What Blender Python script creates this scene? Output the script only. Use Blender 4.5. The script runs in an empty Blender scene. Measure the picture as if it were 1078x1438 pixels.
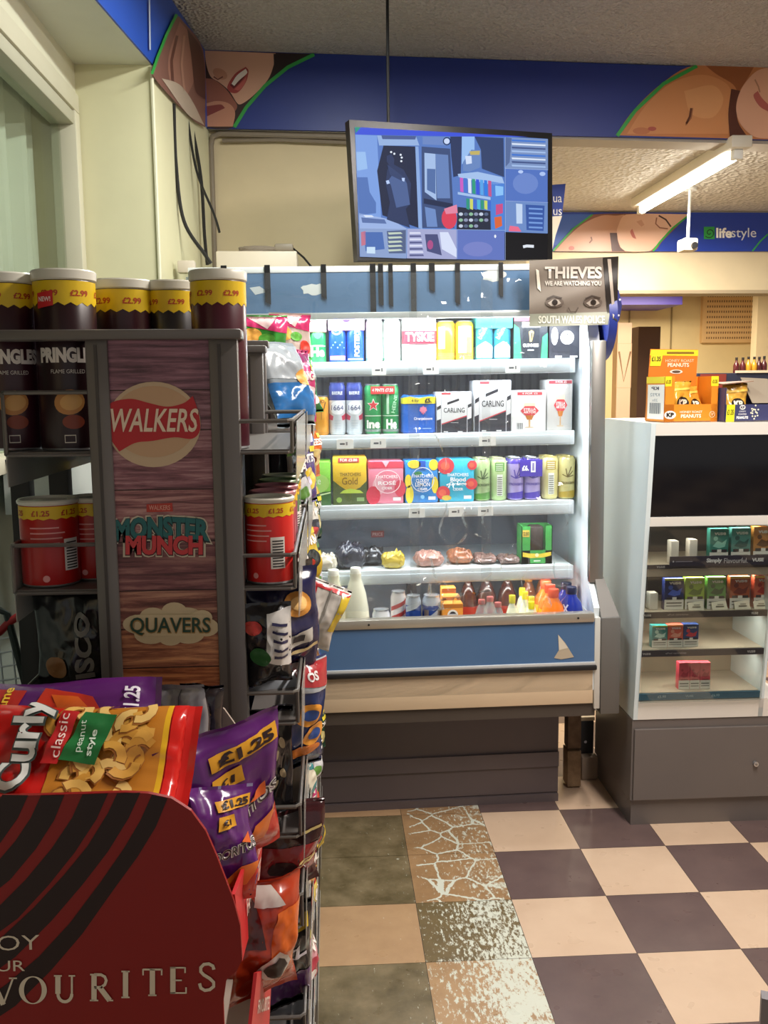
import bpy, bmesh, math, random
from mathutils import Vector, Matrix, noise
from mathutils.geometry import tessellate_polygon
PI = math.pi
SC = bpy.context.scene
COL = SC.collection
random.seed(7)
# ---------------------------------------------------------------- camera (fitted on the floor tiles)
YAW, PITCH, ROLL, FOC, CH = .0562, .1329, .0085, 1300., 1.6
IW, IH = 1078, 1438
_F = Vector((math.sin(YAW)*math.cos(PITCH), math.cos(YAW)*math.cos(PITCH), -math.sin(PITCH)))
_R = Vector((math.cos(YAW), -math.sin(YAW), 0))
_D = -_R.cross(_F)
_r = math.cos(ROLL)*_R + math.sin(ROLL)*_D
_d = -math.sin(ROLL)*_R + math.cos(ROLL)*_D
CAM = Vector((0, 0, CH))
def ray(x, y): return _F + (x-539)/FOC*_r + (y-719)/FOC*_d
def aty(x, y, Y): v = ray(x, y); return CAM + v*(Y/v.y)
def atx(x, y, X): v = ray(x, y); return CAM + v*(X/v.x)
def atz(x, y, Z): v = ray(x, y); return CAM + v*((Z-CH)/v.z)
cd = bpy.data.cameras.new('camera'); cam = bpy.data.objects.new('camera', cd); COL.objects.link(cam)
cd.sensor_fit = 'VERTICAL'; cd.sensor_height = 36; cd.lens = 36*FOC/IH; cd.clip_start = .02; cd.clip_end = 60
m = Matrix((_r, -_d, -_F)).transposed().to_4x4(); m.translation = CAM
cam.matrix_world = m
SC.camera = cam
# ---------------------------------------------------------------- materials
def hexc(h):
    h = h.lstrip('#'); o = []
    for i in (0, 2, 4):
        c = int(h[i:i+2], 16)/255
        o.append(c/12.92 if c <= .04045 else ((c+.055)/1.055)**2.4)
    return (*o, 1)
_M = {}
def mat(h, rough=.5, metal=0, var=.06, emit=0, alpha=None, bump=0, bscale=60, vscale=9, name=None, spec=.5):
    key = (h, rough, metal, var, emit, alpha, bump, bscale, vscale, spec)
    if key in _M: return _M[key]
    M = bpy.data.materials.new(name or ('surface_'+h.strip('#'))); M.use_nodes = True
    nt = M.node_tree; N = nt.nodes; b = N['Principled BSDF']; L = nt.links
    c = hexc(h)
    b.inputs['Base Color'].default_value = c; b.inputs['Roughness'].default_value = rough
    b.inputs['Metallic'].default_value = metal; b.inputs['Specular IOR Level'].default_value = spec
    if var and not emit:
        tc = N.new('ShaderNodeTexCoord'); nz = N.new('ShaderNodeTexNoise'); nz.inputs['Scale'].default_value = vscale; nz.inputs['Detail'].default_value = 3
        L.new(tc.outputs['Object'], nz.inputs['Vector'])
        mx = N.new('ShaderNodeMix'); mx.data_type = 'RGBA'
        mx.inputs['A'].default_value = tuple(x*(1-var) for x in c[:3])+(1,)
        mx.inputs['B'].default_value = tuple(min(1, x*(1+var)+var*.02) for x in c[:3])+(1,)
        L.new(nz.outputs['Fac'], mx.inputs['Factor']); L.new(mx.outputs['Result'], b.inputs['Base Color'])
    if bump:
        tc = N.new('ShaderNodeTexCoord'); nz = N.new('ShaderNodeTexNoise'); nz.inputs['Scale'].default_value = bscale; nz.inputs['Detail'].default_value = 4
        L.new(tc.outputs['Object'], nz.inputs['Vector'])
        bp = N.new('ShaderNodeBump'); bp.inputs['Strength'].default_value = bump; bp.inputs['Distance'].default_value = .01
        L.new(nz.outputs['Fac'], bp.inputs['Height']); L.new(bp.outputs['Normal'], b.inputs['Normal'])
    if emit:
        b.inputs['Base Color'].default_value = (.01, .01, .012, 1); b.inputs['Emission Color'].default_value = c; b.inputs['Emission Strength'].default_value = emit
    if alpha is not None:
        b.inputs['Alpha'].default_value = alpha
    _M[key] = M
    return M
def clearmat(name, tint, refl, rough=.05, milk=0.0, milkcol='#ffffff', mul=.5):
    """thin clear sheet: passes light, a little gloss, a little haze"""
    if name in _M: return _M[name]
    M = bpy.data.materials.new(name); M.use_nodes = True
    nt = M.node_tree; N = nt.nodes; L = nt.links; N.clear()
    out = N.new('ShaderNodeOutputMaterial'); tr = N.new('ShaderNodeBsdfTransparent'); gl = N.new('ShaderNodeBsdfGlossy'); df = N.new('ShaderNodeBsdfDiffuse')
    tr.inputs['Color'].default_value = hexc(tint); gl.inputs['Roughness'].default_value = rough
    df.inputs['Color'].default_value = hexc(milkcol)
    lw = N.new('ShaderNodeLayerWeight'); lw.inputs['Blend'].default_value = .35
    mp = N.new('ShaderNodeMath'); mp.operation = 'MULTIPLY_ADD'; mp.inputs[1].default_value = mul; mp.inputs[2].default_value = refl
    L.new(lw.outputs['Fresnel'], mp.inputs[0])
    m1 = N.new('ShaderNodeMixShader'); m2 = N.new('ShaderNodeMixShader')
    m1.inputs[0].default_value = milk
    L.new(tr.outputs[0], m1.inputs[1]); L.new(df.outputs[0], m1.inputs[2])
    L.new(mp.outputs[0], m2.inputs[0]); L.new(m1.outputs[0], m2.inputs[1]); L.new(gl.outputs[0], m2.inputs[2])
    L.new(m2.outputs[0], out.inputs['Surface'])
    _M[name] = M
    return M
def P(h): return mat(h, .42, 0, 0)                  # printed ink
def FO(h): return mat(h, .2, 0, .05, spec=.7)         # glossy film of snack bags
STEEL = mat('#9a9894', .35, .85, .08); WHITE = mat('#e8ebe8', .35); BLACK = mat('#101012', .4); DGREY = mat('#4d4746', .5)
ALU = mat('#c9ccd0', .3, .9); WIRE = mat('#75716d', .4, .5)
# ---------------------------------------------------------------- 2D art
_TX = {}
def text_tris(s, bold=0.0, res=3):
    k = (s, bold, res)
    if k in _TX: return _TX[k]
    c = bpy.data.curves.new('t', 'FONT'); c.body = s; c.offset = bold; c.resolution_u = res; c.fill_mode = 'FRONT'
    o = bpy.data.objects.new('t', c); me = bpy.data.meshes.new_from_object(o)
    me.calc_loop_triangles()
    V = [(v.co.x, v.co.y) for v in me.vertices]; T = [tuple(V[i] for i in t.vertices) for t in me.loop_triangles]
    xs = [v[0] for v in V] or [0, 1]; ys = [v[1] for v in V] or [0, 1]
    r = (T, min(xs), max(xs), min(ys), max(ys))
    bpy.data.objects.remove(o); bpy.data.curves.remove(c); bpy.data.meshes.remove(me)
    _TX[k] = r
    return r
def tess(pts):
    P3 = [Vector((p[0], p[1], 0)) for p in pts]
    return [tuple(pts[i] for i in t) for t in tessellate_polygon([P3])]
def split(tris, ml):
    out, st = [], list(tris)
    while st:
        a, b, c = st.pop()
        d = [math.hypot(a[0]-b[0], a[1]-b[1]), math.hypot(b[0]-c[0], b[1]-c[1]), math.hypot(c[0]-a[0], c[1]-a[1])]
        k = max(range(3), key=lambda i: d[i])
        if d[k] <= ml or len(out) > 20000: out.append((a, b, c)); continue
        t = [a, b, c]; p, q, r = t[k], t[(k+1) % 3], t[(k+2) % 3]
        mm = ((p[0]+q[0])/2, (p[1]+q[1])/2)
        st += [(p, mm, r), (mm, q, r)]
    return out
def ell(u, v, ru, rv=None, n=20, a0=0, a1=2*PI, rot=0):
    rv = rv or ru; o = []
    full = abs(a1-a0-2*PI) < 1e-6
    for i in range(n if full else n+1):
        a = a0+(a1-a0)*i/n; x, y = ru*math.cos(a), rv*math.sin(a)
        o.append((u+x*math.cos(rot)-y*math.sin(rot), v+x*math.sin(rot)+y*math.cos(rot)))
    return o
def rect(u0, v0, u1, v1): return [(u0, v0), (u1, v0), (u1, v1), (u0, v1)]
def star(u, v, r, r2=None, n=5, rot=PI/2):
    r2 = r2 or r*.4
    return [(u+(r if i % 2 == 0 else r2)*math.cos(rot+i*PI/n), v+(r if i % 2 == 0 else r2)*math.sin(rot+i*PI/n)) for i in range(2*n)]
def smc(pts, n=5, sharp=1.75):
    """closed outline through the points, rounded except at its sharp corners"""
    N_ = len(pts); tg = []; o = []
    for i in range(N_):
        a, b, c = pts[i-1], pts[i], pts[(i+1) % N_]
        v1 = (b[0]-a[0], b[1]-a[1]); v2 = (c[0]-b[0], c[1]-b[1]); l1, l2 = math.hypot(*v1) or 1, math.hypot(*v2) or 1
        ang = math.acos(max(-1, min(1, (v1[0]*v2[0]+v1[1]*v2[1])/l1/l2)))
        tg.append(None if ang > sharp-.5 else ((c[0]-a[0])/2, (c[1]-a[1])/2))
    for i in range(N_):
        p, q = pts[i], pts[(i+1) % N_]; d = (q[0]-p[0], q[1]-p[1])
        t0 = tg[i] or d; t1 = tg[(i+1) % N_] or d
        k = math.hypot(*d); 
        def lim(t): l = math.hypot(*t) or 1; f = min(1, k*1.1/l); return (t[0]*f, t[1]*f)
        t0, t1 = lim(t0), lim(t1)
        for s_ in range(n):
            t = s_/n; h1, h2, h3, h4 = 2*t**3-3*t*t+1, t**3-2*t*t+t, -2*t**3+3*t*t, t**3-t*t
            o.append((h1*p[0]+h2*t0[0]+h3*q[0]+h4*t1[0], h1*p[1]+h2*t0[1]+h3*q[1]+h4*t1[1]))
    return o
class MB:
    def __init__(s): s.bm = bmesh.new(); s.mats = []; s.map = None; s.ml = None; s.h = 0
    def mi(s, m):
        if m not in s.mats: s.mats.append(m)
        return s.mats.index(m)
    def face(s, pts, m):
        vs = [s.bm.verts.new(p) for p in pts]
        f = s.bm.faces.new(vs); f.material_index = s.mi(m); return f
    def box(s, x0, x1, y0, y1, z0, z1, m, bev=0, seg=2, M=None):
        mt = Matrix.Translation(((x0+x1)/2, (y0+y1)/2, (z0+z1)/2)) @ Matrix.Diagonal((abs(x1-x0), abs(y1-y0), abs(z1-z0), 1))
        if M is not None: mt = M @ mt
        n0 = set(s.bm.faces)
        g = bmesh.ops.create_cube(s.bm, size=1, matrix=mt)
        if bev:
            es = list({e for v in g['verts'] for e in v.link_edges})
            bmesh.ops.bevel(s.bm, geom=es, offset=bev, segments=seg, profile=.5, affect='EDGES')
        i = s.mi(m)
        for f in s.bm.faces:
            if f not in n0: f.material_index = i
        return s
    def hexa(s, pts, m):
        """8 corners: 4 bottom, 4 top (same order)"""
        v = [s.bm.verts.new(p) for p in pts]; i = s.mi(m)
        for q in ((3, 2, 1, 0), (4, 5, 6, 7), (0, 1, 5, 4), (1, 2, 6, 5), (2, 3, 7, 6), (3, 0, 4, 7)):
            s.bm.faces.new([v[k] for k in q]).material_index = i
    def prism(s, pts, d, m, mside=None):
        """flat outline (3D points) pushed along vector d"""
        d = Vector(d); a = [s.bm.verts.new(p) for p in pts]; b = [s.bm.verts.new(Vector(p)+d) for p in pts]; i = s.mi(m); j = s.mi(mside or m)
        s.bm.faces.new(a).material_index = i; s.bm.faces.new(b[::-1]).material_index = i
        for k in range(len(a)):
            l = (k+1) % len(a); s.bm.faces.new((a[l], a[k], b[k], b[l])).material_index = j
    def lathe(s, prof, c, m, n=24, mats=None, M=None):
        c = Vector(c); rows = []
        for (r, z) in prof:
            rr = max(r, 1e-5)
            pts = [c+Vector((rr*math.cos(2*PI*k/n), rr*math.sin(2*PI*k/n), z)) for k in range(n)]
            if M is not None: pts = [M @ p for p in pts]
            rows.append([s.bm.verts.new(p) for p in pts])
        for i in range(len(rows)-1):
            k2 = s.mi(mats[i] if mats else m)
            for k in range(n):
                l = (k+1) % n
                s.bm.faces.new((rows[i][k], rows[i][l], rows[i+1][l], rows[i+1][k])).material_index = k2
        s.bm.faces.new(rows[0][::-1]).material_index = s.mi(mats[0] if mats else m)
        s.bm.faces.new(rows[-1]).material_index = s.mi(mats[-1] if mats else m)
    def tube(s, pts, r, m, n=6, closed=False):
        pts = [Vector(p) for p in pts]; rings = []; N_ = len(pts); ref = None
        for i, p in enumerate(pts):
            a = pts[i-1] if (i > 0 or closed) else p; b = pts[(i+1) % N_] if (i < N_-1 or closed) else p
            t = (b-a).normalized() if (b-a).length > 1e-9 else Vector((0, 0, 1))
            if ref is None: ref = t.orthogonal().normalized()
            ref = (ref - t*ref.dot(t)); ref = ref.normalized() if ref.length > 1e-6 else t.orthogonal().normalized()
            w = t.cross(ref)
            rings.append([s.bm.verts.new(p+r*(math.cos(2*PI*k/n)*ref+math.sin(2*PI*k/n)*w)) for k in range(n)])
        i_ = s.mi(m)
        for i in range(N_ if closed else N_-1):
            A, B = rings[i], rings[(i+1) % N_]
            for k in range(n): s.bm.faces.new((A[k], A[(k+1) % n], B[(k+1) % n], B[k])).material_index = i_
        if not closed:
            s.bm.faces.new(rings[0][::-1]).material_index = i_; s.bm.faces.new(rings[-1]).material_index = i_
    # --- printed shapes, mapped on a surface
    def on(s, mp, ml=None, h=.0004): s.map = mp; s.ml = ml; s.h = h; return s
    def tris(s, T, m, h=None):
        h = s.h if h is None else h
        if s.ml: T = split(T, s.ml)
        i = s.mi(m); cache = {}
        def vt(p):
            k = (round(p[0], 6), round(p[1], 6))
            if k not in cache: cache[k] = s.bm.verts.new(s.map(p[0], p[1], h))
            return cache[k]
        for t in T:
            v = [vt(p) for p in t]
            if len(set(v)) == 3:
                try: s.bm.faces.new(v).material_index = i
                except ValueError: pass
    def poly(s, pts, m, lay=1): s.tris(tess(pts), m if not isinstance(m, str) else P(m), s.h*lay)
    def stroke(s, pts, w, m, lay=1, closed=False):
        T = []; n = len(pts); L_, R_ = [], []
        for i in range(n):
            a = pts[i-1] if (i > 0 or closed) else pts[i]; b = pts[(i+1) % n] if (i < n-1 or closed) else pts[i]
            dx, dy = b[0]-a[0], b[1]-a[1]; l = math.hypot(dx, dy) or 1; nx, ny = -dy/l*w/2, dx/l*w/2
            L_.append((pts[i][0]+nx, pts[i][1]+ny)); R_.append((pts[i][0]-nx, pts[i][1]-ny))
        for i in range(n if closed else n-1):
            j = (i+1) % n; T += [(L_[i], R_[i], R_[j]), (L_[i], R_[j], L_[j])]
        s.tris(T, m if not isinstance(m, str) else P(m), s.h*lay)
    def text(s, st, u, v, w=None, ht=None, m='#ffffff', lay=2, bold=.0, rot=0, flip=1, align='C', skew=0, bend=None):
        """text in a box centred at u,v: width w and/or height ht; flip=-1 when v runs downwards"""
        T, x0, x1, y0, y1 = text_tris(st, bold)
        W = max(x1-x0, 1e-6); Hh = max(y1-y0, 1e-6)
        sx = w/W if w else ht/Hh; sy = ht/Hh if ht else sx
        ax = {'C': (x0+x1)/2, 'L': x0, 'R': x1}[align]; cy = (y0+y1)/2; c_, s_ = math.cos(rot), math.sin(rot)
        out = []
        for t in T:
            q = []
            for p in t:
                a = (p[0]-ax)*sx; b = (p[1]-cy)*sy; a += skew*b
                if bend: b += bend*a*a
                b *= flip
                q.append((u+a*c_-b*s_, v+a*s_+b*c_))
            out.append(tuple(q))
        s.tris(out, m if not isinstance(m, str) else P(m), s.h*lay)
    def build(s, name, parent=None, smooth=True, loc=None, ang=40):
        me = bpy.data.meshes.new(name)
        if smooth: bmesh.ops.recalc_face_normals(s.bm, faces=[f for f in s.bm.faces])
        if loc is not None: bmesh.ops.translate(s.bm, verts=s.bm.verts, vec=-Vector(loc))
        s.bm.to_mesh(me); s.bm.free()
        for m_ in s.mats: me.materials.append(m_)
        if smooth:
            me.shade_smooth(); me.set_sharp_from_angle(angle=math.radians(ang))
        o = bpy.data.objects.new(name, me); COL.objects.link(o)
        if loc is not None: o.location = loc
        if parent: o.parent = parent
        return o
def tag(o, label, cat, group=None, kind=None):
    o['label'] = label; o['category'] = cat
    if group: o['group'] = group
    if kind: o['kind'] = kind
    return o
def thing(name, label, cat, loc=(0, 0, 0), rotz=0, group=None):
    o = bpy.data.objects.new(name, None); COL.objects.link(o); o.empty_display_size = .05
    o.location = loc; o.rotation_euler = (0, 0, rotz)
    return tag(o, label, cat, group)
def struct(o): o['kind'] = 'structure'; return o
def dup(o, parent=None, loc=None, rotz=None):
    c = o.copy(); COL.objects.link(c)
    if parent: c.parent = parent
    if loc is not None: c.location = loc
    if rotz is not None: c.rotation_euler = (0, 0, rotz)
    for ch in list(o.children): dup(ch, c)
    return c
def plane_map(o, U, V):
    o, U, V = Vector(o), Vector(U), Vector(V); N = U.cross(V).normalized()
    return lambda u, v, h: o+U*u+V*v+N*h
def front(x, y, z): return plane_map((x, y, z), (1, 0, 0), (0, 0, 1))    # faces -Y
def picmap(Y): return lambda u, v, h: aty(u, v, Y)+Vector((0, -h, 0))   # a wall parallel to the shop's back wall
def cylmap(r, c=(0, 0, 0), a0=0): return lambda u, v, h: Vector((c[0]+(r+h)*math.sin(u/r+a0), c[1]-(r+h)*math.cos(u/r+a0), c[2]+v))
# ================================================================ THE ROOM
def picplane(p0, Nn):
    p0 = Vector(p0); Nn = Vector(Nn).normalized()
    def f(u, v, h):
        w = ray(u, v); t = (p0-CAM).dot(Nn)/w.dot(Nn); return CAM+w*t-Nn*h*(1 if w.dot(Nn) > 0 else -1)
    return f
# ---- floor: one face per tile
TS, TX0, TY0 = .302, .5436, 3.3066
def floor_mat(name, a, b, scale):
    M = mat(a, .28, 0, 0, name=name); nt = M.node_tree; N = nt.nodes; L = nt.links; bs = N['Principled BSDF']
    tc = N.new('ShaderNodeTexCoord'); n1 = N.new('ShaderNodeTexNoise'); n1.inputs['Scale'].default_value = scale; n1.inputs['Detail'].default_value = 8; n1.inputs['Roughness'].default_value = .65
    L.new(tc.outputs['Object'], n1.inputs['Vector'])
    rp = N.new('ShaderNodeValToRGB'); rp.color_ramp.elements[0].color = hexc(a); rp.color_ramp.elements[1].color = hexc(b); rp.color_ramp.elements[0].position = .3; rp.color_ramp.elements[1].position = .7
    L.new(n1.outputs['Fac'], rp.inputs['Fac']); L.new(rp.outputs['Color'], bs.inputs['Base Color'])
    n2 = N.new('ShaderNodeTexNoise'); n2.inputs['Scale'].default_value = 14
    L.new(tc.outputs['Object'], n2.inputs['Vector'])
    mr = N.new('ShaderNodeMapRange'); mr.inputs['To Min'].default_value = .2; mr.inputs['To Max'].default_value = .42
    L.new(n2.outputs['Fac'], mr.inputs['Value']); L.new(mr.outputs['Result'], bs.inputs['Roughness'])
    return M
T_CREAM = floor_mat('floor_cream_tile', '#c7ab92', '#d1b69d', 5)
T_BROWN = floor_mat('floor_brown_tile', '#5b4a49', '#6a5754', 6)
def worn_mat(name, a, b, crack, speck, patch):
    """worn vinyl: brown backing with white adhesive left on it"""
    M = floor_mat(name, a, b, 9); nt = M.node_tree; N = nt.nodes; L = nt.links; bs = N['Principled BSDF']
    src = bs.inputs['Base Color'].links[0].from_socket
    tc = N.new('ShaderNodeTexCoord'); sx = N.new('ShaderNodeSeparateXYZ'); L.new(tc.outputs['Object'], sx.inputs[0])
    def math_(op, a_, b_=None, clamp=False):
        n = N.new('ShaderNodeMath'); n.operation = op; n.use_clamp = clamp
        for k, s_ in enumerate((a_, b_)):
            if s_ is None: continue
            if isinstance(s_, (int, float)): n.inputs[k].default_value = s_
            else: L.new(s_, n.inputs[k])
        return n.outputs[0]
    # how near to the edge of the good tiles
    zx = N.new('ShaderNodeMapRange'); zx.inputs['From Min'].default_value = .12; zx.inputs['From Max'].default_value = .46; L.new(sx.outputs['X'], zx.inputs['Value'])
    big = N.new('ShaderNodeTexNoise'); big.inputs['Scale'].default_value = 5; big.inputs['Detail'].default_value = 3; L.new(tc.outputs['Object'], big.inputs['Vector'])
    fine = N.new('ShaderNodeTexNoise'); fine.inputs['Scale'].default_value = 60; fine.inputs['Detail'].default_value = 5; fine.inputs['Roughness'].default_value = .7
    mp = N.new('ShaderNodeMapping'); mp.inputs['Scale'].default_value = (1.5, .6, 1); L.new(tc.outputs['Object'], mp.inputs['Vector']); L.new(mp.outputs[0], fine.inputs['Vector'])
    z = math_('MULTIPLY', zx.outputs[0], math_('ADD', big.outputs['Fac'], .45))
    amt = math_('MULTIPLY', z, speck)
    thr = math_('SUBTRACT', .66, math_('MULTIPLY', amt, .165))
    sp = math_('MULTIPLY', math_('SUBTRACT', fine.outputs['Fac'], thr), 16, True)
    pn = N.new('ShaderNodeTexNoise'); pn.inputs['Scale'].default_value = 8; pn.inputs['Detail'].default_value = 7; pn.inputs['Roughness'].default_value = .75; L.new(tc.outputs['Object'], pn.inputs['Vector'])
    pt = math_('MULTIPLY', math_('SUBTRACT', math_('MULTIPLY', pn.outputs['Fac'], math_('ADD', zx.outputs[0], .1)), .62-patch), 18, True)
    vo = N.new('ShaderNodeTexVoronoi'); vo.feature = 'DISTANCE_TO_EDGE'; vo.inputs['Scale'].default_value = 8; vo.inputs['Randomness'].default_value = .75
    wv = N.new('ShaderNodeVectorMath'); wv.operation = 'MULTIPLY_ADD'; L.new(pn.outputs['Color'], wv.inputs[0]); wv.inputs[1].default_value = (.05, .05, 0); L.new(tc.outputs['Object'], wv.inputs[2]); L.new(wv.outputs[0], vo.inputs['Vector'])
    ck = math_('MULTIPLY', math_('LESS_THAN', vo.outputs['Distance'], crack), math_('GREATER_THAN', math_('MULTIPLY', zx.outputs[0], math_('ADD', fine.outputs['Fac'], .45)), .42))
    w = math_('MAXIMUM', math_('MAXIMUM', sp, pt), ck, True)
    mx = N.new('ShaderNodeMix'); mx.data_type = 'RGBA'; L.new(w, mx.inputs['Factor']); L.new(src, mx.inputs['A']); mx.inputs['B'].default_value = hexc('#cdd0c2')
    L.new(mx.outputs['Result'], bs.inputs['Base Color'])
    return M
W_TANC = worn_mat('floor_worn_cracked', '#8d6e4d', '#a5835e', .026, .75, .0)
W_OLIVEW = worn_mat('floor_worn_dark_white', '#5f5138', '#786746', .0, 1.3, .05)
W_TANW = worn_mat('floor_worn_tan_white', '#9b7b58', '#b08f6a', .0, 1.5, .08)
W_OLIVE = worn_mat('floor_worn_dark', '#4f452c', '#85765a', .02, .8, -.1)
W_TAN = worn_mat('floor_worn_tan', '#a58463', '#b4936f', .0, .2, -.2)
fb = MB(); gap = .0008
for i in range(-5, 12):
    for j in range(-16, 17):
        x, y = TX0+i*TS, TY0+j*TS
        M = T_CREAM if (i+j) % 2 else T_BROWN
        if i == -1 and j <= -1: M = {-1: W_TANC, -2: W_TANC, -3: W_OLIVEW, -4: W_TANW}.get(j, W_TANW)
        if i <= -2 and j <= -1: M = {-1: W_OLIVE, -2: W_OLIVE, -3: W_TAN, -4: W_OLIVE}.get(j, W_OLIVE if j % 2 == 0 else W_TAN)
        if i in (-1, -2) and j == 0: M = W_TANC if i == -1 else W_TAN
        fb.face([(x+gap, y+gap, 0), (x+TS-gap, y+gap, 0), (x+TS-gap, y+TS-gap, 0), (x+gap, y+TS-gap, 0)], M)
fb.box(-1, 4.3, -1.6, 8.4, -.06, -.0012, mat('#3a322c', .7))
struct(fb.build('floor', smooth=False))

PLAST = lambda h, **k: mat(h, .75, 0, .05, **k)
# ---- ceilings (rough stippled)
def ceil_mat(name, a, b, sc, st):
    M = mat(a, .7, 0, 0, name=name); nt = M.node_tree; N = nt.nodes; L = nt.links; bs = N['Principled BSDF']
    tc = N.new('ShaderNodeTexCoord'); vo = N.new('ShaderNodeTexVoronoi'); vo.inputs['Scale'].default_value = sc; nz = N.new('ShaderNodeTexNoise'); nz.inputs['Scale'].default_value = sc*.7; nz.inputs['Detail'].default_value = 4
    L.new(tc.outputs['Object'], vo.inputs['Vector']); L.new(tc.outputs['Object'], nz.inputs['Vector'])
    ad = N.new('ShaderNodeMath'); ad.operation = 'MULTIPLY'; L.new(vo.outputs['Distance'], ad.inputs[0]); L.new(nz.outputs['Fac'], ad.inputs[1])
    bp = N.new('ShaderNodeBump'); bp.inputs['Strength'].default_value = st; bp.inputs['Distance'].default_value = .02; L.new(ad.outputs[0], bp.inputs['Height']); L.new(bp.outputs[0], bs.inputs['Normal'])
    mx = N.new('ShaderNodeMix'); mx.data_type = 'RGBA'; mx.inputs['A'].default_value = hexc(a); mx.inputs['B'].default_value = hexc(b); L.new(nz.outputs['Fac'], mx.inputs['Factor']); L.new(mx.outputs['Result'], bs.inputs['Base Color'])
    return M
CEIL = ceil_mat('ceiling_stipple', '#98938f', '#c0bbb7', 70, 1.3)
CEIL2 = ceil_mat('ceiling_far_stipple', '#bdb8ae', '#d3cec4', 42, 1.2)
def zc(x): return 2.965-.019*(x+.49)
b = MB()
b.hexa([(-1, -1.6, zc(-1)), (4.2, -1.6, zc(4.2)), (4.2, 4.03, zc(4.2)), (-1, 4.03, zc(-1)), (-1, -1.6, 3.1), (4.2, -1.6, 3.1), (4.2, 4.03, 3.1), (-1, 4.03, 3.1)], CEIL)
struct(b.build('ceiling', smooth=False))
b = MB(); b.box(.6, 4.2, 4.14, 8.4, 2.64, 2.75, CEIL2); struct(b.build('ceiling_far', smooth=False))
# ---- walls
WX = -.82
CREAM = PLAST('#d8cfae'); CREAMG = PLAST('#c9c2aa'); SILLW = PLAST('#b9c4bb')
b = MB()
b.box(-1, WX, -1.6, 8, 0, 1.43, SILLW); b.box(-1, WX, -1.6, 8, 2.56, 3.05, PLAST('#d9d6c0')); b.box(-1, WX, 3.24, 8, 1.43, 2.56, CREAM); b.box(-1, WX, -1.6, .6, 1.43, 2.56, CREAM)
struct(b.build('wall_left', smooth=False))
b = MB(); b.box(-.82, .85, 4.05, 4.15, 0, 2.68, PLAST('#d9c8a4')); struct(b.build('wall_back', smooth=False))
# pillar by the window (slightly splayed)
def bx(Y): return -.489-.11*(4.0-Y)
b = MB()
b.prism([(WX, 3.25, 0), (bx(3.25), 3.25, 0), (bx(4.05), 4.05, 0), (WX, 4.05, 0)], (0, 0, 2.66), PLAST('#dcd8b4'))
o = struct(b.build('wall_pillar', smooth=False))
b = MB(); b.tube([(bx(3.25)+.002, 3.246, 1.2), (bx(3.25)+.002, 3.246, 2.655)], .006, PLAST('#e9e6cc')); struct(b.build('trim_1'))
# dropped bulkhead along the left wall and over the chiller
b = MB()
b.prism([(WX, -1.6, 2.66), (bx(-1.6), -1.6, 2.66), (bx(4.0), 4.0, 2.66), (WX, 4.0, 2.66)], (0, 0, .34), PLAST('#d3d4c4'))
struct(b.build('wall_left_bulkhead', smooth=False))
b = MB()
b.hexa([(-.82, 4.015, 2.668), (4.2, 4.015, 2.572), (4.2, 4.14, 2.572), (-.82, 4.14, 2.668), (-.82, 4.015, 3.05), (4.2, 4.015, 3.05), (4.2, 4.14, 3.05), (-.82, 4.14, 3.05)], PLAST('#a79f93'))
struct(b.build('wall_back_bulkhead', smooth=False))
b = MB(); b.box(.6, 4.2, 5.66, 5.8, 2.17, 2.7, PLAST('#d9cbab')); b.box(.6, 4.2, 5.635, 5.82, 2.155, 2.175, PLAST('#a99a80')); struct(b.build('wall_far_lintel', smooth=False))
b = MB(); b.box(.6, 4.2, 8.2, 8.3, 0, 2.7, PLAST('#e6d3a4')); struct(b.build('wall_far', smooth=False))
b = MB(); b.box(4.0, 4.2, -1.6, 8.3, 0, 3.05, PLAST('#d9d0ba')); struct(b.build('wall_right', smooth=False))
b = MB(); b.box(.6, .84, 4.16, 8.2, 0, 2.7, PLAST('#d9c9a0')); struct(b.build('wall_store_side', smooth=False))
# ---- window with its net curtain
wb = MB(); FR = PLAST('#cfcab4')
wb.box(WX-.07, WX+.012, .6, 3.24, 2.5, 2.56, FR, .004); wb.box(WX-.07, WX+.006, .6, 3.24, 2.455, 2.497, PLAST('#b7b4a0'), .004)
wb.box(WX-.07, WX+.012, 3.185, 3.24, 1.43, 2.5, FR, .004); wb.box(WX-.07, WX+.03, .6, 3.24, 1.40, 1.44, FR, .004); wb.box(WX-.07, WX+.012, .6, .66, 1.43, 2.5, FR, .004)
wo = struct(wb.build('window_1'))
g = MB(); g.box(WX-.045, WX-.039, .66, 3.19, 1.44, 2.46, clearmat('window_glass', '#eef2ee', .0, .02, mul=.22)); g.build('pane', wo, smooth=False)
cb = MB(); CUR = mat('#e6eade', .8, 0, .06); n = 90; z0, z1 = 1.3, 2.6
for k in range(n):
    def q(k): t = k/n; return (WX-.16+.028*math.sin(t*62)+.012*math.sin(t*23+1), 2.05+t*1.25)
    a, c = q(k), q(k+1)
    cb.face([(a[0], a[1], z0), (c[0], c[1], z0), (c[0], c[1], z1), (a[0], a[1], z1)], CUR)
o = cb.build('curtain'); tag(o, 'pale green net curtain hanging behind the window glass', 'curtain')
for y_ in (): pass
b = MB(); b.box(-1.5, -1.45, -1.6, 4, 0, 3, PLAST('#59625c')); struct(b.build('wall_outside', smooth=False))
# ---- printed fascia banners
NAVY = P('#26398a'); GREEN = P('#36a64a')
def board(b, pts, N_, m, t=.012): b.prism(pts, Vector(N_)*t, m)
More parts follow.
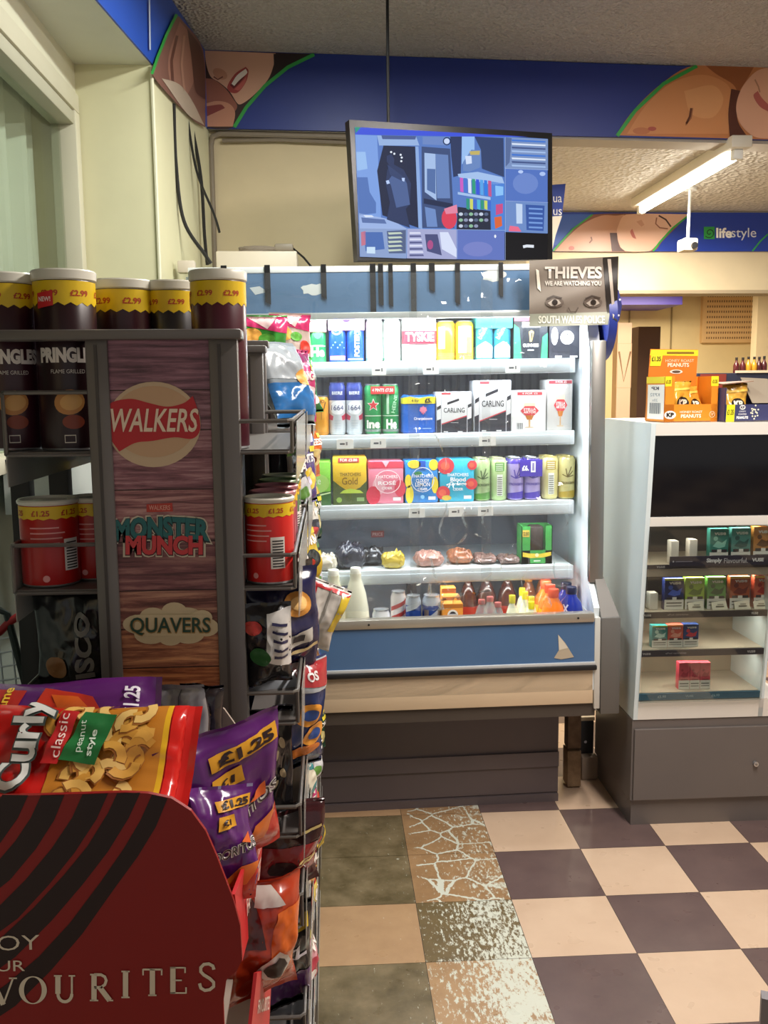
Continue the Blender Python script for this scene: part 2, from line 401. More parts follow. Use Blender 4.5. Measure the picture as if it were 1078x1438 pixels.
# back banner
yb = 4.0
b = MB()
b.prism([(-.489, yb, 2.662), (2.6, yb, 2.62), (2.6, yb, 2.90), (-.489, yb, 2.965)], (0, .013, 0), NAVY)
pm = lambda u, v, h: aty(u, v, yb)+Vector((0, -h, 0)); b.on(pm, None, .0006)
b.poly(smc([(287, 71), (440, 76), (405, 92), (372, 118), (346, 148), (327, 179), (287, 179)]), '#3b2420')
b.poly(smc([(287, 71), (387, 75), (384, 92), (376, 112), (358, 132), (343, 144), (334, 146), (322, 128), (308, 116), (296, 108), (290, 92)]), '#dba98f', 2)
b.poly(smc([(287, 110), (300, 112), (316, 124), (328, 140), (333, 150), (326, 162), (300, 150), (287, 150)]), '#9c5f4e', 3)
b.poly(smc([(287, 146), (305, 142), (322, 146), (330, 158), (327, 178), (287, 178)]), '#c98d72', 4)
b.poly(smc([(287, 150), (310, 147), (316, 152), (290, 164)]), '#8a3f3a', 5)
b.poly(ell(309, 104, 11, 7, rot=.5), '#c88f74', 4); b.stroke([(300, 108), (306, 112), (313, 108)], 2, '#7d4a3c', 5)
b.poly(smc([(319, 122), (330, 104), (345, 94), (349, 100), (345, 116), (334, 130), (324, 130)]), '#a8453f', 4)
b.poly(smc([(323, 120), (332, 107), (345, 97), (347, 102), (338, 115), (328, 125)]), '#6a1f20', 5)
b.poly(smc([(325, 118), (333, 106), (345, 97), (347, 103), (336, 113), (329, 121)]), '#f0e6da', 6)
b.poly(smc([(329, 126), (338, 117), (346, 108), (344, 117), (336, 127)]), '#c9655c', 6)
b.poly(smc([(384, 76), (438, 76), (405, 92), (378, 112), (384, 95)]), '#2a1a1a', 4)
b.stroke([(441, 77), (404, 95), (372, 121), (346, 151), (329, 179)], 5, GREEN, 7)
b.poly(smc([(975, 92), (1080, 95), (1080, 196), (864, 190), (889, 155), (929, 117)]), '#c8824f', 1)
b.poly(smc([(990, 92), (1058, 94), (1048, 112), (1036, 130), (1028, 118), (1005, 104)]), '#9a5a30', 2)
b.poly(smc([(905, 150), (940, 118), (985, 105), (1020, 118), (1026, 140), (1022, 188), (880, 188)]), '#d6935f', 2)
b.poly(smc([(960, 128), (1000, 120), (1015, 140), (1000, 165), (970, 160)]), '#e0a26e', 3)
b.stroke([(963, 174), (968, 164), (970, 152)], 3, '#6b3a26', 4); b.stroke([(962, 176), (970, 166), (972, 152)], 1.5, '#a86b46', 4)
b.poly(ell(915, 181, 6, 3), '#b4574a', 4); b.poly(ell(900, 184, 12, 5), '#c4794f', 3)
b.poly(smc([(1080, 95), (1062, 100), (1046, 116), (1036, 135), (1033, 156), (1040, 176), (1058, 192), (1080, 195)]), '#e3ae90', 5)
b.poly(smc([(1026, 125), (1040, 128), (1034, 150), (1036, 172), (1050, 194), (1024, 192), (1022, 160)]), '#5b2f22', 4)
b.poly(smc([(1057, 135), (1063, 128), (1069, 138), (1080, 150), (1080, 158), (1066, 150)]), '#b8625a', 6); b.stroke([(1059, 112), (1064, 122), (1066, 130)], 2, '#b98468', 6)
b.stroke([(978, 93), (931, 118), (891, 156), (866, 191)], 5, GREEN, 6)
b.stroke([(545, 82), (546, 182)], 2.2, '#0d1640', 2)
o = b.build('fascia_banner', smooth=False, loc=(1, yb, 2.62)); tag(o, 'long blue fascia banner above the screen with a laughing mouth and sleeping faces', 'banner', 'fascia banners')
# left banner
b = MB(); t_ = Vector((1, -.11, 0)).normalized()
b.prism([(bx(.4), .4, 2.662), (bx(3.99), 3.99, 2.662), (bx(3.99), 3.99, 2.962), (bx(.4), .4, 2.985)], -t_*.004+t_*.01, P('#2a55bd'))
nL = Vector((1, -.11, 0)); b.on(picplane(Vector((bx(4.0), 4.0, 2.7))+t_*.011, nL), None, .0006)
b.poly(smc([(250, 22), (285, 71), (288, 179), (270, 168), (213, 104), (222, 78), (234, 48)]), '#8a6257')
b.poly(smc([(252, 30), (268, 52), (272, 110), (262, 135), (240, 118), (236, 80)]), '#a97a6a', 2)
b.poly(smc([(262, 40), (284, 74), (288, 140), (274, 128), (268, 80)]), '#5e3b33', 3)
b.stroke([(248, 50), (240, 85), (242, 118)], 4, '#6d463b', 3); b.stroke([(258, 50), (254, 90), (258, 128)], 3, '#c0917d', 4)
b.poly(smc([(226, 110), (250, 118), (268, 140), (286, 176), (262, 160)]), '#c9b7a4', 4)
b.stroke([(247, 20), (233, 48), (221, 78), (212, 104)], 4, GREEN, 5)
b.stroke([(209, 0), (210, 70)], 2, '#c9d4ea', 3)
o = b.build('fascia_banner', smooth=False, loc=(bx(2), 2, 2.662)); tag(o, 'blue fascia banner along the left side above the window pillar', 'banner', 'fascia banners')
# far banner
yf = 5.64; b = MB()
b.prism([(1.0, yf, 2.405), (3.5, yf, 2.405), (3.5, yf, 2.632), (1.0, yf, 2.632)], (0, .015, 0), P('#2340a8'))
q = lambda x, y: (770+x/3.5, 250+y/3.5)
b.on(picmap(yf), None, .0008)
Q = lambda *a: [q(x, y) for x, y in a]
b.poly(smc(Q((225, 178), (700, 178), (640, 230), (560, 310), (510, 360), (22, 360), (90, 280), (150, 225))), '#8a5a4c')
b.poly(Q((20, 178), (215, 178), (110, 250), (40, 330), (20, 330)), '#3c63c0', 2)
b.poly(smc(Q((30, 360), (100, 285), (170, 225), (260, 185), (330, 185), (372, 180), (350, 240), (335, 300), (345, 360))), '#c99a84', 2)
b.poly(smc(Q((340, 240), (380, 180), (690, 178), (600, 250), (520, 340), (490, 360), (370, 358), (345, 320), (335, 280))), '#e2b8a2', 3)
b.poly(smc(Q((300, 270), (335, 270), (345, 330), (375, 360), (310, 360))), '#4a2c2a', 4)
b.poly(smc(Q((400, 265), (410, 250), (420, 275), (430, 300), (412, 292))), '#b9685f', 5); b.stroke(Q((540, 185), (575, 205), (600, 240)), 2.2, '#4a2f2c', 5); b.stroke(Q((530, 195), (525, 225), (545, 245), (585, 250)), 1.8, '#96604f', 5)
b.poly(smc(Q((430, 215), (455, 205), (470, 230), (455, 240))), '#cf9c85', 5); b.stroke(Q((200, 320), (212, 305), (208, 290)), 2, '#7b4d3c', 4); b.poly(ell(*q(112, 345), 4, 3), '#b0625a', 4)
b.stroke(Q((690, 182), (610, 245), (545, 315), (512, 360)), 2.4, GREEN, 6); b.stroke(Q((215, 180), (120, 250), (22, 358)), 2.2, GREEN, 6)
b.stroke(Q((1078, 275), (1040, 310), (1000, 360)), 2, GREEN, 4)
b.poly([q(762, 240), q(815, 240), q(815, 300), q(762, 300)], '#2f9d4a', 3)
sp = [(q(790+ (3+a*2.6)*math.cos(a*1.0), 270+(3+a*2.6)*math.sin(a*1.0))) for a in [k*.35 for k in range(26)]]
b.stroke(sp, 1.3, '#0f3a2a', 4)
b.text('life', *q(861, 270), w=22, ht=14.5, m='#ffffff', lay=4, bold=.03, flip=-1); b.text('style', *q(958, 276), w=35, ht=17.5, m='#dfe6f2', lay=4, flip=-1)
o = b.build('fascia_banner', smooth=False, loc=(2, yf, 2.405)); tag(o, 'small far blue banner with a green square logo and white lettering, beyond the tube light', 'banner', 'fascia banners')
# hanging blue sign behind the screen
b = MB(); ys = 4.6
cs = [aty(745, 262, ys), aty(794, 258, ys), aty(789, 303, ys), aty(745, 305, ys)]
b.prism(cs, (0, .01, 0), P('#1f3fa6')); b.prism([aty(775, 304, ys), aty(789, 303, ys), aty(780, 330, ys), aty(775, 352, ys)], (0, .008, 0), P('#e8e4da'))
b.on(picmap(ys), None, .001); b.text('ua', 782.5, 280, w=12, ht=8.5, m='#e8ecf6', flip=-1); b.text('us', 782.5, 298, w=12, ht=8.5, m='#e8ecf6', flip=-1)
b.tube([aty(768, 262, ys), Vector((aty(768, 262, ys).x, ys, 2.64))], .003, WIRE)
o = b.build('hanging_sign', smooth=False, loc=cs[3]); tag(o, 'narrow blue hanging sign with white letters peeping out behind the screen', 'sign')
# ---- fluorescent fitting
t = thing('tube_light', 'lit fluorescent tube fitting on the far stippled ceiling', 'light', (1.74, 4.62, 2.64))
b = MB(); b.box(-.045, .045, -.66, .66, -.05, 0, mat('#d9d4c6', .5), .006); b.build('batten', t)
b = MB(); TUBE = mat('#fff8ea', .5, 0, 0, emit=14)
b.tube([(0, -.6, -.075), (0, .6, -.075)], .016, TUBE, 12); b.build('tube', t)
for s_ in (-1, 1):
    b = MB(); b.box(-.02, .02, s_*.61-.02, s_*.61+.02, -.09, -.05, WHITE, .004); b.build('lamp_holder', t)
# ---- camera on a drop rod
y0 = 5.0; p0, p1 = aty(968, 291, y0), aty(965, 344, y0)
t = thing('security_camera', 'small white security camera on a rod below the far ceiling', 'camera', (p0.x, y0, 2.64))
L_ = lambda p: Vector(p)-Vector((p0.x, y0, 2.64))
b = MB(); b.lathe([(.035, -.012), (.035, 0)], (0, 0, 0), WHITE, 16); b.tube([(0, 0, 0), L_(p1)], .008, WHITE, 8); b.build('rod', t)
b = MB(); e = L_(p1); b.box(e.x-.04, e.x+.04, -.05, .05, e.z-.035, e.z+.03, mat('#cfc4ae', .5), .01); b.build('housing', t)
b = MB(); b.tube([(e.x+.015, -.05, e.z-.01), (e.x+.015, -.066, e.z-.01)], .017, BLACK, 14); b.build('lens', t)
# ---- far back room
b = MB(); b.box(2.2, 2.36, 6.6, 6.9, 0, 2.02, mat('#5a3f31', .5)); o = b.build('tall_cupboard', smooth=False, loc=(2.28, 6.75, 0)); tag(o, 'tall dark brown cupboard side standing in the far back room', 'cupboard')
b = MB(); px_ = aty(879, 520, 5.9).x; b.box(px_-.06, px_+.03, 5.9, 6.0, 1.3, 2.0, P('#d9b898')); b.on(front(px_-.015, 5.9, 1.72), None, .001)
b.stroke([(-.035, .1), (0, -.09), (.04, .1)], .012, '#8a6a4a'); b.stroke([(-.045, -.13), (.045, -.13), (.045, .15), (-.045, .15)], .006, '#c8a480', closed=True)
o = b.build('wall_poster', smooth=False, loc=(px_, 5.95, 1.3)); tag(o, 'pale tan poster board with a faint emblem beside the chiller post', 'poster')
b = MB(); pA = aty(990, 415, 8.0)
b.box(aty(990, 430, 8.1).x, aty(1066, 430, 8.1).x, 8.15, 8.2, aty(1030, 481, 8.15).z, aty(1030, 405, 8.15).z, P('#e2bd8a'))
x0, x1 = aty(992, 430, 8.15).x, aty(1064, 430, 8.15).x; za, zb = aty(1030, 478, 8.15).z, aty(1030, 412, 8.15).z
b.on(front(0, 8.15, 0), None, .001)
for r_ in range(9):
    for c_ in range(22):
        u, v = x0+(x1-x0)*(c_+.5)/22, za+(zb-za)*(r_+.5)/9; b.poly(rect(u-.005, v-.009, u+.005, v+.009), '#7d6040')
o = b.build('pegboard', smooth=False, loc=(x0, 8.2, za)); tag(o, 'tan perforated pegboard panel on the far wall', 'pegboard')
b = MB(); b.box(2.2, aty(958, 418, 7.6).x, 7.6, 8.2, 2.26, 2.64, P('#5446b0')); struct(b.build('trim_2', smooth=False))
b = MB(); b.box(aty(1063, 450, 7.5).x, aty(1090, 450, 7.5).x, 7.5, 7.6, 0, 2.64, PLAST('#d8c8a8')); struct(b.build('wall_far_post', smooth=False))
for xx in (2.64, 3.02): 
    b = MB(); b.box(xx, xx+.01, 8.185, 8.2, 0, 2.64, PLAST('#9b8a66')); struct(b.build('trim_3', smooth=False))
# ================================================================ THE CHILLER
CX, CY = .25, 3.6
TILT = .010
chill = thing('open_chiller', 'tall open-fronted drinks chiller with blue canopy and white shelves against the back wall', 'chiller', (CX, CY, 0))
chill.rotation_euler = (0, -TILT, 0)
def cpart(b, name, parent=None, smooth=True):
    o = b.build(name, parent or chill, smooth, loc=(CX, CY, 0)); o.location = (0, 0, 0); return o
CWH = mat('#dfe7ea', .35, 0, .03); CBLUE = mat('#5b7da3', .3, 0, .05); CGREY = mat('#8c8884', .35, .5, .08)
XL, XR = -.45, .945
b = MB(); b.box(XL, XR, 3.95, 3.98, .5, 2.0, mat('#7b808c', .5, 0, .08)); b.box(XL, XR, 3.98, 4.03, .3, 2.03, CGREY)
for i in range(40): b.box(XL+.02+i*.034, XL+.03+i*.034, 3.946, 3.95, 1.2, 1.9, mat('#636878', .6))
cpart(b, 'back_panel')
# canopy
b = MB(); b.box(XL-.02, 1.0, 3.36, 3.98, 1.88, 2.02, CWH, .004)
b.box(XL-.02, 1.0, 3.345, 3.36, 2.008, 2.03, mat('#e9eef0', .3), .003); b.box(XL-.02, 1.0, 3.33, 3.36, 1.845, 1.868, mat('#cfd3d2', .3, .3), .003)
can_o = cpart(b, 'canopy')
b = MB(); b.box(XL-.02, 1.0, 3.348, 3.359, 1.868, 2.008, CBLUE); b.on(picmap(3.3479), None, .0005)
for (cx_, cy_) in ((447, 405), (701, 388)):
    pts = [(cx_+(11+6*random.random())*math.cos(a)*1.2, cy_+(6+6*random.random())*math.sin(a)) for a in [k*.42 for k in range(15)]]
    b.poly(pts, '#dfe4e4')
b.poly([(358, 402), (372, 400), (384, 408), (366, 412)], '#cfd6da')
cpart(b, 'canopy_front', can_o)
b = MB(); b.box(XL+.03, XR-.03, 3.37, 3.40, 1.85, 1.872, mat('#ffffff', .5, 0, 0, emit=9)); cpart(b, 'light_tube', can_o)
# black straps that hold the clear curtain
for px in (322, 383, 462, 531, 542, 556, 588, 614, 650, 711):
    p = aty(px, 372, 3.34); b = MB(); w = .0075+.003*random.random(); L_ = .05+.12*random.random()
    b.prism([(p.x-w, 3.338, 2.03-L_), (p.x+w, 3.338, 2.03-L_-.01), (p.x+w, 3.338, 2.035), (p.x-w, 3.338, 2.035)], (0, .006, 0), BLACK)
    cpart(b, 'strap', can_o)
# end panels
def endpanel(x0, x1, name):
    b = MB()
    pr = [(x0, 3.97, .40), (x0, 3.26, .40), (x0, 3.22, .60), (x0, 3.22, .80), (x0, 3.31, .90), (x0, 3.31, 1.72), (x0, 3.36, 1.84), (x0, 3.36, 2.0), (x0, 3.97, 2.0)]
    b.prism(pr, (x1-x0, 0, 0), CWH); return cpart(b, name)
endpanel(XR, .985, 'end_panel'); endpanel(XL-.03, XL, 'end_panel')
b = MB()
b.box(.945, .996, 3.28, 3.31, .88, 1.755, STEEL, .003); b.hexa([(.966, 3.195, .768), (1.036, 3.195, .76), (1.036, 3.4, .76), (.966, 3.4, .768), (.966, 3.285, .9), (.998, 3.285, .9), (.998, 3.4, .9), (.966, 3.4, .9)], mat('#6b6864', .5, .3, .08))
b.box(.965, 1.035, 3.19, 3.4, .41, .77, mat('#6f6c68', .5, .3, .06), .004); b.box(.942, .964, 3.195, 3.4, .43, .77, mat('#d8d8d2', .35, .3), .003)
cpart(b, 'corner_post')
# blue half-round end cap above the post
b = MB(); pts = [Vector((1.005, 3.5+.0, 1.70))]
pts = [(1.0, 3.42-.16*math.cos(a), 1.835+.15*math.sin(a)) for a in [(-PI/2)+PI*k/16 for k in range(17)]]+[(1.0, 3.8, 1.985), (1.0, 3.8, 1.685)]
b.prism(pts, (.03, 0, 0), mat('#26388f', .4)); cpart(b, 'end_cap')
b = MB(); b.on(lambda u, v, h: Vector((u, 3.50-h, v)), None, .001)
pc = [aty(868, 398, 3.5), aty(876, 412, 3.5), aty(880, 432, 3.5), aty(876, 452, 3.5), aty(866, 470, 3.5), aty(840, 478, 3.5), aty(838, 398, 3.5)]
b.prism(pc, (0, .02, 0), mat('#27307e', .4)); 
for (x, y) in ((877, 424), (875, 446), (858, 470)):
    q_ = aty(x, y, 3.5); b.poly(ell(q_.x, q_.z, .004, n=10), '#e6e6f0')
cpart(b, 'end_badge')
# shelves
SH = [1.695, 1.43, 1.169, .92]
def zs(k, x): return SH[k]+TILT*(x-CX)
cards = [[(528, 548), (600, 622), (716, 736)], [(476, 500), (524, 546), (678, 702)], [(577, 600), (634, 656), (676, 698)], []]
for k, z in enumerate(SH):
    b = MB(); b.box(XL, .918, 3.42, 3.945, z-.022, z, CWH, .002); b.box(XL, .918, 3.404, 3.42, z-.05, z+.003, mat('#d3dadd', .35, .15), .003)
    s = cpart(b, 'shelf')
    b = MB(); b.box(XL+.05, .87, 3.425, 3.437, z-.034, z-.023, mat('#f4faff', .5, 0, 0, emit=2.2)); cpart(b, 'added_fill_strip', s)  # glowing strip added behind the lip to brighten the stock below
    b = MB(); b.box(XL+.005, .91, 3.3985, 3.404, z-.044, z-.012, mat('#c3cdd2', .25), .001); rail = cpart(b, 'price_rail', s)
    for (a, c) in cards[k]:
        A, B = aty(a, 500, 3.4).x, aty(c, 500, 3.4).x; b = MB(); b.box(A, B, 3.3955, 3.3985, z-.047, z-.012, P('#f2f4f2'))
        b.on(front(0, 3.3955, 0), None, .0004); b.poly(rect(A+.012, z-.032, A+.03, z-.026), '#55575c'); b.poly(rect(A+.034, z-.034, A+.04, z-.022), '#8a8c90')
        cpart(b, 'price_card', s)
# well, apron, plinth
b = MB(); b.box(XL, XR, 3.24, 3.945, .50, .585, CWH); b.box(XL, XR, 3.2, 3.24, .50, .775, CWH); cpart(b, 'well')
b = MB(); b.box(XL-.03, .94, 3.19, 3.235, .755, .788, mat('#b8b2a6', .3, .7, .1), .004)
for x in (.13, .88): b.tube([(x, 3.188, .772), (x, 3.192, .772)], .004, BLACK, 8)
cpart(b, 'front_rail')
b = MB(); b.box(XL-.03, .942, 3.198, 3.24, .607, .755, mat('#4c6e98', .18, 0, .06)); 
b.on(picmap(3.197), None, .0006); b.poly([(786, 893), (796, 905), (808, 925), (790, 928), (780, 926), (790, 910)], '#b8aa94', 1); b.poly([(786, 893), (800, 912), (787, 915)], '#d7cdba', 2)
cpart(b, 'apron_panel')
b = MB(); b.box(XL-.03, .945, 3.192, 3.24, .595, .608, mat('#d9dde0', .3, .4), .002); b.box(XL-.03, .95, 3.185, 3.24, .578, .596, mat('#141315', .5), .004); cpart(b, 'bumper_strip')
b = MB(); b.box(XL-.03, .94, 3.2, 3.23, .45, .578, mat('#dcc4a4', .45, 0, .04), .002); b.box(XL-.03, .95, 3.21, 3.9, .40, .45, mat('#4a4038', .6)); cpart(b, 'kick_panel')
for x in (.955, -.40):
    b = MB(); RUST = mat('#7d6650', .8, .1, .5, vscale=30)
    b.box(x-.028, x+.026, 3.50, 3.56, .155, .40, RUST, .003); b.box(x-.031, x+.024, 3.49, 3.565, 0, .15, mat('#9c8468', .8, .1, .45, vscale=45), .003); cpart(b, 'leg')
# loose plinth board in front of the legs
pl = MB(); PL = mat('#5e5456', .45, 0, .06)
A0, A1 = Vector((-.45, 3.345, 0)), Vector((.86, 3.395, 0)); u_ = (A1-A0).normalized(); n_ = Vector((u_.y, -u_.x, 0))
def slab(z0, z1, off, th=.012):
    o_ = n_*off; pl.hexa([A0+o_+Vector((0, 0, z0)), A1+o_+Vector((0, 0, z0)), A1+o_-n_*th+Vector((0, 0, z0)), A0+o_-n_*th+Vector((0, 0, z0)), A0+o_+Vector((0, 0, z1)), A1+o_+Vector((0, 0, z1)), A1+o_-n_*th+Vector((0, 0, z1)), A0+o_-n_*th+Vector((0, 0, z1))], PL)
slab(.0, .34, 0); slab(.142, .2, .012, .012); slab(0, .03, .012, .012); slab(.036, .138, .004, .004)
o = pl.build('plinth_board', smooth=False, loc=(.2, 3.37, 0)); tag(o, 'loose dark grey plinth board leaning under the chiller', 'plinth')
# junk behind the leg
b = MB(); b.box(1.0, 1.07, 3.56, 3.62, .0, .1, mat('#8b7a6a', .8, 0, .3), .01); o = b.build('rubble_block', loc=(1.03, 3.59, 0)); tag(o, 'small dusty block on the floor behind the chiller leg', 'block')
b = MB(); b.box(.99, 1.06, 3.60, 3.7, .0, .24, mat('#1d1d20', .5), .006); b.box(.985, 1.062, 3.6, 3.7, .24, .255, mat('#c9b79a', .6)); b.on(front(1.025, 3.6, .15), None, .001); b.poly(ell(0, 0, .006), '#cfcfd6')
o = b.build('compressor_box', loc=(1.03, 3.65, 0)); tag(o, 'black box with a pale top in the gap between chiller and white cabinet', 'box')
b = MB(); b.box(1.04, 1.05, 3.9, 4.0, .6, 1.9, mat('#23242c', .6, 0, .5)); o = b.build('dark_gap_strip', smooth=False, loc=(1.045, 3.95, .6)); o['kind'] = 'structure'  # dark strip standing in for the dark gap beside the cabinet

# ---------------------------------------------------------------- the screen
TA = [aty(490, 168, 3.34), aty(775, 187, 3.62), aty(775.5, 364, 3.62), aty(502, 366, 3.34)]
nT = (TA[1]-TA[0]).cross(TA[3]-TA[0]).normalized()
if nT.y > 0: nT = -nT
tv = thing('monitor_screen', 'black wall monitor showing blue security camera pictures above the chiller', 'monitor', (TA[2]+TA[3])/2)
tl = Vector(tv.location)
b = MB(); b.prism([p-tl for p in TA], -nT*.04, mat('#17181c', .3)); b.build('housing', tv, smooth=False)
pp = picplane(TA[0], nT); s = lambda x, y: (480+x/3.369, 160+y/3.369)
b = MB(); b.on(lambda u, v, h: pp(u, v, h)-tl, None, .0006)
def E_(h, e=.62): return mat(h, .5, 0, 0, emit=e, spec=.05)
def S(pts, h, lay=2, e=.62): b.poly([s(*p) for p in pts], E_(h, e), lay)
S([(60, 62), (972, 118), (970, 566), (768, 560), (768, 692), (84, 676)], '#5a7fc8', 1)
S([(60, 62), (880, 108), (620, 108), (62, 98)], '#3f57e0', 2); S([(60, 62), (88, 64), (64, 92)], '#2f9a80', 3)
S([(62, 98), (165, 102), (185, 500), (80, 520)], '#7ea4e8', 2); S([(66, 180), (110, 180), (120, 260), (70, 270)], '#9dc3f5', 3); S([(70, 300), (120, 300), (130, 370), (160, 420), (160, 470), (80, 480)], '#5578bd', 3)
S([(80, 470), (230, 500), (310, 545), (82, 540)], '#9fb8ea', 3); S([(90, 490), (200, 500), (210, 520), (95, 515)], '#5b74ad', 4); S([(100, 480), (140, 480), (150, 488), (110, 490)], '#e0ecff', 5)
S([(165, 102), (350, 108), (365, 150), (175, 150)], '#9ab7e6', 3); S([(185, 102), (350, 106), (345, 122), (190, 120)], '#4c5f96', 4)
S([(195, 150), (345, 155), (362, 540), (190, 480), (165, 270)], '#1c2644', 4)
S([(345, 155), (360, 155), (378, 545), (360, 540)], '#8fb0e6', 5)
S([(210, 200), (232, 190), (246, 215), (244, 240), (290, 265), (325, 330), (318, 430), (300, 450), (320, 540), (210, 500), (225, 420), (205, 330), (212, 270), (222, 245), (210, 225)], '#2b3a62', 5)
S([(240, 285), (290, 300), (305, 330), (320, 430), (255, 445), (230, 340), (218, 315)], '#4d6498', 6); S([(212, 240), (290, 300), (285, 320), (225, 290)], '#33446f', 7)
S([(205, 318), (218, 314), (224, 330), (210, 334)], '#bcd3ff', 8); S([(280, 304), (295, 304), (292, 322), (282, 318)], '#bcd3ff', 8)
for (x, y) in ((230, 182), (245, 190), (275, 195), (280, 208), (278, 225)): S(ell(x, y, 5), '#e8f1ff', 8)
S([(375, 155), (510, 165), (530, 540), (378, 540)], '#3d517f', 4); S([(388, 185), (440, 190), (445, 410), (390, 370)], '#a9c4ee', 5); S([(400, 260), (440, 262), (440, 380), (400, 360)], '#5472ab', 6); S([(440, 190), (500, 195), (510, 400), (448, 400)], '#6987c0', 5); S([(385, 400), (520, 425), (525, 450), (385, 425)], '#1e2b4e', 6); S([(390, 440), (440, 452), (450, 535), (400, 535)], '#6f8fca', 5)
S([(380, 108), (500, 110), (500, 150), (380, 145)], '#6f8cc9', 4); b.stroke([s(*p) for p in ell(494, 130, 17)], 1.2, E_('#0e1a3a'), 6, True); S(ell(494, 130, 13), '#d0e0ff', 5)
S([(510, 108), (565, 108), (560, 290), (525, 300), (515, 200)], '#2c3a62', 5); S([(565, 108), (625, 108), (625, 170), (600, 200), (565, 240)], '#9cc4f7', 5)
S([(625, 108), (762, 115), (765, 300), (660, 260), (655, 170)], '#33446e', 5); S([(570, 230), (610, 170), (655, 175), (650, 255), (600, 275), (570, 270)], '#6c8cc6', 6); S([(600, 178), (650, 175), (648, 195), (605, 195)], '#c7b66a', 7); S([(580, 200), (610, 200), (612, 235), (585, 240)], '#d5e4ff', 7)
S([(545, 285), (640, 275), (755, 300), (765, 330), (700, 335), (550, 300)], '#a8c6f2', 6)
cols = ['#d060c8', '#4a78d8', '#e0e8ff', '#30a080', '#3858e0', '#58a8f0', '#2f7fe8', '#c85890', '#48c8b0', '#2848b0']
for k in range(8): S([(555+k*19, 302+k*2), (570+k*19, 304+k*2), (572+k*19, 372+k*3), (557+k*19, 368+k*3)], cols[k % 10], 7)
S([(545, 370), (700, 395), (700, 408), (545, 382)], '#a8c6f2', 7)
for k in range(7): S([(585+k*17, 400+k*2), (600+k*17, 402+k*2), (600+k*17, 455), (586+k*17, 450)], ['#2f9a80', '#d0dc6a', '#3f70d8', '#50b8e0'][k % 4], 7)
S([(700, 320), (765, 330), (765, 550), (705, 550)], '#4f86dc', 6); S([(725, 430), (758, 425), (758, 470), (725, 480)], '#d0508a', 7); S([(718, 490), (752, 485), (755, 530), (722, 545)], '#e0683a', 7); S([(722, 340), (760, 345), (760, 385), (724, 390)], '#8ec8ff', 7)
S(ell(505, 495, 36, 50), '#e0405a', 6); S([(480, 450), (540, 430), (545, 470), (490, 475)], '#e88aa8', 7); S([(545, 440), (700, 460), (702, 550), (540, 548)], '#232a40', 5)
for k in range(16): S(ell(560+(k % 6)*24, 475+(k//6)*28, 10, 8), ['#c8d4e8', '#5a6a88', '#8fc0a0', '#9098b8'][k % 4], 6)
S([(80, 540), (305, 545), (303, 685), (84, 676)], '#8fa6d4', 5); S([(100, 560), (190, 560), (200, 640), (110, 650)], '#4c70b8', 6); S([(115, 630), (155, 630), (155, 662), (115, 660)], '#cfe8ff', 7); S([(88, 560), (110, 555), (110, 620), (90, 625)], '#c87890', 6); S([(210, 555), (300, 550), (300, 660), (220, 660)], '#55658c', 6)
for k in range(5): S([(215, 562+k*20), (275, 560+k*20), (285, 568+k*20), (220, 572+k*20)], '#c8d8c8', 7)
S([(307, 545), (540, 548), (540, 688), (305, 684)], '#a9aed8', 5)
for k in range(8): S([(318, 560+k*15), (368+k*2, 560+k*15), (372+k*2, 568+k*15), (318, 569+k*15)], '#5a5f90' if k % 2 else '#dfe3fa', 6)
S([(390, 570), (450, 570), (470, 670), (400, 650)], '#4a4f7e', 6); S(ell(415, 620, 14, 22), '#b0508a', 7); S([(460, 560), (500, 560), (540, 640), (540, 680), (470, 640)], '#dde6ff', 6)
S([(541, 550), (767, 556), (767, 692), (541, 688)], '#6378c4', 5); S(ell(640, 640, 70, 35), '#7a86cc', 6); S(ell(722, 580, 5, 8), '#eef4ff', 7)
S([(768, 112), (972, 120), (972, 265), (768, 258)], '#7f98c8', 5)
for k in range(8): S([(800, 122+k*17), (960, 130+k*17), (960, 137+k*17), (802, 130+k*17)], ['#3f78d8', '#e0ecff', '#46598c', '#a8c4f0'][k % 4], 6)
S([(768, 112), (800, 116), (790, 230), (768, 255)], '#5a6f9e', 7)
S([(768, 260), (970, 267), (970, 420), (768, 412)], '#5577c6', 6); S(ell(865, 330, 60, 50), '#6f8cd2', 7); S(ell(842, 275, 12, 8), '#bcd2ff', 8); S(ell(945, 285, 14, 10), '#b0c8f8', 8)
S([(768, 414), (970, 422), (970, 566), (768, 558)], '#6f90cc', 7); S([(865, 430), (955, 435), (950, 555), (870, 550)], '#375aa8', 8)
for k in range(5): S([(880, 445+k*22), (945, 448+k*22), (945, 456+k*22), (880, 453+k*22)], '#78a0e4', 9)
S([(790, 530), (830, 535), (845, 558), (785, 556)], '#f07090', 9); S([(820, 425), (850, 428), (850, 520), (822, 520)], '#c8dcf8', 8)
S([(770, 560), (970, 567), (968, 690), (770, 692)], '#07080c', 9, .2)
for (a, c) in (((768, 112), (768, 692)), ((768, 260), (970, 267)), ((768, 413), (970, 421)), ((80, 542), (768, 552)), ((541, 550), (541, 688)), ((306, 545), (304, 684))): b.stroke([s(*a), s(*c)], .5, E_('#aac0ec'), 11)
b.stroke([s(852, 630), s(870, 626), s(903, 628)], 4, E_('#e8eef8'), 11)
b.build('screen', tv, smooth=False)
mid = (TA[0]+TA[3])*.5*.82+(TA[1]+TA[2])*.5*.18-nT*.05
b = MB(); pz = aty(545, 170, mid.y); X_ = pz.x
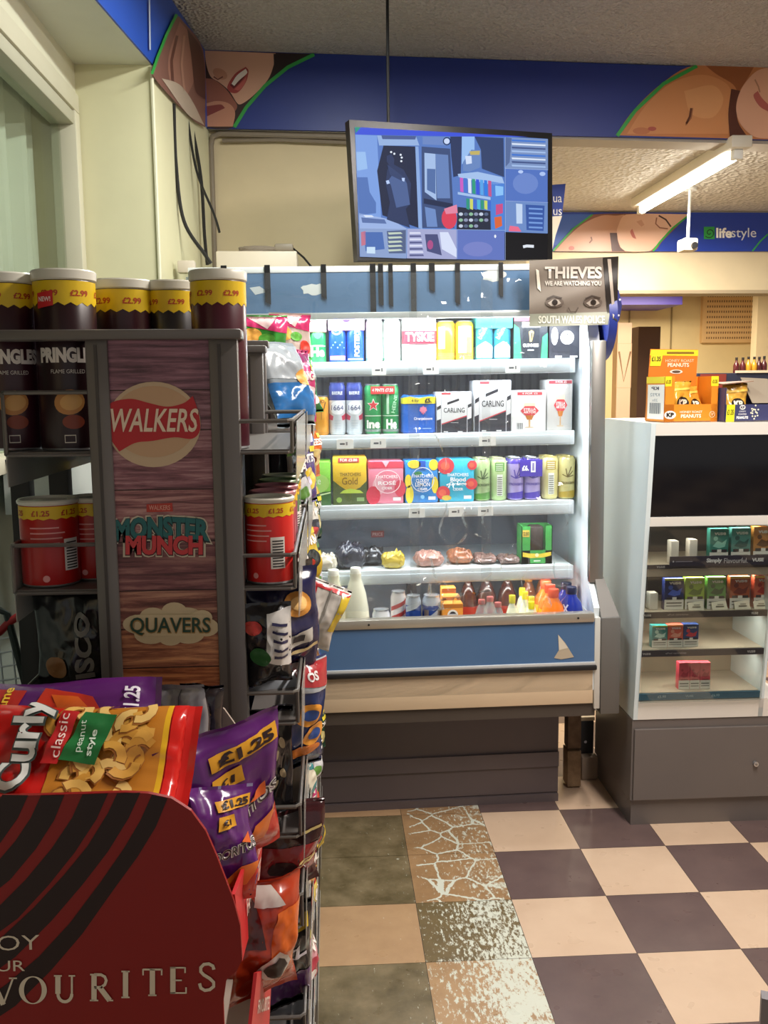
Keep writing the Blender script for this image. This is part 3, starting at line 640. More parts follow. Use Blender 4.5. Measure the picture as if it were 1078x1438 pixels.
b.tube([Vector((X_, mid.y, 2.3))-tl, Vector((X_, mid.y, zc(X_)+.002))-tl], .0055, BLACK, 8); b.box(X_-.05-tl.x, X_+.05-tl.x, mid.y-.02-tl.y, mid.y+.02-tl.y, 2.25-tl.z, 2.35-tl.z, BLACK); b.build('ceiling_pole', tv)

# ---------------------------------------------------------------- on top of the chiller
zt = 2.02+.012
b = MB(); A, B = aty(303, 362, 3.62), aty(417, 362, 3.62); zb = 2.02-.006
b.box(A.x, B.x, 3.62, 3.78, zb, zb+.105, mat('#d8ccb8', .45), .006)
o = b.build('recorder_box', loc=((A.x+B.x)/2, 3.7, zb)); tag(o, 'cream recorder box standing on top of the chiller', 'box')
b = MB(); pts = []
for k in range(70):
    a = k*.62; pts.append((A.x+.16+.075*math.cos(a), 3.66+.03*math.sin(a), zb+.112+.0006*k*.2+.003*math.sin(k)))
b.tube(pts, .004, mat('#8b7f70', .5), 5); b.box(A.x+.22, A.x+.29, 3.64, 3.69, zb+.108, zb+.135, mat('#8f8474', .5), .006)
b.tube([(A.x+.29, 3.67, zb+.12), (A.x+.33, 3.62, zb+.08), (A.x+.37, 3.6, zb+.03), (A.x+.39, 3.6, zb+.008)], .004, BLACK, 6)
o = b.build('cable_coil', loc=(A.x+.2, 3.66, zb+.108)); tag(o, 'coiled grey lead with adaptor lying on the recorder box', 'cable')
p = aty(262, 372, 3.42); b = MB(); b.box(p.x-.03, p.x+.03, 3.40, 3.44, 2.012, 2.055, mat('#cfc4b4', .5), .004)
o = b.build('small_socket', loc=(p.x, 3.42, 2.012)); tag(o, 'tiny cream plastic block at the far end of the chiller top', 'block')
# cables and pipe in the corner
PIPE = mat('#8a7d6c', .6)
b = MB(); b.tube([(-.478, 4.035, 2.03), (-.478, 4.035, 2.60), (-.47, 4.03, 2.635), (-.44, 4.03, 2.648), (0.0, 4.03, 2.64), (.5, 4.03, 2.628)], .012, PIPE, 8)
b.tube([(-.43, 4.03, 2.62), (-.2, 4.03, 2.625), (0.1, 4.03, 2.615), (.5, 4.03, 2.605)], .008, PIPE, 8)
o = b.build('wall_pipe', loc=(-.478, 4.035, 2.03)); tag(o, 'grey conduit pipe running up the corner and under the fascia banner', 'pipe')
for k, (pts, lab) in enumerate(([[(244, 146, 3.5), (247, 230, 3.5), (258, 310, 3.5), (288, 358, 3.5), (296, 370, 3.5)], 'thick black cable hanging in a loop beside the window pillar'],
                   [[(263, 165, 3.72), (276, 240, 3.7), (300, 300, 3.68), (308, 326, 3.64)], 'thin black cable running straight down to the recorder box'],
                   [[(268, 170, 3.8), (282, 250, 3.8), (287, 330, 3.8), (291, 372, 3.8)], 'black cable running down the corner beside the conduit pipe'])):
    P3 = [aty(*q) for q in pts]; sm = []
    for i in range(len(P3)-1):
        p0, p1, p2, p3 = P3[max(i-1, 0)], P3[i], P3[i+1], P3[min(i+2, len(P3)-1)]
        for t in range(8):
            t /= 8; sm.append(.5*((2*p1)+(p2-p0)*t+(2*p0-5*p1+4*p2-p3)*t*t+(3*p1-p0-3*p2+p3)*t**3))
    sm.append(P3[-1]); b = MB(); b.tube(sm, .007 if k != 1 else .005, mat('#1b1a1a', .5), 6)
    o = b.build('hanging_cable', loc=P3[-1]); tag(o, lab, 'cable', 'cables in the corner')

# ---------------------------------------------------------------- clear curtain and warning poster
CLR = clearmat('clear_plastic', '#f4f6f6', .05, .06, .035, '#e8eef2')
def strip(px0, px1, zt_, zb_, seed, amp, label):
    x0, x1 = aty(px0, 600, 3.30).x, aty(px1, 600, 3.30).x; b = MB(); nx, nz = 50, 150
    V = []
    for j in range(nz+1):
        row = []
        for i in range(nx+1):
            x = x0+(x1-x0)*i/nx; z = zb_+(zt_-zb_)*j/nz; q_ = Vector((x*5, z*2.2, seed)); w = noise.noise(q_)*amp+noise.noise(Vector((x*16, z*7, seed+9)))*amp*.4+noise.noise(Vector((x*45+z*20, z*30, seed+13)))*amp*.16
            c = abs(noise.noise(Vector((x*9+z*4, z*9-x*3, seed+3))))
            row.append(b.bm.verts.new((x+.008*noise.noise(Vector((0, z*3, seed))), 3.312-.035*(1-j/nz)+w*(1.1-j/nz*.8)-.012*max(0, .12-c)/.12*(1-.7*j/nz), z)))
        V.append(row)
    k = b.mi(CLR)
    for j in range(nz):
        for i in range(nx): b.bm.faces.new((V[j][i], V[j][i+1], V[j+1][i+1], V[j+1][i])).material_index = k
    o = b.build('plastic_strip', loc=((x0+x1)/2, 3.3, zb_), ang=180); tag(o, label, 'curtain strip', 'clear curtain strips over the chiller')
strip(300, 588, 2.0, .80, 1.3, .02, 'clear plastic curtain strip over the left half of the chiller shelves')
strip(574, 690, 2.0, .80, 5.1, .036, 'narrow crumpled clear curtain strip hanging down the middle of the chiller')
strip(676, 800, 1.98, .80, 8.7, .02, 'clear plastic curtain strip at the right half of the chiller, beside the warning poster')
yp = 3.27; b = MB(); PO = mat('#84796f', .5, 0, .1, spec=.3); n = 16
co = [(743, 366), (868, 360), (853, 456), (743, 459)]
def pmap(u, v, h):   # picture coordinates bulged a little
    t = (u-743)/125; return aty(u, v, yp-.02*math.sin(PI*min(max(t, 0), 1))-.006*math.sin(v*.12+t*4))+Vector((0, -h, 0))
b.on(pmap, 5, .0022); b.poly(co, PO, 0)
b.poly([(743, 441), (856, 438), (853, 456), (743, 459)], '#a4a798', 1)
b.poly([(846, 362), (868, 360), (866, 452), (852, 440)], '#2b2624', 1); b.poly([(852, 364), (857, 364), (863, 440), (860, 448)], '#b8aca0', 2)
b.poly([(752, 378), (756, 380), (759, 410), (754, 405)], '#e6dccc', 2)
b.text('THIEVES', 804.5, 383, w=80, ht=17, m='#ddd6cc', lay=2, bold=.035, flip=-1); b.text('WE ARE WATCHING YOU', 804, 398, w=79, ht=6.5, m='#cfc8be', lay=2, bold=.03, flip=-1)
b.text('SOUTH WALES POLICE', 802, 449, w=93, ht=11, m='#f0eee0', lay=2, bold=.03, flip=-1)
for ex in (778, 832):
    b.poly(ell(ex, 425, 13, 7), '#6b5f57', 2); b.poly([(ex-10, 426), (ex-3, 421), (ex+5, 421), (ex+9, 426), (ex+2, 430), (ex-5, 430)], '#b8ada2', 3); b.poly(ell(ex, 425, 4), '#2f2723', 4); b.stroke([(ex-11, 420), (ex-2, 416), (ex+10, 419)], 2.5, '#4a403a', 3)
b.stroke([(797, 432), (800, 438), (808, 438), (811, 432)], 1.6, '#5d524b', 3)
o = b.build('warning_poster', loc=(aty(800, 458, yp).x, yp, aty(800, 458, yp).z), ang=180); tag(o, 'grey police warning poster with staring eyes hung at the chiller corner', 'poster')
# ================================================================ CANS, PACKS, BOTTLES
YF = 3.45
def X_(px, y=600, Y=YF): return aty(px, y, Y).x
def can_body(r, h, body, art=None, bands=(), top=ALU):
    """drinks can: bands = [(z0, z1, colour)] as fractions of the height"""
    b = MB(); R = r
    prof = [(R*.80, 0), (R*.86, h*.008), (R, h*.05)]; mats = [ALU, mat(body, .25, .3)]
    zz = .05
    B = mat(body, .22, .15, .03)
    for (z0, z1, c) in sorted(bands):
        if z0 > zz+.002: prof.append((R, h*z0)); mats.append(B); zz = z0
        prof.append((R, h*z1)); mats.append(mat(c, .22, .15, .03)); zz = z1
    if zz < .91: prof.append((R, h*.91)); mats.append(B)
    prof += [(R*.84, h*.972), (R*.86, h*.985), (R*.86, h*.998), (R*.79, h), (R*.77, h*.985), (.001, h*.985)]
    mats += [B if not bands or bands[-1][1] < .9 else mats[-1], top, top, top, top, top]
    b.lathe(prof, (0, 0, 0), B, 28, mats)
    if art: b.on(cylmap(R), .008, .0004); art(b, R, h)
    return b
def can_pack(name, label, k, px0, px1, pytop, body, arts, bands=(), carrier=None, grp=None, n=2, cat='beer pack', top=ALU, wrap=None, depth=2):
    x0, x1 = X_(px0), X_(px1); w = x1-x0; r = w/n/2*.985; cx = (x0+x1)/2; z = zs(k, cx)+.001; h = aty((px0+px1)/2, pytop, YF).z-z
    t = thing(name, label, cat, (cx, YF+r, z), 0, grp)
    for i in range(n):
        a = arts[i % len(arts)] if arts else None
        o = can_body(r, h, body, a, bands, top).build('can', t); o.location = ((i-(n-1)/2)*w/n, 0, 0)
        for d in range(1, depth): dup(o, t, ((i-(n-1)/2)*w/n, 2.03*r*d, 0), 0)
    if carrier:
        col, z0, fn = carrier
        b = MB(); y0, y1 = -r-.0012, r*(2*depth-1)+.001
        if z0 is not None: b.box(-w/2-.001, w/2+.001, y0, y1, h*z0, h+.004, P(col), .004)
        b.on(front(0, y0, 0), None, .0005)
        if fn: fn(b, w, h)
        b.build('carrier', t)
    return t
def box_pack(name, label, k, px0, px1, pytop, col, art, grp=None, cat='beer pack', d=.14, bev=.004, Yf=YF, zbase=None, side=None, rz=0):
    x0, x1 = X_(px0, 600, Yf), X_(px1, 600, Yf); w = x1-x0; cx = (x0+x1)/2; z = (zs(k, cx) if zbase is None else zbase)+.001; h = aty((px0+px1)/2, pytop, Yf).z-z
    b = MB(); b.box(-w/2, w/2, -d/2, d/2, 0, h, P(col), bev); b.on(front(0, -d/2, 0), None, .0005)
    art(b, w, h)
    o = b.build(name); o.location = (cx, Yf+d/2, z); o.rotation_euler.z = rz
    return tag(o, label, cat, grp)
def shrink_pack(name, label, k, px0, px1, pytop, col, art, grp=None, cat='beer pack'):
    """film-wrapped pack: two can outlines pulled together by the film"""
    x0, x1 = X_(px0), X_(px1); w = x1-x0; cx = (x0+x1)/2; z = zs(k, cx)+.001; h = aty((px0+px1)/2, pytop, YF).z-z
    b = MB(); n = 48; rows = []
    def out(t, s):
        a = 2*PI*t; ca, sa = math.cos(a), math.sin(a); e = .38
        return (math.copysign(abs(ca)**e, ca)*w/2*s, math.copysign(abs(sa)**e, sa)*w/2*s*(1-.05*math.exp(-(ca/.12)**2)))
    for (zz, s) in ((0, .9), (.04, .99), (.1, 1), (.85, 1), (.93, .98), (.97, .9), (1, .82), (.99, .5)):
        rows.append([b.bm.verts.new((*out(i/n, s), h*zz*(1-(.02*math.cos(4*PI*i/n+PI) if zz > .9 else 0)))) for i in range(n)])
    f = mat(col, .2, 0, .04, spec=.7); k_ = b.mi(f)
    for j in range(len(rows)-1):
        for i in range(n): b.bm.faces.new((rows[j][i], rows[j][(i+1) % n], rows[j+1][(i+1) % n], rows[j+1][i])).material_index = k_
    b.bm.faces.new(rows[0][::-1]).material_index = k_; b.bm.faces.new(rows[-1]).material_index = k_
    def mp(u, v, hh):
        c = min(1, abs(u)/(w/2)); y = -(w/2)*(max(0, 1-c**(2/.38)))**(.19)
        return Vector((u, y*(1-.0)-hh-.0006, v))
    b.on(mp, .006, .0013); art(b, w, h)
    o = b.build(name); o.location = (cx, YF+w/2, z); return tag(o, label, cat, grp)
G1, G2, G3 = 'packs on the top chiller shelf', 'packs on the second chiller shelf', 'packs on the third chiller shelf'
def vt(s, col, z, ht, w=None, dx=0): return lambda b, r, h: b.text(s, dx, h*z, w=w, ht=ht, m=col, rot=PI/2, bold=.02)
# --- top shelf
def a(b, r, h, s='ken'):
    b.poly(ell(0, h*.72, r*.55, h*.16), '#58c878')
    b.poly(ell(0, h*.4, r*1.1, h*.02, 14), '#dff0e0'); b.text(s, 0, h*.26, ht=.034, m='#ffffff', bold=.05)
can_pack('beer_pack', 'green lager can pack with pale card top, first on the top shelf', 0, 412, 460, 449, '#2f9c58', [a, lambda b, r, h: a(b, r, h, 'He')], carrier=('#f3e4e0', .72, lambda b, w, h: (b.poly(ell(0, h*.985, .013, .008, 10, PI, 2*PI), '#8a5a5a'), b.poly(rect(-w/2, h*.72, w/2, h*.735), '#d86a6a'))), grp=G1)
def a1(b, r, h):
    b.stroke(ell(-r*.1, h*.78, r*.6, r*.6), .005, '#ffffff', 1, True); b.text('US', 0, h*.78, ht=.018, m='#e8f0ff', bold=.03)
    for q in range(7): b.poly(ell(-r*.8+q*r*.27, h*(.35+.06*(q % 3)), .0025, n=8), '#9cc8ff')
    b.poly(rect(-r, h*.07, r, h*.16), '#e89ac8')
def a2(b, r, h):
    b.text("FOSTER'S", r*.15, h*.45, w=h*.62, ht=.019, m='#ffffff', rot=PI/2, bold=.03); b.poly(rect(-r, h*.07, r, h*.1), '#d9e6f8')
can_pack('beer_pack', 'bright blue lager can pack with pinkish card top on the top shelf', 0, 463, 513, 448, '#2158c4', [a1, a2], carrier=('#e3a3d2', .74, lambda b, w, h: b.poly(ell(0, h*.985, .014, .009, 10, PI, 2*PI), '#5a4070')), grp=G1)
def a(b, r, h):
    b.poly(rect(-r*1.2, h*.55, r*1.2, h*.57), '#7fc4a4'); b.poly(rect(-r*.5, h*.6, r*.5, h*.75), '#6fc49c'); b.stroke([(-r*.6, h*.3), (-r*.2, h*.34), (r*.3, h*.28), (r*.7, h*.33)], .004, '#9ad0b8')
    for q in range(9): b.poly(ell(-r*.9+q*r*.22, h*(.14+.05*(q % 2)), .003, n=7), '#a9d8c4')
can_pack('beer_pack', 'pair of pale mint green and white cans on the top shelf', 0, 515, 564, 447, '#dff0e6', [a], bands=[(.05, .1, '#9cd0b4'), (.8, .91, '#e8f6ee')], grp=G1)
def a(b, w, h):
    b.poly(rect(-w*.49, h*.38, w*.49, h*.66), '#c23547'); b.text('TYSKIE', 0, h*.53, w=w*.8, ht=h*.2, m='#ffffff', bold=.03, lay=3.5); b.poly(rect(-w*.3, h*.74, w*.3, h*.8), '#e9d8d8')
shrink_pack('beer_pack', 'white film-wrapped pack with a wide red band on the top shelf', 0, 565, 614, 442, '#f4f0ef', a, G1)
def a1(b, r, h): b.poly(rect(-r*1.2, h*.12, r*1.2, h*.2), '#8a7c40'); b.poly(rect(-r, h*.3, -r*.2, h*.85), '#f8e6b0')
def a2(b, r, h):
    b.poly(rect(-r*.8, h*.2, r*.7, h*.86), '#f7efdf'); b.poly(rect(r*.1, h*.2, r*.8, h*.6), '#f1d35a', 2); b.poly(rect(-r*.8, h*.12, r*.8, h*.18), '#7a6a48')
    for q in range(8): b.poly(rect(-r*.6, h*(.26+.05*q), r*.05, h*(.275+.05*q)), '#cdbfb0', 2)
can_pack('beer_pack', 'pair of bright yellow cans on the top shelf', 0, 614, 666, 450, '#f2cb3a', [a1, a2], grp=G1)
def a(b, r, h):
    b.poly([(-r*1.1, 0.06*h), (r*1.1, .06*h), (r*1.1, h*.3), (0, h*.42), (-r*1.1, h*.3)], '#dcebf0'); b.text('blanc', -r*.3, h*.62, ht=.018, m='#eafafc', rot=PI/3); b.poly(rect(r*.2, h*.4, r*.9, h*.7), '#23788f')
    for q in range(5): b.poly(rect(-r*.7, h*(.1+.04*q), r*.4, h*(.112+.04*q)), '#9ab4c4', 2)
can_pack('beer_pack', 'teal can pack with turquoise card top on the top shelf', 0, 668, 718, 442, '#3f9fb4', [a], carrier=('#58c2c4', .7, lambda b, w, h: b.poly(ell(0, h*.98, .016, .011, 10, PI, 2*PI), '#454a58')), grp=G1)
def a(b, w, h):
    b.poly(rect(-w/2, h*.86, w/2, h), '#e0718c'); b.poly(rect(-w*.26, h*.72, w*.28, h*.84), '#f4f6f4'); b.poly([(-w*.5, 0), (-w*.26, 0), (-w*.34, h*.7), (-w*.5, h*.8)], '#3e9a6c'); b.poly([(w*.3, 0), (w*.5, 0), (w*.5, h*.6), (w*.34, h*.5)], '#3e9a6c')
    b.poly([(-w*.2, h*.02), (w*.22, h*.02), (w*.26, h*.7), (-w*.24, h*.7)], '#22262e', 2); b.poly([(-w*.03, h*.4), (w*.03, h*.4), (w*.09, h*.62), (w*.02, h*.66), (-w*.06, h*.62)], '#d9b26a', 3); b.poly([(-w*.0, h*.44), (w*.03, h*.46), (w*.05, h*.6), (w*.01, h*.6)], '#22262e', 4)
    b.text('GUINNESS', 0, h*.32, w=w*.46, ht=h*.075, m='#f2f2ee', lay=4, bold=.02); b.text('4 for', w*.2, h*.93, w=w*.3, ht=h*.07, m='#ffffff', bold=.03); b.poly(rect(-w*.09, h*.2, w*.09, h*.225), '#e8e8e8', 4)
box_pack('beer_pack', 'black stout pack with gold harp and green sides on the top shelf', 0, 720, 767, 442, '#2c313a', a, G1)
def a(b, w, h):
    b.poly(ell(-w*.34, h*.62, w*.1, h*.24), '#e8e8e8'); b.poly(ell(w*.03, h*.58, w*.2, w*.2, 28), '#f2f2f2'); b.text('V', w*.03, h*.68, ht=h*.09, m='#3a3640', lay=3, bold=.02)
    b.poly(rect(-w*.1, h*.52, w*.16, h*.535), '#9a98a0', 3); b.poly(rect(-w*.07, h*.46, w*.13, h*.475), '#9a98a0', 3); b.poly(ell(0, h*.2, w*.42, h*.2, 24, 0, PI), '#2b2c36', 1); b.poly(rect(-w*.32, h*.04, -w*.12, h*.09), '#e0e0e0'); b.poly(rect(w*.12, h*.04, w*.34, h*.09), '#e0e0e0'); b.poly(rect(w*.4, h*.2, w*.46, h*.95), '#5a7a88')
box_pack('beer_pack', 'black pack with a white circle under the poster on the top shelf', 0, 769, 816, 452, '#30303a', a, G1)
# --- second shelf
def a(b, r, h):
    b.stroke([(-r*.6, h*.85), (-r*.35, h*.68), (0, h*.6), (r*.35, h*.68), (r*.6, h*.85)], .004, '#6b4a1a'); b.stroke([(0, h*.6), (0, h*.4)], .003, '#a86f1c'); b.text('HO', 0, h*.86, ht=.012, m='#7a4a14', bold=.03); b.poly(rect(-r, h*.04, r, h*.09), '#c98a2a')
can_pack('beer_pack', 'pair of plain amber cans at the start of the second shelf', 1, 420, 462, 556, '#f0a836', [a], grp=G2)
def a(b, r, h):
    b.poly(ell(0, h*.52, r*.95, h*.13), '#eef2f6', 1); b.text('1664', 0, h*.52, w=r*1.5, ht=h*.1, m='#31407a', lay=3); b.text('BIERE', 0, h*.8, w=r*1.3, ht=h*.06, m='#e6ecf6', bold=.02)
    b.poly([(-r*1.3, h*.42), (-r*.5, h*.36), (-r*.6, h*.28), (-r*1.3, h*.3)], '#c23a58'); b.poly([(r*1.3, h*.42), (r*.5, h*.36), (r*.6, h*.28), (r*1.3, h*.3)], '#c23a58')
    for q in range(4): b.poly(rect(-r*.4, h*(.12+.05*q), r*.4, h*(.13+.05*q)), '#b4c0cc')
can_pack('beer_pack', 'pair of tall navy and white cans with red sides on the second shelf', 1, 462, 510, 537, '#dfe6ec', [a], bands=[(.66, .91, '#39478f')], grp=G2, top=mat('#4a5590', .3, .6))
def a1(b, r, h):
    b.poly(star(0, h*.58, r*.78, r*.34), '#f3f5ee'); b.poly(star(0, h*.58, r*.62, r*.26), '#d23a40', 2); b.text('ine', 0, h*.2, ht=h*.17, w=r*1.7, m='#f2f6ee', bold=.05); b.poly(rect(-r*1.2, h*.36, r*1.2, h*.375), '#cfe6cf')
def a2(b, r, h):
    b.text('He', r*.1, h*.2, ht=h*.2, w=r*1.3, m='#f2f6ee', bold=.06); b.text('HEINE', r*.45, h*.6, w=h*.36, ht=r*.45, m='#a9d8b4', rot=PI/2-.2, bold=.02); b.poly(rect(-r*.5, h*.4, -r*.2, h*.85), '#b9dcc0'); b.poly(rect(-r*1.2, h*.36, r*1.2, h*.375), '#cfe6cf')
can_pack('beer_pack', 'green can pack with a red star and red price card on the second shelf', 1, 512, 561, 539, '#2a9150', [a1, a2], bands=[(.05, .1, '#8f9a94')], carrier=('#d63c3c', None, lambda b, w, h: (b.poly(rect(-w*.32, h*.8, w*.36, h*.95), '#d63c3c'), b.text('4 PINTS £7.50', w*.02, h*.875, w=w*.6, ht=h*.07, m='#ffe9e2', bold=.03))), grp=G2)
def a(b, w, h):
    b.poly([(-w*.49, h*.78), (w*.49, h*.78), (w*.49, h*.95), (w*.25, h*.97), (0, h*.92), (-w*.25, h*.97), (-w*.49, h*.93)], '#f3e22e'); b.text('4 for', -w*.1, h*.86, ht=h*.075, m='#7a6a18', lay=3, bold=.02); b.text('£5.', w*.26, h*.86, ht=h*.12, m='#2a2a22', lay=3, bold=.05)
    b.poly(ell(w*.12, h*.62, w*.1, h*.08, 12), '#e07a9c'); b.stroke([(w*.12, h*.5), (w*.12, h*.64)], .005, '#e07a9c'); b.poly(star(w*.12, h*.62, w*.12, w*.06, 7), '#e88aa8', 2); b.text('Oranjeboom', w*.12, h*.38, w=w*.52, ht=h*.1, m='#ffffff', bold=.02); b.poly(rect(-w*.15, h*.12, w*.0, h*.14), '#9cc0ee'); b.poly(rect(w*.1, h*.12, w*.35, h*.14), '#9cc0ee')
shrink_pack('beer_pack', 'royal blue film-wrapped pack with a yellow price band on the second shelf', 1, 563, 613, 555, '#1c63c6', a, G2)
def carling(b, w, h):
    b.poly([(-w*.36, 0), (w*.36, 0), (w*.36, h*.4), (-w*.36, h*.2)], '#2b2c36'); b.stroke([(-w*.36, h*.21), (w*.36, h*.41)], .004, '#c8434e', 2); b.text('CARLING', 0, h*.55, w=w*.6, ht=h*.12, m='#24242c', bold=.01)
    b.poly([(-w*.2, h*.68), (w*.14, h*.78), (w*.14, h*.84), (-w*.2, h*.74)], '#2e2f38'); b.stroke([(-w*.37, 0), (-w*.37, h)], .002, '#b9bcc4'); b.stroke([(w*.37, 0), (w*.37, h)], .002, '#b9bcc4')
    b.poly([(-w*.5, 0), (-w*.38, 0), (-w*.38, h*.34), (-w*.5, h*.3)], '#2b2c36'); b.poly([(w*.38, 0), (w*.5, 0), (w*.5, h*.36), (w*.38, h*.32)], '#2b2c36'); b.poly([(-w*.49, h*.55), (-w*.38, h*.6), (-w*.38, h*.68), (-w*.49, h*.63)], '#2e2f38'); b.poly([(w*.39, h*.6), (w*.49, h*.64), (w*.49, h*.72), (w*.39, h*.68)], '#2e2f38')
    b.poly(rect(-w*.1, h*.24, w*.12, h*.25), '#d8d8dc', 3); b.poly(rect(-w*.36, h*.93, -w*.1, h*.98), '#d0525a')
    b.poly(rect(-w*.3, h*.015, -w*.18, h*.035), '#e8e8ea', 3); b.poly(rect(w*.1, h*.015, w*.24, h*.035), '#e8e8ea', 3)
box_pack('beer_pack', 'shorter white and black lager box with slanted stripe on the second shelf', 1, 613, 662, 550, '#eceef0', carling, G2)
box_pack('beer_pack', 'taller white and black lager box with slanted stripe on the second shelf', 1, 666, 717, 534, '#e6e8ec', carling, G2)
def stella(b, w, h, grey=0):
    cx = w*.02
    b.poly(rect(-w*.34, h*.88, w*.38, h*.96) if not grey else rect(-w*.46, h*.92, w*.46, h*.985), '#cf4a52' if not grey else '#a83a46'); b.text('4 FOR £5', cx, h*.92 if not grey else h*.953, w=w*.45, ht=h*.04, m='#ffe8e4', bold=.02)
    b.poly([(cx-w*.16, h*.68), (cx+w*.16, h*.68), (cx+w*.17, h*.48), (cx+w*.07, h*.28), (cx-w*.07, h*.28), (cx-w*.17, h*.48)], '#c8792c'); b.poly(rect(cx-w*.16, h*.6, cx+w*.16, h*.7), '#efe0c4', 2)
    b.poly(rect(cx-w*.025, h*.1, cx+w*.025, h*.28), '#c9a070'); b.poly(ell(cx, h*.09, w*.14, h*.02, 14), '#c9b8a0'); b.poly(ell(cx, h*.5, w*.27, h*.13, 6), '#d9424c', 3); b.text('STELLA', cx, h*.535, w=w*.36, ht=h*.06, m='#ffffff', lay=5, bold=.02); b.text('ARTOIS', cx, h*.465, w=w*.36, ht=h*.06, m='#ffffff', lay=5, bold=.02)
    if not grey:
        for q in range(6): b.poly(rect(-w*.34+q*w*.03, h*.05, -w*.325+q*w*.03, h*.2), '#3a3a40')
box_pack('beer_pack', 'short white lager box with a stemmed glass picture and red strip on the second shelf', 1, 716, 765, 548, '#eff0f0', lambda b, w, h: stella(b, w, h), G2, rz=.06)
box_pack('beer_pack', 'tall grey lager box with a stemmed glass picture, last on the second shelf', 1, 768, 803, 533, '#c9c8c6', lambda b, w, h: stella(b, w, h, 1), G2)
# --- third shelf
def th(name, lines, top, base, extra, tc='#ffffff'):
    def f(b, w, h):
        extra(b, w, h)
        b.text('THATCHERS', w*.02, h*.64, w=w*.62, ht=h*.075, m=tc, lay=5, bold=.015)
        for i, (s, z, ww, hh) in enumerate(lines): b.text(s, w*.03, h*z, w=w*ww, ht=h*hh, m=tc, lay=5, bold=.02)
        b.poly(rect(w*.2, h*.07, w*.42, h*.15), '#e8ecec' if name != 'gold' else '#8aa86a', 3)
    return f
def ex(b, w, h):
    b.poly([(-w/2, 0), (w/2, 0), (w/2, h*.32), (-w/2, h*.26)], '#3f6a34'); b.poly(ell(w*.05, h*.5, w*.4, h*.22), '#a7d66a', 2); b.stroke([(-w*.5, h*.27), (-w*.1, h*.2), (w*.5, h*.29)], .005, '#d9f0b4', 3)
    b.text('Haze', -w*.08, h*.56, w=w*.5, ht=h*.16, m='#f4fbe8', lay=5); b.text('SOMERSET', -w*.1, h*.14, w=w*.36, ht=h*.05, m='#ffffff', lay=5, bold=.03)
box_pack('cider_pack', 'lime green cloudy cider box, first on the third shelf', 2, 420, 463, 648, '#7fc243', ex, G3, 'cider pack', bev=.006)
def ex(b, w, h):
    b.poly([(-w/2, 0), (w/2, 0), (w/2, h*.5), (w*.3, h*.36), (-.0, h*.26), (-w*.3, h*.4), (-w/2, h*.52)], '#4c5a2a'); b.poly([(-w*.3, h*.24), (w*.4, h*.24), (w*.3, h*.3), (0, h*.34), (-w*.2, h*.3)], '#b9d04a', 2); b.poly(rect(-w*.34, h*.89, w*.28, h*.99), '#d8524c', 2); b.text('FOR £5.00', -w*.03, h*.94, w=w*.5, ht=h*.06, m='#ffe8d8', lay=4, bold=.02)
    b.poly(ell(-w*.32, h*.1, w*.08), '#8fb44c', 2); b.text('Gold', 0, h*.5, w=w*.46, ht=h*.15, m='#7a5a10', lay=5)
box_pack('cider_pack', 'golden yellow cider box with an orchard at its foot on the third shelf', 2, 466, 514, 642, '#dcb42a', th('gold', [], 0, 0, ex, '#6a5418'), G3, 'cider pack', bev=.006)
def ex(b, w, h):
    b.poly(ell(-w*.36, h*.2, w*.2, h*.22), '#d23a50', 2); b.poly(ell(w*.4, h*.36, w*.16, h*.2), '#d8455a', 2); b.poly(rect(-w/2, h*.84, w/2, h), '#d8485a', 1); b.poly([(-w*.1, h), (0, h*.86), (w*.1, h)], '#f0b8c4', 2); b.stroke(ell(w*.05, h*.52, w*.36, h*.27), .003, '#ffe0e6', 3, True); b.poly(ell(-w*.2, h*.42, w*.18, h*.2), '#f0b6c2', 1)
box_pack('cider_pack', 'pink rose cider box with red apples on the third shelf', 2, 516, 566, 648, '#e8869a', th('rose', [('ROSÉ', .5, .5, .11), ('CIDER', .37, .3, .06)], 0, 0, ex), G3, 'cider pack', bev=.006)
def ex(b, w, h):
    for (x, z, rx, rz_, c) in ((-w*.36, h*.2, .12, .22, 0), (-w*.4, h*.52, .1, .16, 0), (w*.4, h*.42, .1, .2, 0), (-w*.22, h*.92, .2, .1, 0), (w*.36, h*.9, .14, .13, 0)): b.poly(ell(x, z, w*rx, h*rz_), '#f0d83a', 2)
    b.poly(rect(-w*.08, h*.78, w*.12, h), '#2456b4', 2); b.poly(ell(-w*.1, h*.7, w*.12, h*.05), '#2f8a4a', 2); b.stroke(ell(w*.03, h*.55, w*.34, h*.29), .003, '#dfeaf8', 3, True); b.poly(ell(w*.03, h*.14, w*.06), '#8fc6f0', 2)
box_pack('cider_pack', 'blue lemon cider box with yellow lemons on the third shelf', 2, 568, 615, 647, '#2f86cf', th('lemon', [('CLOUDY', .53, .4, .08), ('LEMON', .44, .44, .1), ('CIDER', .33, .3, .06)], 0, 0, ex), G3, 'cider pack', bev=.006)
def ex(b, w, h):
    for (x, z, r_) in ((-w*.32, h*.85, .24), (-w*.4, h*.22, .2), (w*.42, h*.42, .17), (w*.44, h*.86, .14)):
        b.poly(ell(x, z, w*r_, h*r_*.8), '#d8404a', 2); b.poly(ell(x-w*.02, z, w*r_*.55, h*r_*.4), '#e8664e', 3)
    b.poly(ell(-w*.3, h*.1, w*.14, h*.06), '#d8b848', 4); b.stroke([(-w*.3, h*.4), (-w*.2, h*.44), (-w*.24, h*.34)], .006, '#ffffff', 4)
box_pack('cider_pack', 'turquoise cider box with sliced red fruit on the third shelf', 2, 617, 666, 645, '#35b0cf', th('fruit', [('Blood', .53, .44, .1), ('Orange', .42, .5, .1), ('CIDER', .3, .3, .06)], 0, 0, ex), G3, 'cider pack', bev=.006)
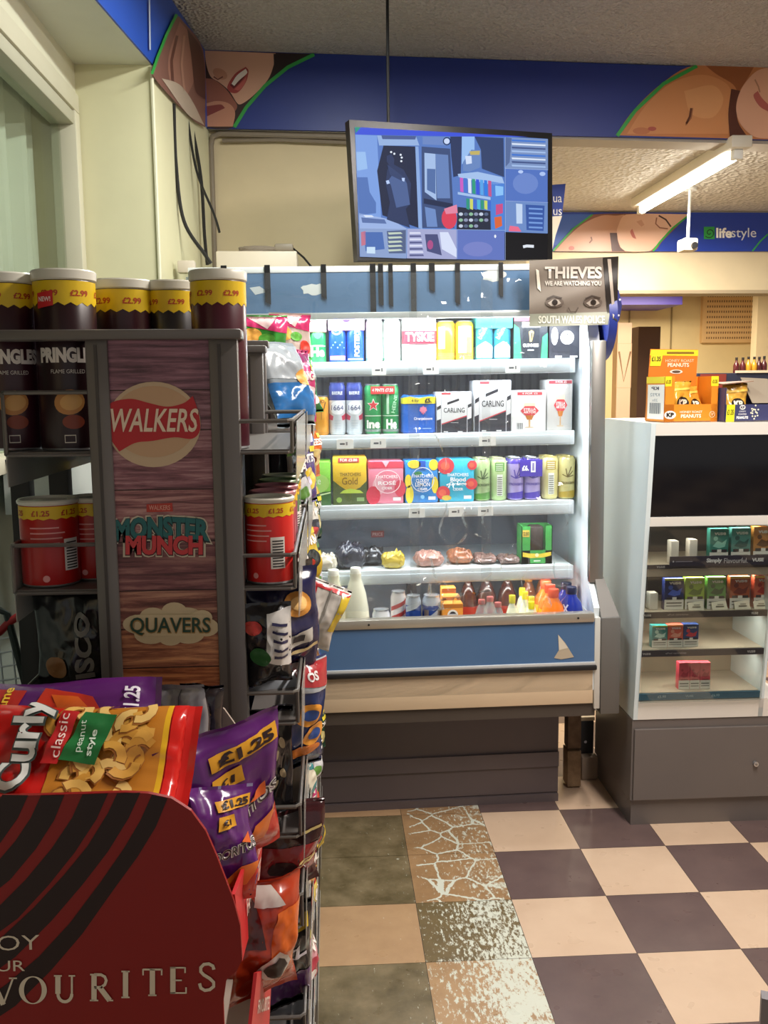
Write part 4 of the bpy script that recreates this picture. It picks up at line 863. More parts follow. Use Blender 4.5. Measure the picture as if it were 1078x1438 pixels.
def bow(dark, bottom):
    def f(b, r, h):
        b.stroke([(-r*.7, h*.58), (-r*.1, h*.52), (r*.7, h*.56)], .004, dark); b.stroke([(-r*.1, h*.52), (-r*.3, h*.72)], .004, dark); b.stroke([(-r*.1, h*.52), (r*.35, h*.76)], .004, dark); b.stroke([(-r*.1, h*.52), (r*.6, h*.66)], .004, dark)
        b.text('STRONGBOW', 0, h*.38, w=r*1.9, ht=h*.06, m=dark, bold=.03); b.poly([(-r*1.25, h*.04), (r*1.25, h*.04), (r*1.25, h*.22), (-r*1.25, h*.16)], bottom)
    def g(b, r, h):
        b.poly(rect(-r*.35, h*.12, r*.35, h*.62), '#dfe2d8'); b.poly(rect(-r*.6, h*.7, r*.6, h*.9), bottom)
        for q in range(9): b.poly(rect(-r*.28, h*(.14+.05*q), r*.28, h*(.16+.05*q)), '#6a6e64', 2)
        for q in range(4): b.poly(rect(-r*.5, h*(.72+.045*q), r*.4, h*(.738+.045*q)), '#e8ead8', 2)
    return f, g
f, g = bow('#44602c', '#5a9a3c')
can_pack('cider_pack', 'pair of pale green cider cans on the third shelf', 2, 667, 714, 644, '#b6cf92', [f, g], grp=G3, cat='cider pack', top=mat('#cfd0a0', .3, .4))
f, g = bow('#4a3a9a', '#4a38a4')
def pf(b, w, h):
    b.poly(rect(-w*.16, h*.56, w*.5, h*.96), '#4634a8'); b.text('£6.', w*.0, h*.76, w=w*.2, ht=h*.13, m='#f4f4ff', bold=.05); b.poly(rect(w*.16, h*.66, w*.3, h*.92), '#e8e8f4', 2); b.poly(rect(w*.2, h*.7, w*.26, h*.88), '#8a86b8', 3)
can_pack('cider_pack', 'pair of purple cider cans with a price label on the third shelf', 2, 714, 762, 643, '#b4a4dc', [f, f], bands=[(.86, .91, '#5a48b4')], carrier=('#4634a8', None, pf), grp=G3, cat='cider pack')
f, g = bow('#6a5a1c', '#b49a34')
can_pack('cider_pack', 'pair of pale yellow cider cans, last on the third shelf', 2, 763, 811, 641, '#d8cf8e', [g, f], grp=G3, cat='cider pack', top=mat('#d8c878', .3, .4))
# --- fourth shelf
def lump(name, label, cat, px0, px1, pyt, col, Y=3.5, d=.09, k=3, seed=0, art=None, grp=None, amp=.12, m=None, zb=None):
    """soft wrapped food pack: a low rounded block with creases"""
    x0, x1 = aty(px0, 780, Y).x, aty(px1, 780, Y).x; cx = (x0+x1)/2; z = (zs(k, cx) if zb is None else zb)+.001; h = max(.02, aty((px0+px1)/2, pyt, Y).z-z); b = MB(); m = m or FO(col)
    n, q = 64, 22; rows = []
    for j in range(q+1):
        t = j/q; zz = h*(1-math.cos(PI*t))/2; s = max(.02, math.sin(PI*t))**.55
        rows.append([])
        for i in range(n):
            a = 2*PI*i/n; e = .55; ca, sa = math.cos(a), math.sin(a); w = 1+amp*noise.noise(Vector((ca*2.2, sa*2.2, t*3+seed)))+.11*noise.noise(Vector((ca*6, sa*6, t*8+seed)))
            rows[-1].append(b.bm.verts.new((math.copysign(abs(ca)**e, ca)*(x1-x0)/2*s*w, math.copysign(abs(sa)**e, sa)*d/2*s*w, zz+(.32*h*noise.noise(Vector((ca*2.5*s, sa*2.5*s, seed)))+.2*h*noise.noise(Vector((ca*7*s, sa*7*s, seed+4))))*t)))
    i_ = b.mi(m)
    for j in range(q):
        for i in range(n): b.bm.faces.new((rows[j][i], rows[j][(i+1) % n], rows[j+1][(i+1) % n], rows[j+1][i])).material_index = i_
    b.bm.faces.new(rows[0][::-1]).material_index = i_; b.bm.faces.new(rows[-1]).material_index = i_
    if art: b.on(front(0, -d/2*1.04, 0), None, .0006); art(b, x1-x0, h)
    zmin = min(v.co.z for v in b.bm.verts); bmesh.ops.translate(b.bm, verts=b.bm.verts, vec=(0, 0, -zmin))
    o = b.build(name, ang=50); o.location = (cx, Y, z); return tag(o, label, cat, grp)
G4 = 'food packs on the fourth chiller shelf'
lump('bread_roll_bag', 'round off-white wrapped bun at the near end of the fourth shelf', 'food pack', 443, 473, 779, '#d8d0bc', 3.46, .08, seed=1, grp=G4)
lump('food_pack', 'dark navy wrapped pack, biggest of the fourth shelf', 'food pack', 470, 512, 766, '#33343f', 3.5, .12, seed=2, grp=G4)
lump('food_pack', 'black shiny wrapped pack beside the yellow one on the fourth shelf', 'food pack', 505, 540, 770, '#2b2c30', 3.56, .12, seed=3, grp=G4, amp=.3)
lump('food_pack', 'yellow wrapped pack on the fourth shelf', 'food pack', 536, 568, 776, '#c9b040', 3.47, .07, seed=4, grp=G4)
lump('meat_pack', 'pinkish flat pack of sliced meat on the fourth shelf', 'food pack', 582, 622, 775, '#b98a7c', 3.49, .1, seed=5, grp=G4)
lump('meat_pack', 'orange-brown meat pack at the middle of the fourth shelf', 'food pack', 628, 662, 772, '#a86a48', 3.53, .1, seed=6, grp=G4)
lump('meat_pack', 'dull brown meat pack left of the green carton on the fourth shelf', 'food pack', 664, 696, 778, '#8a6a60', 3.52, .1, seed=7, grp=G4)
lump('meat_pack', 'small brown-grey pack touching the green carton on the fourth shelf', 'food pack', 698, 728, 779, '#7a625c', 3.5, .09, seed=8, grp=G4)
p = aty(530, 750, 3.94); b = MB(); b.box(p.x-.028, p.x+.028, 3.936, 3.944, p.z-.014, p.z+.014, P('#a84a4a'), .002); b.on(front(p.x, 3.936, p.z), None, .0005); b.text('PRICE', 0, 0, w=.044, ht=.014, m='#e8b8b0', bold=.02)
o = b.build('price_tag', loc=(p.x, 3.94, p.z-.014)); tag(o, 'small red tag on the back panel above the fourth shelf', 'tag')
def greenbox():
    x0, x1 = aty(732, 780, 3.46).x, aty(775, 780, 3.46).x; w = x1-x0; z = zs(3, x0)+.001; h = aty(750, 739, 3.46).z-z; t = thing('display_carton', 'green cut-away carton with yellow front on the fourth shelf', 'carton', ((x0+x1)/2, 3.46, z))
    GR = P('#3f9a46'); b = MB(); b.box(-w/2, w/2, .09, .094, 0, h, GR); b.box(-w/2, -w/2+.003, 0, .094, 0, h, GR); b.box(w/2-.003, w/2, 0, .094, 0, h, GR); b.box(-w/2, w/2, 0, .094, 0, .003, GR)
    b.box(-w/2, w/2, 0, .003, 0, h*.36, GR); b.box(-w/2, -w/2+w*.28, 0, .003, 0, h, GR); b.box(w/2-w*.22, w/2, 0, .003, 0, h, GR)
    b.on(front(0, 0, 0), None, .0006); b.poly([(-w*.46, h*.2), (-w*.2, h*.16), (w*.2, h*.17), (w*.46, h*.22), (w*.46, h*.32), (w*.1, h*.27), (-w*.3, h*.29), (-w*.46, h*.32)], '#e3c93c'); b.poly(rect(-w*.47, h*.72, -w*.25, h*.9), '#d8b84a'); b.text('2.50', -w*.36, h*.81, w=w*.18, ht=h*.1, m='#4a5a20', lay=3, bold=.02); b.poly(rect(-w*.1, h*.07, w*.12, h*.1), '#d9e8d0'); b.poly(ell(0, h*.24, w*.06, h*.05), '#f0e8b0', 3)
    b.build('carton_body', t, smooth=False)
    b = MB(); b.box(-w*.2, w*.26, .02, .08, .006, h*.98, mat('#3a2c24', .6, 0, .4, vscale=60), .01); o = b.build('snack_bar_stack'); o.location = Vector(t.location); tag(o, 'dark brown snack stick bundle standing in the green carton', 'snack')
greenbox()
# --- the well
ZW = .586
def bottle(name, label, cat, px, pyt, r, prof, body, cap, Y, cap_frac=.1, art=None, grp=None, capr=.38, m=None, liquid=None, zfoot=None):
    zf = ZW if zfoot is None else zfoot
    q = aty(px, pyt, Y); h = q.z-zf; t = thing(name, label, cat, (q.x, Y, zf+.0005), 0, grp); M = m or mat(body, .18, 0, .05, spec=.6)
    b = MB(); hb = h*(1-cap_frac); b.lathe([(r*a_, hb*z_) for (a_, z_) in prof], (0, 0, 0), M, 28)
    if art: b.on(cylmap(r*1.003), .01, .0005); art(b, r, hb)
    b.build('bottle_body', t)
    b = MB(); b.lathe([(r*capr, hb*.985), (r*capr*1.03, hb), (r*capr*1.03, h-.002), (r*capr*.95, h)], (0, 0, 0), mat(cap, .35), 20); b.build('cap', t)
    return t
BOT = [(.85, 0), (.98, .03), (1, .08), (1, .55), (.97, .62), (.8, .78), (.5, .92), (.36, .96), (.36, 1)]
MILK = [(.9, 0), (1, .04), (1, .5), (.93, .62), (.75, .78), (.5, .9), (.42, .94), (.42, 1)]
GW = 'bottles in the chiller well'
CP = clearmat('clear_bottle', '#e9eef0', .05, .06, .22, '#e6ecee')
bottle('milk_bottle', 'cream-white plastic milk bottle beside the hanging crisp bag in the well', 'bottle', 468, 800, .052, MILK, '#ddd9bd', '#e4e2d4', 3.36, .06, grp=GW)
bottle('milk_bottle', 'cream-white plastic milk bottle standing free in the well', 'bottle', 499, 797, .05, MILK, '#e3dfc6', '#e8e6d8', 3.36, .06, grp=GW)
def wcan(label, px0, px1, pyt, body, bands, art, Y=3.30):
    x0, x1 = aty(px0, 850, Y).x, aty(px1, 850, Y).x; r = (x1-x0)/2; h = aty(px0, pyt, Y).z-ZW; o = can_body(r, h, body, art, bands).build('drink_can'); o.location = ((x0+x1)/2, Y+r, ZW+.0005); return tag(o, label, 'can', 'cans in the chiller well')
wcan('white can with a plain silver top in the well behind the rail', 523, 548, 858, '#e4e8ea', [], None, 3.27)
wcan('red and white striped can in the well', 549, 571, 832, '#e8e0dc', [], lambda b, r, h: [b.poly([(-r*1.2, h*(.3+.14*q)), (r*1.2, h*(.42+.14*q)), (r*1.2, h*(.48+.14*q)), (-r*1.2, h*(.36+.14*q))], '#c44a44') for q in range(4)], 3.34)
wcan('silver and deep blue energy can nearest the striped can in the well', 570, 592, 838, '#c3cad2', [(.05, .86, '#2d4fa0')], lambda b, r, h: b.poly([(-r*1.2, h*.84), (r*1.2, h*.93), (r*1.2, h*.88), (-r*.2, h*.8), (-r*1.2, h*.76)], '#c6ccd2'), 3.30)
wcan('silver and deep blue energy can beside the orange cartons in the well', 594, 620, 838, '#c0c8d0', [(.05, .86, '#2a4a9a')], lambda b, r, h: (b.poly(rect(-r, h*.1, -r*.4, h*.8), '#8a7a74'), b.poly([(-r*.4, h*.5), (r, h*.72), (r, h*.84), (-r*.4, h*.7)], '#b4bec8')), 3.30)
b = MB(); q0, q1 = aty(568, 834, 3.52), aty(586, 812, 3.52); b.hexa([(q0.x, 3.5, ZW), (q1.x, 3.5, ZW), (q1.x, 3.56, ZW), (q0.x, 3.56, ZW), (q0.x+.01, 3.5, q1.z), (q1.x-.006, 3.5, q1.z), (q1.x-.006, 3.56, q1.z), (q0.x+.01, 3.56, q1.z)], mat('#1b1a1c', .4)); o = b.build('black_carton', smooth=False, loc=((q0.x+q1.x)/2, 3.53, ZW)); tag(o, 'black tapering carton standing behind the energy cans in the well', 'carton')
for i, (px0, px1, pt, Y, lab) in enumerate(((621, 650, 848, 3.28, 'orange juice carton with a round badge, front one of the row in the well'), (621, 646, 838, 3.35, 'orange juice carton, second of the row in the well'), (620, 640, 826, 3.42, 'orange juice carton, hindmost of the row in the well'))):
    x0, x1 = aty(px0, 850, Y).x, aty(px1, 850, Y).x; w = x1-x0; h = aty(px0, pt, Y).z-ZW; b = MB(); b.box(-w/2, w/2, 0, .055, 0, h, P('#e0943a'), .003); b.on(front(0, 0, 0), None, .0005)
    b.poly(rect(-w*.5, h*.93, w*.5, h*.99), '#b8702a'); b.poly(ell(0, h*.82, w*.26, w*.26), '#f0ece4'); b.poly(ell(0, h*.82, w*.17, w*.17), '#2c2a34', 3); b.poly(rect(-w*.2, h*.8, w*.2, h*.84), '#c8c8cc', 4); o = b.build('juice_carton'); o.location = ((x0+x1)/2, Y, ZW); tag(o, lab, 'carton', 'juice cartons in the chiller well')
DK = mat('#4a1f14', .12, 0, .2, spec=.7)
for i, (px, pt, r, lab) in enumerate(((657, 808, .04, 'dark cola bottle nearest the orange cartons at the back of the well'), (683, 806, .044, 'dark cola bottle behind the clear red-capped bottles'), (712, 806, .044, 'dark cola bottle behind the first yellow-capped bottle'), (742, 808, .04, 'amber-brown bottle behind the second yellow cap'), (762, 802, .036, 'amber-brown bottle behind the orange drinks'))):
    bottle('cola_bottle', lab, 'bottle', px, pt, r, BOT, '#5a2a1a' if i < 3 else '#8a5228', '#a83428' if i < 3 else '#c89040', 3.56, .07, grp=GW, m=DK if i < 3 else None, art=lambda b, r, h: b.poly(rect(-r*1.2, h*.4, r*1.2, h*.62), '#9a3226'))
for (px, pt, Y, lab) in ((688, 838, 3.36, 'clear water bottle with pinkish cap, hinder of two in the well'), (699, 846, 3.29, 'clear water bottle with pinkish cap, front of two in the well'), (676, 842, 3.33, 'clear bottle with red cap against the dark cola bottle')):
    bottle('water_bottle', lab, 'bottle', px, pt, .033, BOT, '#e8eef0', '#b8605a', Y, .06, grp=GW, m=CP)
LEM = mat('#dfe2c4', .15, 0, .05, spec=.6)
for (px, pt, Y, lab) in ((719, 836, 3.30, 'lemonade bottle with yellow cap, frontmost on its own in the well'), (737, 831, 3.38, 'lemonade bottle with yellow cap in the middle of the well cluster'), (733, 826, 3.45, 'lemonade bottle with yellow cap, farthest back in the well'), (746, 838, 3.34, 'lemonade bottle with bright yellow cap next to the orange drinks'), (746, 845, 3.28, 'lemonade bottle with yellow cap right at the front rail')):
    bottle('lemonade_bottle', lab, 'bottle', px, pt, .03, BOT, '#e0e4cc', '#e8de28', Y, .1, grp=GW, m=LEM, art=lambda b, r, h: (b.poly(rect(-r*1.3, h*.3, r*1.3, h*.55), '#d9d67a')))
def oz(b, r, h): b.poly([(-r*1.3, h*.62), (r*1.3, h*.55), (r*1.3, h*.7), (-r*1.3, h*.76)], '#f0c63a'); b.text('OZADE', -r*.5, h*.42, w=h*.4, ht=r*.5, m='#f6e8dc', rot=PI/2+.2, bold=.04)
for (px, pt, Y, lab) in ((766, 815, 3.46, 'orange sports drink bottle, rear of three in the well'), (772, 821, 3.39, 'orange sports drink bottle, middle of three in the well'), (777, 827, 3.30, 'orange sports drink bottle, front of three in the well')):
    bottle('energy_drink_bottle', lab, 'bottle', px, pt, .046, [(.85, 0), (1, .05), (.94, .3), (1, .55), (1, .68), (.8, .86), (.45, .95), (.4, 1)], '#ee7a26', '#e0502c', Y, .1, grp=GW, art=oz, capr=.42)
for (px, pt, Y, lab) in ((795, 818, 3.42, 'deep blue sports drink bottle, rear of two in the well'), (802, 824, 3.31, 'deep blue sports drink bottle at the end of the well')):
    bottle('energy_drink_bottle', lab, 'bottle', px, pt, .046, [(.85, 0), (1, .05), (.96, .3), (1, .55), (1, .7), (.82, .86), (.45, .95), (.4, 1)], '#20308e', '#1c2040', Y, .08, grp=GW, capr=.42, art=lambda b, r, h: (b.stroke([(-r*.9, h*.86), (-r*.5, h*.74)], .006, '#dfe6ff'), b.stroke([(-r*.5, h*.86), (-r*.9, h*.74)], .006, '#dfe6ff'), b.text('X', -r*.1, h*.72, ht=h*.08, m='#dfe6ff', bold=.04), b.text('28', r*.4, h*.74, ht=h*.05, m='#b8c4f0'), b.text('IT', 0, h*.36, ht=h*.14, m='#8fa4d8', bold=.02)))
# ================================================================ SNACK BAGS
def bag(name, label, cat, O, U, V, w, h, t, base, art=None, back=None, grp=None, seed=0, bend=0, ml=.009, crimp=True, wr=1.5, sq=.5, nu=24, nv=36):
    """pillow bag: O bottom centre, U along the bottom, V up the bag; the front looks along U x V"""
    O, U, V = Vector(O), Vector(U).normalized(), Vector(V).normalized(); N = U.cross(V).normalized(); V = N.cross(U).normalized()
    ce = .055
    def T(u, v):
        a = min(1, abs(2*u/w)); s = max(0, 1-a**2.6)**.62; q = min(max((v/h-ce)/(1-2*ce), 0), 1); k = (math.sin(PI*q))**sq if 0 < q < 1 else 0
        edge = 1-k
        wrk = wr*(.10*noise.noise(Vector((u*30/w*.2, v/h*5, seed)))+.16*edge*noise.noise(Vector((u*14/w, v/h*1.2, seed+5)))+.07*noise.noise(Vector((u/w*9, v/h*11, seed+11))))
        return t/2*max(0, s*k*(1+wrk*1.6))+.0005
    def pos(u, v, side, hh=0):
        q = v/h; uu = u*(1-.07*math.sin(PI*min(max(q, 0), 1)))
        c = .0011*math.sin(v*2200) if crimp and (q < ce*.9 or q > 1-ce*.9) else 0
        sway = w*.05*wr*noise.noise(Vector((q*1.7, seed, 2)))
        return U*(uu+sway)+V*v+N*(side*(T(u, v)+hh)+c+bend*(q-.5)**2*4*h+wr*.012*noise.noise(Vector((u/w*2, q*2, seed+20))))
    b = MB()
    F_ = base if not isinstance(base, str) else FO(base); B_ = (back if not isinstance(back, str) else FO(back)) if back else F_
    for side, m in ((1, F_), (-1, B_)):
        vs = [[b.bm.verts.new(pos(-w/2+w*i/nu, h*j/nv, side)) for i in range(nu+1)] for j in range(nv+1)]; k = b.mi(m)
        for j in range(nv):
            for i in range(nu):
                q = (vs[j][i], vs[j][i+1], vs[j+1][i+1], vs[j+1][i]); b.bm.faces.new(q if side > 0 else q[::-1]).material_index = k
    bmesh.ops.remove_doubles(b.bm, verts=b.bm.verts, dist=.0012)
    if art:
        b.on(lambda u, v, hh: pos(min(max(u, -w/2), w/2), min(max(v, 0), h), 1, hh), ml, .0011); art(b, w, h)
    o = b.build(name, ang=60); o.location = O; return tag(o, label, cat, grp)
def Fi(h): return FO(h)
# ---------------------------------------------------------------- tubs of stacked crisps
def tub(label, x, y, z, r, h, body, price='£2.99', new=True, rz=0, name_=True, dark=None, grp=None, low=False):
    t = thing('crisp_tube', label, 'crisp tube', (x, y, z+.0008), rz, grp)
    b = MB(); B = mat(body, .3, 0, .05); lw = h*.06
    b.lathe([(r*.97, 0), (r, .003), (r, h-lw), (r*.98, h-lw+.001)], (0, 0, 0), B, 40, [ALU, B, B])
    b.on(cylmap(r), .007, .0004); yz = h*.8 if not low else h*.78; n = 16; Yw = P('#e9c51c'); half = PI*r*.999
    top = h-lw-.001; T = []
    for i in range(n*2):
        u0, u1 = -half+2*half*i/(n*2), -half+2*half*(i+1)/(n*2); a0, a1 = yz+(h*.018 if i % 2 else 0), yz+(0 if i % 2 else h*.018)
        T += [((u0, a0), (u1, a1), (u1, top)), ((u0, a0), (u1, top), (u0, top))]
    b.tris(T, Yw)
    for a in (-1.5, -.5, .5, 1.5): b.text(price, a*r*1.0, yz+(top-yz)*.5, w=r*.62, ht=r*.2, m='#b8401c', lay=2, bold=.03)
    if new: b.poly([(-r*.95, yz-.004), (-r*.35, yz-.0), (-r*.35, yz+(top-yz)*.6), (-r*.95, yz+(top-yz)*.5)], '#d8262c', 3); b.text('NEW!', -r*.65, yz+(top-yz)*.26, w=r*.45, ht=r*.16, m='#ffe8e4', lay=4, bold=.03)
    if name_:
        b.text('PRINGLES', 0, h*.53, w=r*1.9, ht=h*.085, m='#e8e0d8', lay=2, bold=.06); b.text('FLAME GRILLED', 0, h*.44, w=r*1.1, ht=h*.022, m='#d8d0c8', lay=2)
        b.poly(ell(0, h*.27, r*.5, h*.07, rot=.2), '#c88a4a'); b.poly(ell(r*.1, h*.16, r*.36, h*.04), '#8a3c24'); b.poly(ell(r*.05, h*.27, r*.36, h*.045, rot=.2), '#e0ac64', 2)
        b.stroke(rect(-r*.2, h*.045, r*.14, h*.085), .0016, '#d8d0c4', 1, True)
    if low:
        b.poly(rect(r*.25, h*.18, r*.85, h*.55), '#efe9e2'); 
        for q in range(10): b.poly(rect(r*.32, h*(.2+.033*q), r*.78, h*(.215+.033*q)), '#33302f', 2)
        for q in range(4): b.poly(rect(-r*.9, h*(.5+.06*q), r*(.1+.1*(q % 3)), h*(.515+.06*q)), '#e8a0a0')
        b.poly(ell(-r*.4, h*.1, r*.12), '#e8a0a0')
    b.build('tube_body', t)
    b = MB(); LID = mat('#e6e4d6', .3, 0, .03, alpha=None); b.lathe([(r*1.0, h-lw), (r*1.05, h-lw+.002), (r*1.06, h-.002), (r*1.02, h), (r*.95, h), (r*.94, h-.004), (.001, h-.004)], (0, 0, 0), LID if not dark else mat(dark, .3, 0, .05), 40); b.build('lid', t)
    return t
# ---------------------------------------------------------------- display stands
SG = mat('#6f6a67', .4, .25, .05); SGD = mat('#4b4644', .45, .2, .05); DARKP = mat('#2c2a2a', .5)
TIERS = [(1.516, .04, .082), (1.321, .045, .065), (1.12, .043, .05), (.945, .043, .06), (.80, .046, .05), (.605, .045, .05), (.415, .045, .05), (.22, .045, .05)]
XLs, XRs = -.45, -.055
TICK = clearmat('ticket_plastic', '#eceeee', .04, .12, .62, '#d9d7d0')
def basket(root, side, Y0, Y1, k, ticket=True, L=None):
    zb, rr, rl = TIERS[k]; x0 = -.127 if side > 0 else -.333; x1 = XRs if side > 0 else XLs; zr = zb+(rr if side > 0 else rl); o = Vector(root.location); b = MB()
    def p(x, y, z): return (x-o.x, y-o.y, z-o.z)
    b.tube([p(x0, Y0, zr), p(x1-.006*side, Y0, zr), p(x1, Y0+.008, zr), p(x1, Y1, zr), p(x0, Y1, zr)], .0032, WIRE, 6)
    b.tube([p(x0, Y0, zb-.004), p(x1-.006*side, Y0, zb-.004), p(x1, Y0+.008, zb-.004), p(x1, Y1, zb-.004), p(x0, Y1, zb-.004)], .0024, WIRE, 6)
    b.tube([p(x1, Y0+.006, zr), p(x1, Y0+.006, zb-.004)], .0028, WIRE, 6)
    n = max(2, int((Y1-Y0)/.09))
    for i in range(1, n+1):
        y = Y0+(Y1-Y0)*i/n; b.tube([p(x0, y, zb-.004), p(x1, y, zb-.004), p(x1, y, zr)], .0016, WIRE, 5)
    b.box(x0-o.x, x1-side*.004-o.x, Y0+.006-o.y, Y1-.006-o.y, zb-.003-o.z, zb-o.z, SG)
    w = b.build('wire_basket', root)
    if ticket:
        b = MB(); b.prism([p(x1+.0035*side, Y0+.02, zb-.05), p(x1+.0035*side, Y1-.02, zb-.05), p(x1+.0055*side, Y1-.02, zr-.002), p(x1+.0055*side, Y0+.02, zr-.002)], (.0012*side, 0, 0), TICK); b.build('ticket_strip', w, smooth=False)
def stand(label, Y0, Y1, zt, rows, sides=(1, -1)):
    cy = (Y0+Y1)/2; t = thing('snack_display_stand', label, 'display stand', (-.24, cy, 0), 0, 'snack display stands in the row')
    o = Vector((-.24, cy, 0))
    def bx_(b, x0, x1, y0, y1, z0, z1, m, bv=.002): b.box(x0-o.x, x1-o.x, y0-o.y, y1-o.y, z0, z1, m, bv)
    for yy in (Y0, Y1-.03):
        for (x0, x1) in ((-.333, -.303), (-.166, -.127)):
            b = MB(); bx_(b, x0, x1, yy, yy+.03, 0, zt-.012, SG); bx_(b, x0+.012, x0+.016, yy-.0015, yy+.0, 0.02, zt-.02, SGD, 0); b.build('post', t)
    b = MB(); bx_(b, -.46, -.120, Y0-.012, Y0+.035, zt-.014, zt, SG, .003); b.build('top_cap', t); b = MB(); bx_(b, -.46, -.120, Y1-.035, Y1+.004, zt-.014, zt, SG, .003); b.build('top_cap', t)
    b = MB(); bx_(b, -.26, -.20, Y0+.03, Y1-.03, .04, 1.51, DARKP); b.build('core_panel', t)
    b = MB(); bx_(b, -.45, -.06, Y0+.01, Y1-.01, .03, .09, SGD, .004); b.build('base', t)
    for s in sides:
        for k in rows: basket(t, s, Y0+.004, Y1, k)
    b = MB(); bx_(b, -.333, -.127, Y0+.03, Y1, 1.512, 1.516, SG, 0); b.build('top_tray', t)
    return t
S1 = stand('nearest snack display stand with the wood-print snack brand panel on its end', 1.30, 1.81, 1.682, range(8))
S2 = stand('middle snack display stand, behind the one with the wood-print panel', 1.862, 2.36, 1.695, range(8))
S3 = stand('farthest snack display stand, next to the chiller', 2.60, 3.02, 1.712, range(8))
# printed end panel
o1 = Vector(S1.location); b = MB(); yp = 1.306
A = [aty(140, 468, yp), aty(299, 468, yp)]; xa, xb = -.306, -.163
b.box(xa-o1.x, xb-o1.x, yp-o1.y, yp+.006-o1.y, .05, 1.668, SGD)
def wood(a, c, seed):
    M = mat(a, .45, 0, 0, name='wood_print_'+a[1:]+str(seed)); nt = M.node_tree; N = nt.nodes; L = nt.links; bs = N['Principled BSDF']
    if len(N) > 2: return M
    tc = N.new('ShaderNodeTexCoord'); mp = N.new('ShaderNodeMapping'); mp.inputs['Scale'].default_value = (9, 9, 150); mp.inputs['Location'].default_value = (seed*3.1, 0, seed); L.new(tc.outputs['Object'], mp.inputs[0])
    nz = N.new('ShaderNodeTexNoise'); nz.inputs['Scale'].default_value = 1.0; nz.inputs['Detail'].default_value = 6; nz.inputs['Roughness'].default_value = .7; nz.inputs['Distortion'].default_value = .4; L.new(mp.outputs[0], nz.inputs['Vector'])
    rp = N.new('ShaderNodeValToRGB'); e = rp.color_ramp.elements; e[0].position = .36; e[0].color = tuple(x*.45 for x in hexc(a)[:3])+(1,); e[1].position = .64; e[1].color = hexc(c); m_ = e.new(.48); m_.color = hexc(a)
    L.new(nz.outputs['Fac'], rp.inputs[0]); L.new(rp.outputs[0], bs.inputs['Base Color']); return M
pl_ = [(1.668, 1.60, '#845a6b', '#ac7c8d'), (1.60, 1.545, '#885b68', '#b48894'), (1.545, 1.462, '#94606b', '#c6989c'), (1.462, 1.388, '#976064', '#cc9c97'), (1.388, 1.318, '#814e52', '#ae7c75'), (1.318, 1.262, '#8d564c', '#c8947c'), (1.262, 1.205, '#a8684e', '#e4a475'), (1.205, 1.15, '#a15938', '#d68d5a'), (1.15, 1.08, '#984e2f', '#c97849'), (1.08, .9, '#8d4525', '#b96a3d'), (.9, .5, '#824027', '#aa613a'), (.5, .06, '#7a3d25', '#a25a35')]
b.on(lambda u, v, h: Vector((u, yp-h, v))-o1, None, .0006)
for i, (z1, z0, a, c) in enumerate(pl_): b.poly(rect(xa, z0, xb, z1), wood(a, c, i)); b.poly(rect(xa, z0-.0008, xb, z0+.0008), '#3a1f1c', 2)
b.on(lambda u, v, h: aty(u, v, yp)+Vector((0, -h, 0))-o1, None, .0006)
b.poly(ell(216, 596, 66, 60, 40), '#d7bd9c', 3); b.poly(ell(216, 592, 60, 50, 40), '#d2ab86', 3.4)
b.poly(smc([(152, 572), (160, 564), (185, 560), (210, 566), (235, 571), (258, 566), (271, 556), (279, 580), (281, 604), (270, 616), (245, 614), (215, 619), (190, 622), (168, 634), (156, 616), (151, 594)]), '#c4242e', 4)
b.text('WALKERS', 216, 590, w=124, ht=33, m='#f2dcc4', lay=6, bold=.015, flip=-1, skew=.12)
b.poly([(206, 708), (242, 706), (243, 718), (206, 719)], '#c23c30', 3); b.text('WALKERS', 224.5, 712.5, w=30, ht=7, m='#e2a090', lay=5, bold=.02, flip=-1)
for (sx, sy, c, l) in ((2.0, 2.0, '#d9cdb4', 3), (0, 0, '#2f2a2c', 4)):
    pass
b.text('MONSTER', 228, 741, w=142, ht=37, m='#d8cdb6', lay=3, bold=.11, flip=-1, bend=-.0011); b.text('MUNCH', 231, 766, w=116, ht=33, m='#d8cdb6', lay=3, bold=.11, flip=-1)
b.text('MONSTER', 228, 741, w=136, ht=33, m='#1d2b30', lay=4, bold=.08, flip=-1, bend=-.0011); b.text('MONSTER', 228, 740, w=133, ht=30, m='#1f6a6c', lay=5, bold=.05, flip=-1, bend=-.0011)
b.text('MUNCH', 231, 766, w=110, ht=29, m='#5a1a20', lay=4, bold=.08, flip=-1); b.text('MUNCH', 231, 765, w=108, ht=27, m='#cf3b40', lay=6, bold=.05, flip=-1)
cl = []
for (x, y, r_) in ((240, 880, 30), (262, 866, 22), (245, 858, 17), (215, 866, 18), (196, 876, 22), (212, 890, 22), (240, 893, 17), (265, 890, 21), (290, 880, 17), (284, 866, 14)): cl.append(1); b.poly(ell(x, y, r_*1.05, r_*.62 if r_ > 20 else r_*.75), '#dcc8a2', 2.5+.5*len(cl))
b.poly(rect(190, 862, 292, 892), '#dcc8a2', 9)
b.text('QUAVERS', 240, 879, w=114, ht=26, m='#b08a50', lay=10, bold=.045, flip=-1); b.text('QUAVERS', 240, 878, w=112, ht=25, m='#27483a', lay=11, bold=.012, flip=-1)
b.poly(ell(203, 968, 17, 13), '#c9a07c', 3); b.poly([(185, 963), (203, 962), (221, 961), (222, 974), (203, 975), (186, 976)], '#b8322c', 4); b.text('WALKERS', 203, 968.5, w=34, ht=9, m='#ecc8b0', lay=5, bold=.02, flip=-1)
b.stroke([(296, 990), (304, 982), (314, 975)], 3, '#c98a5a', 3); b.build('printed_panel', S1, smooth=False)
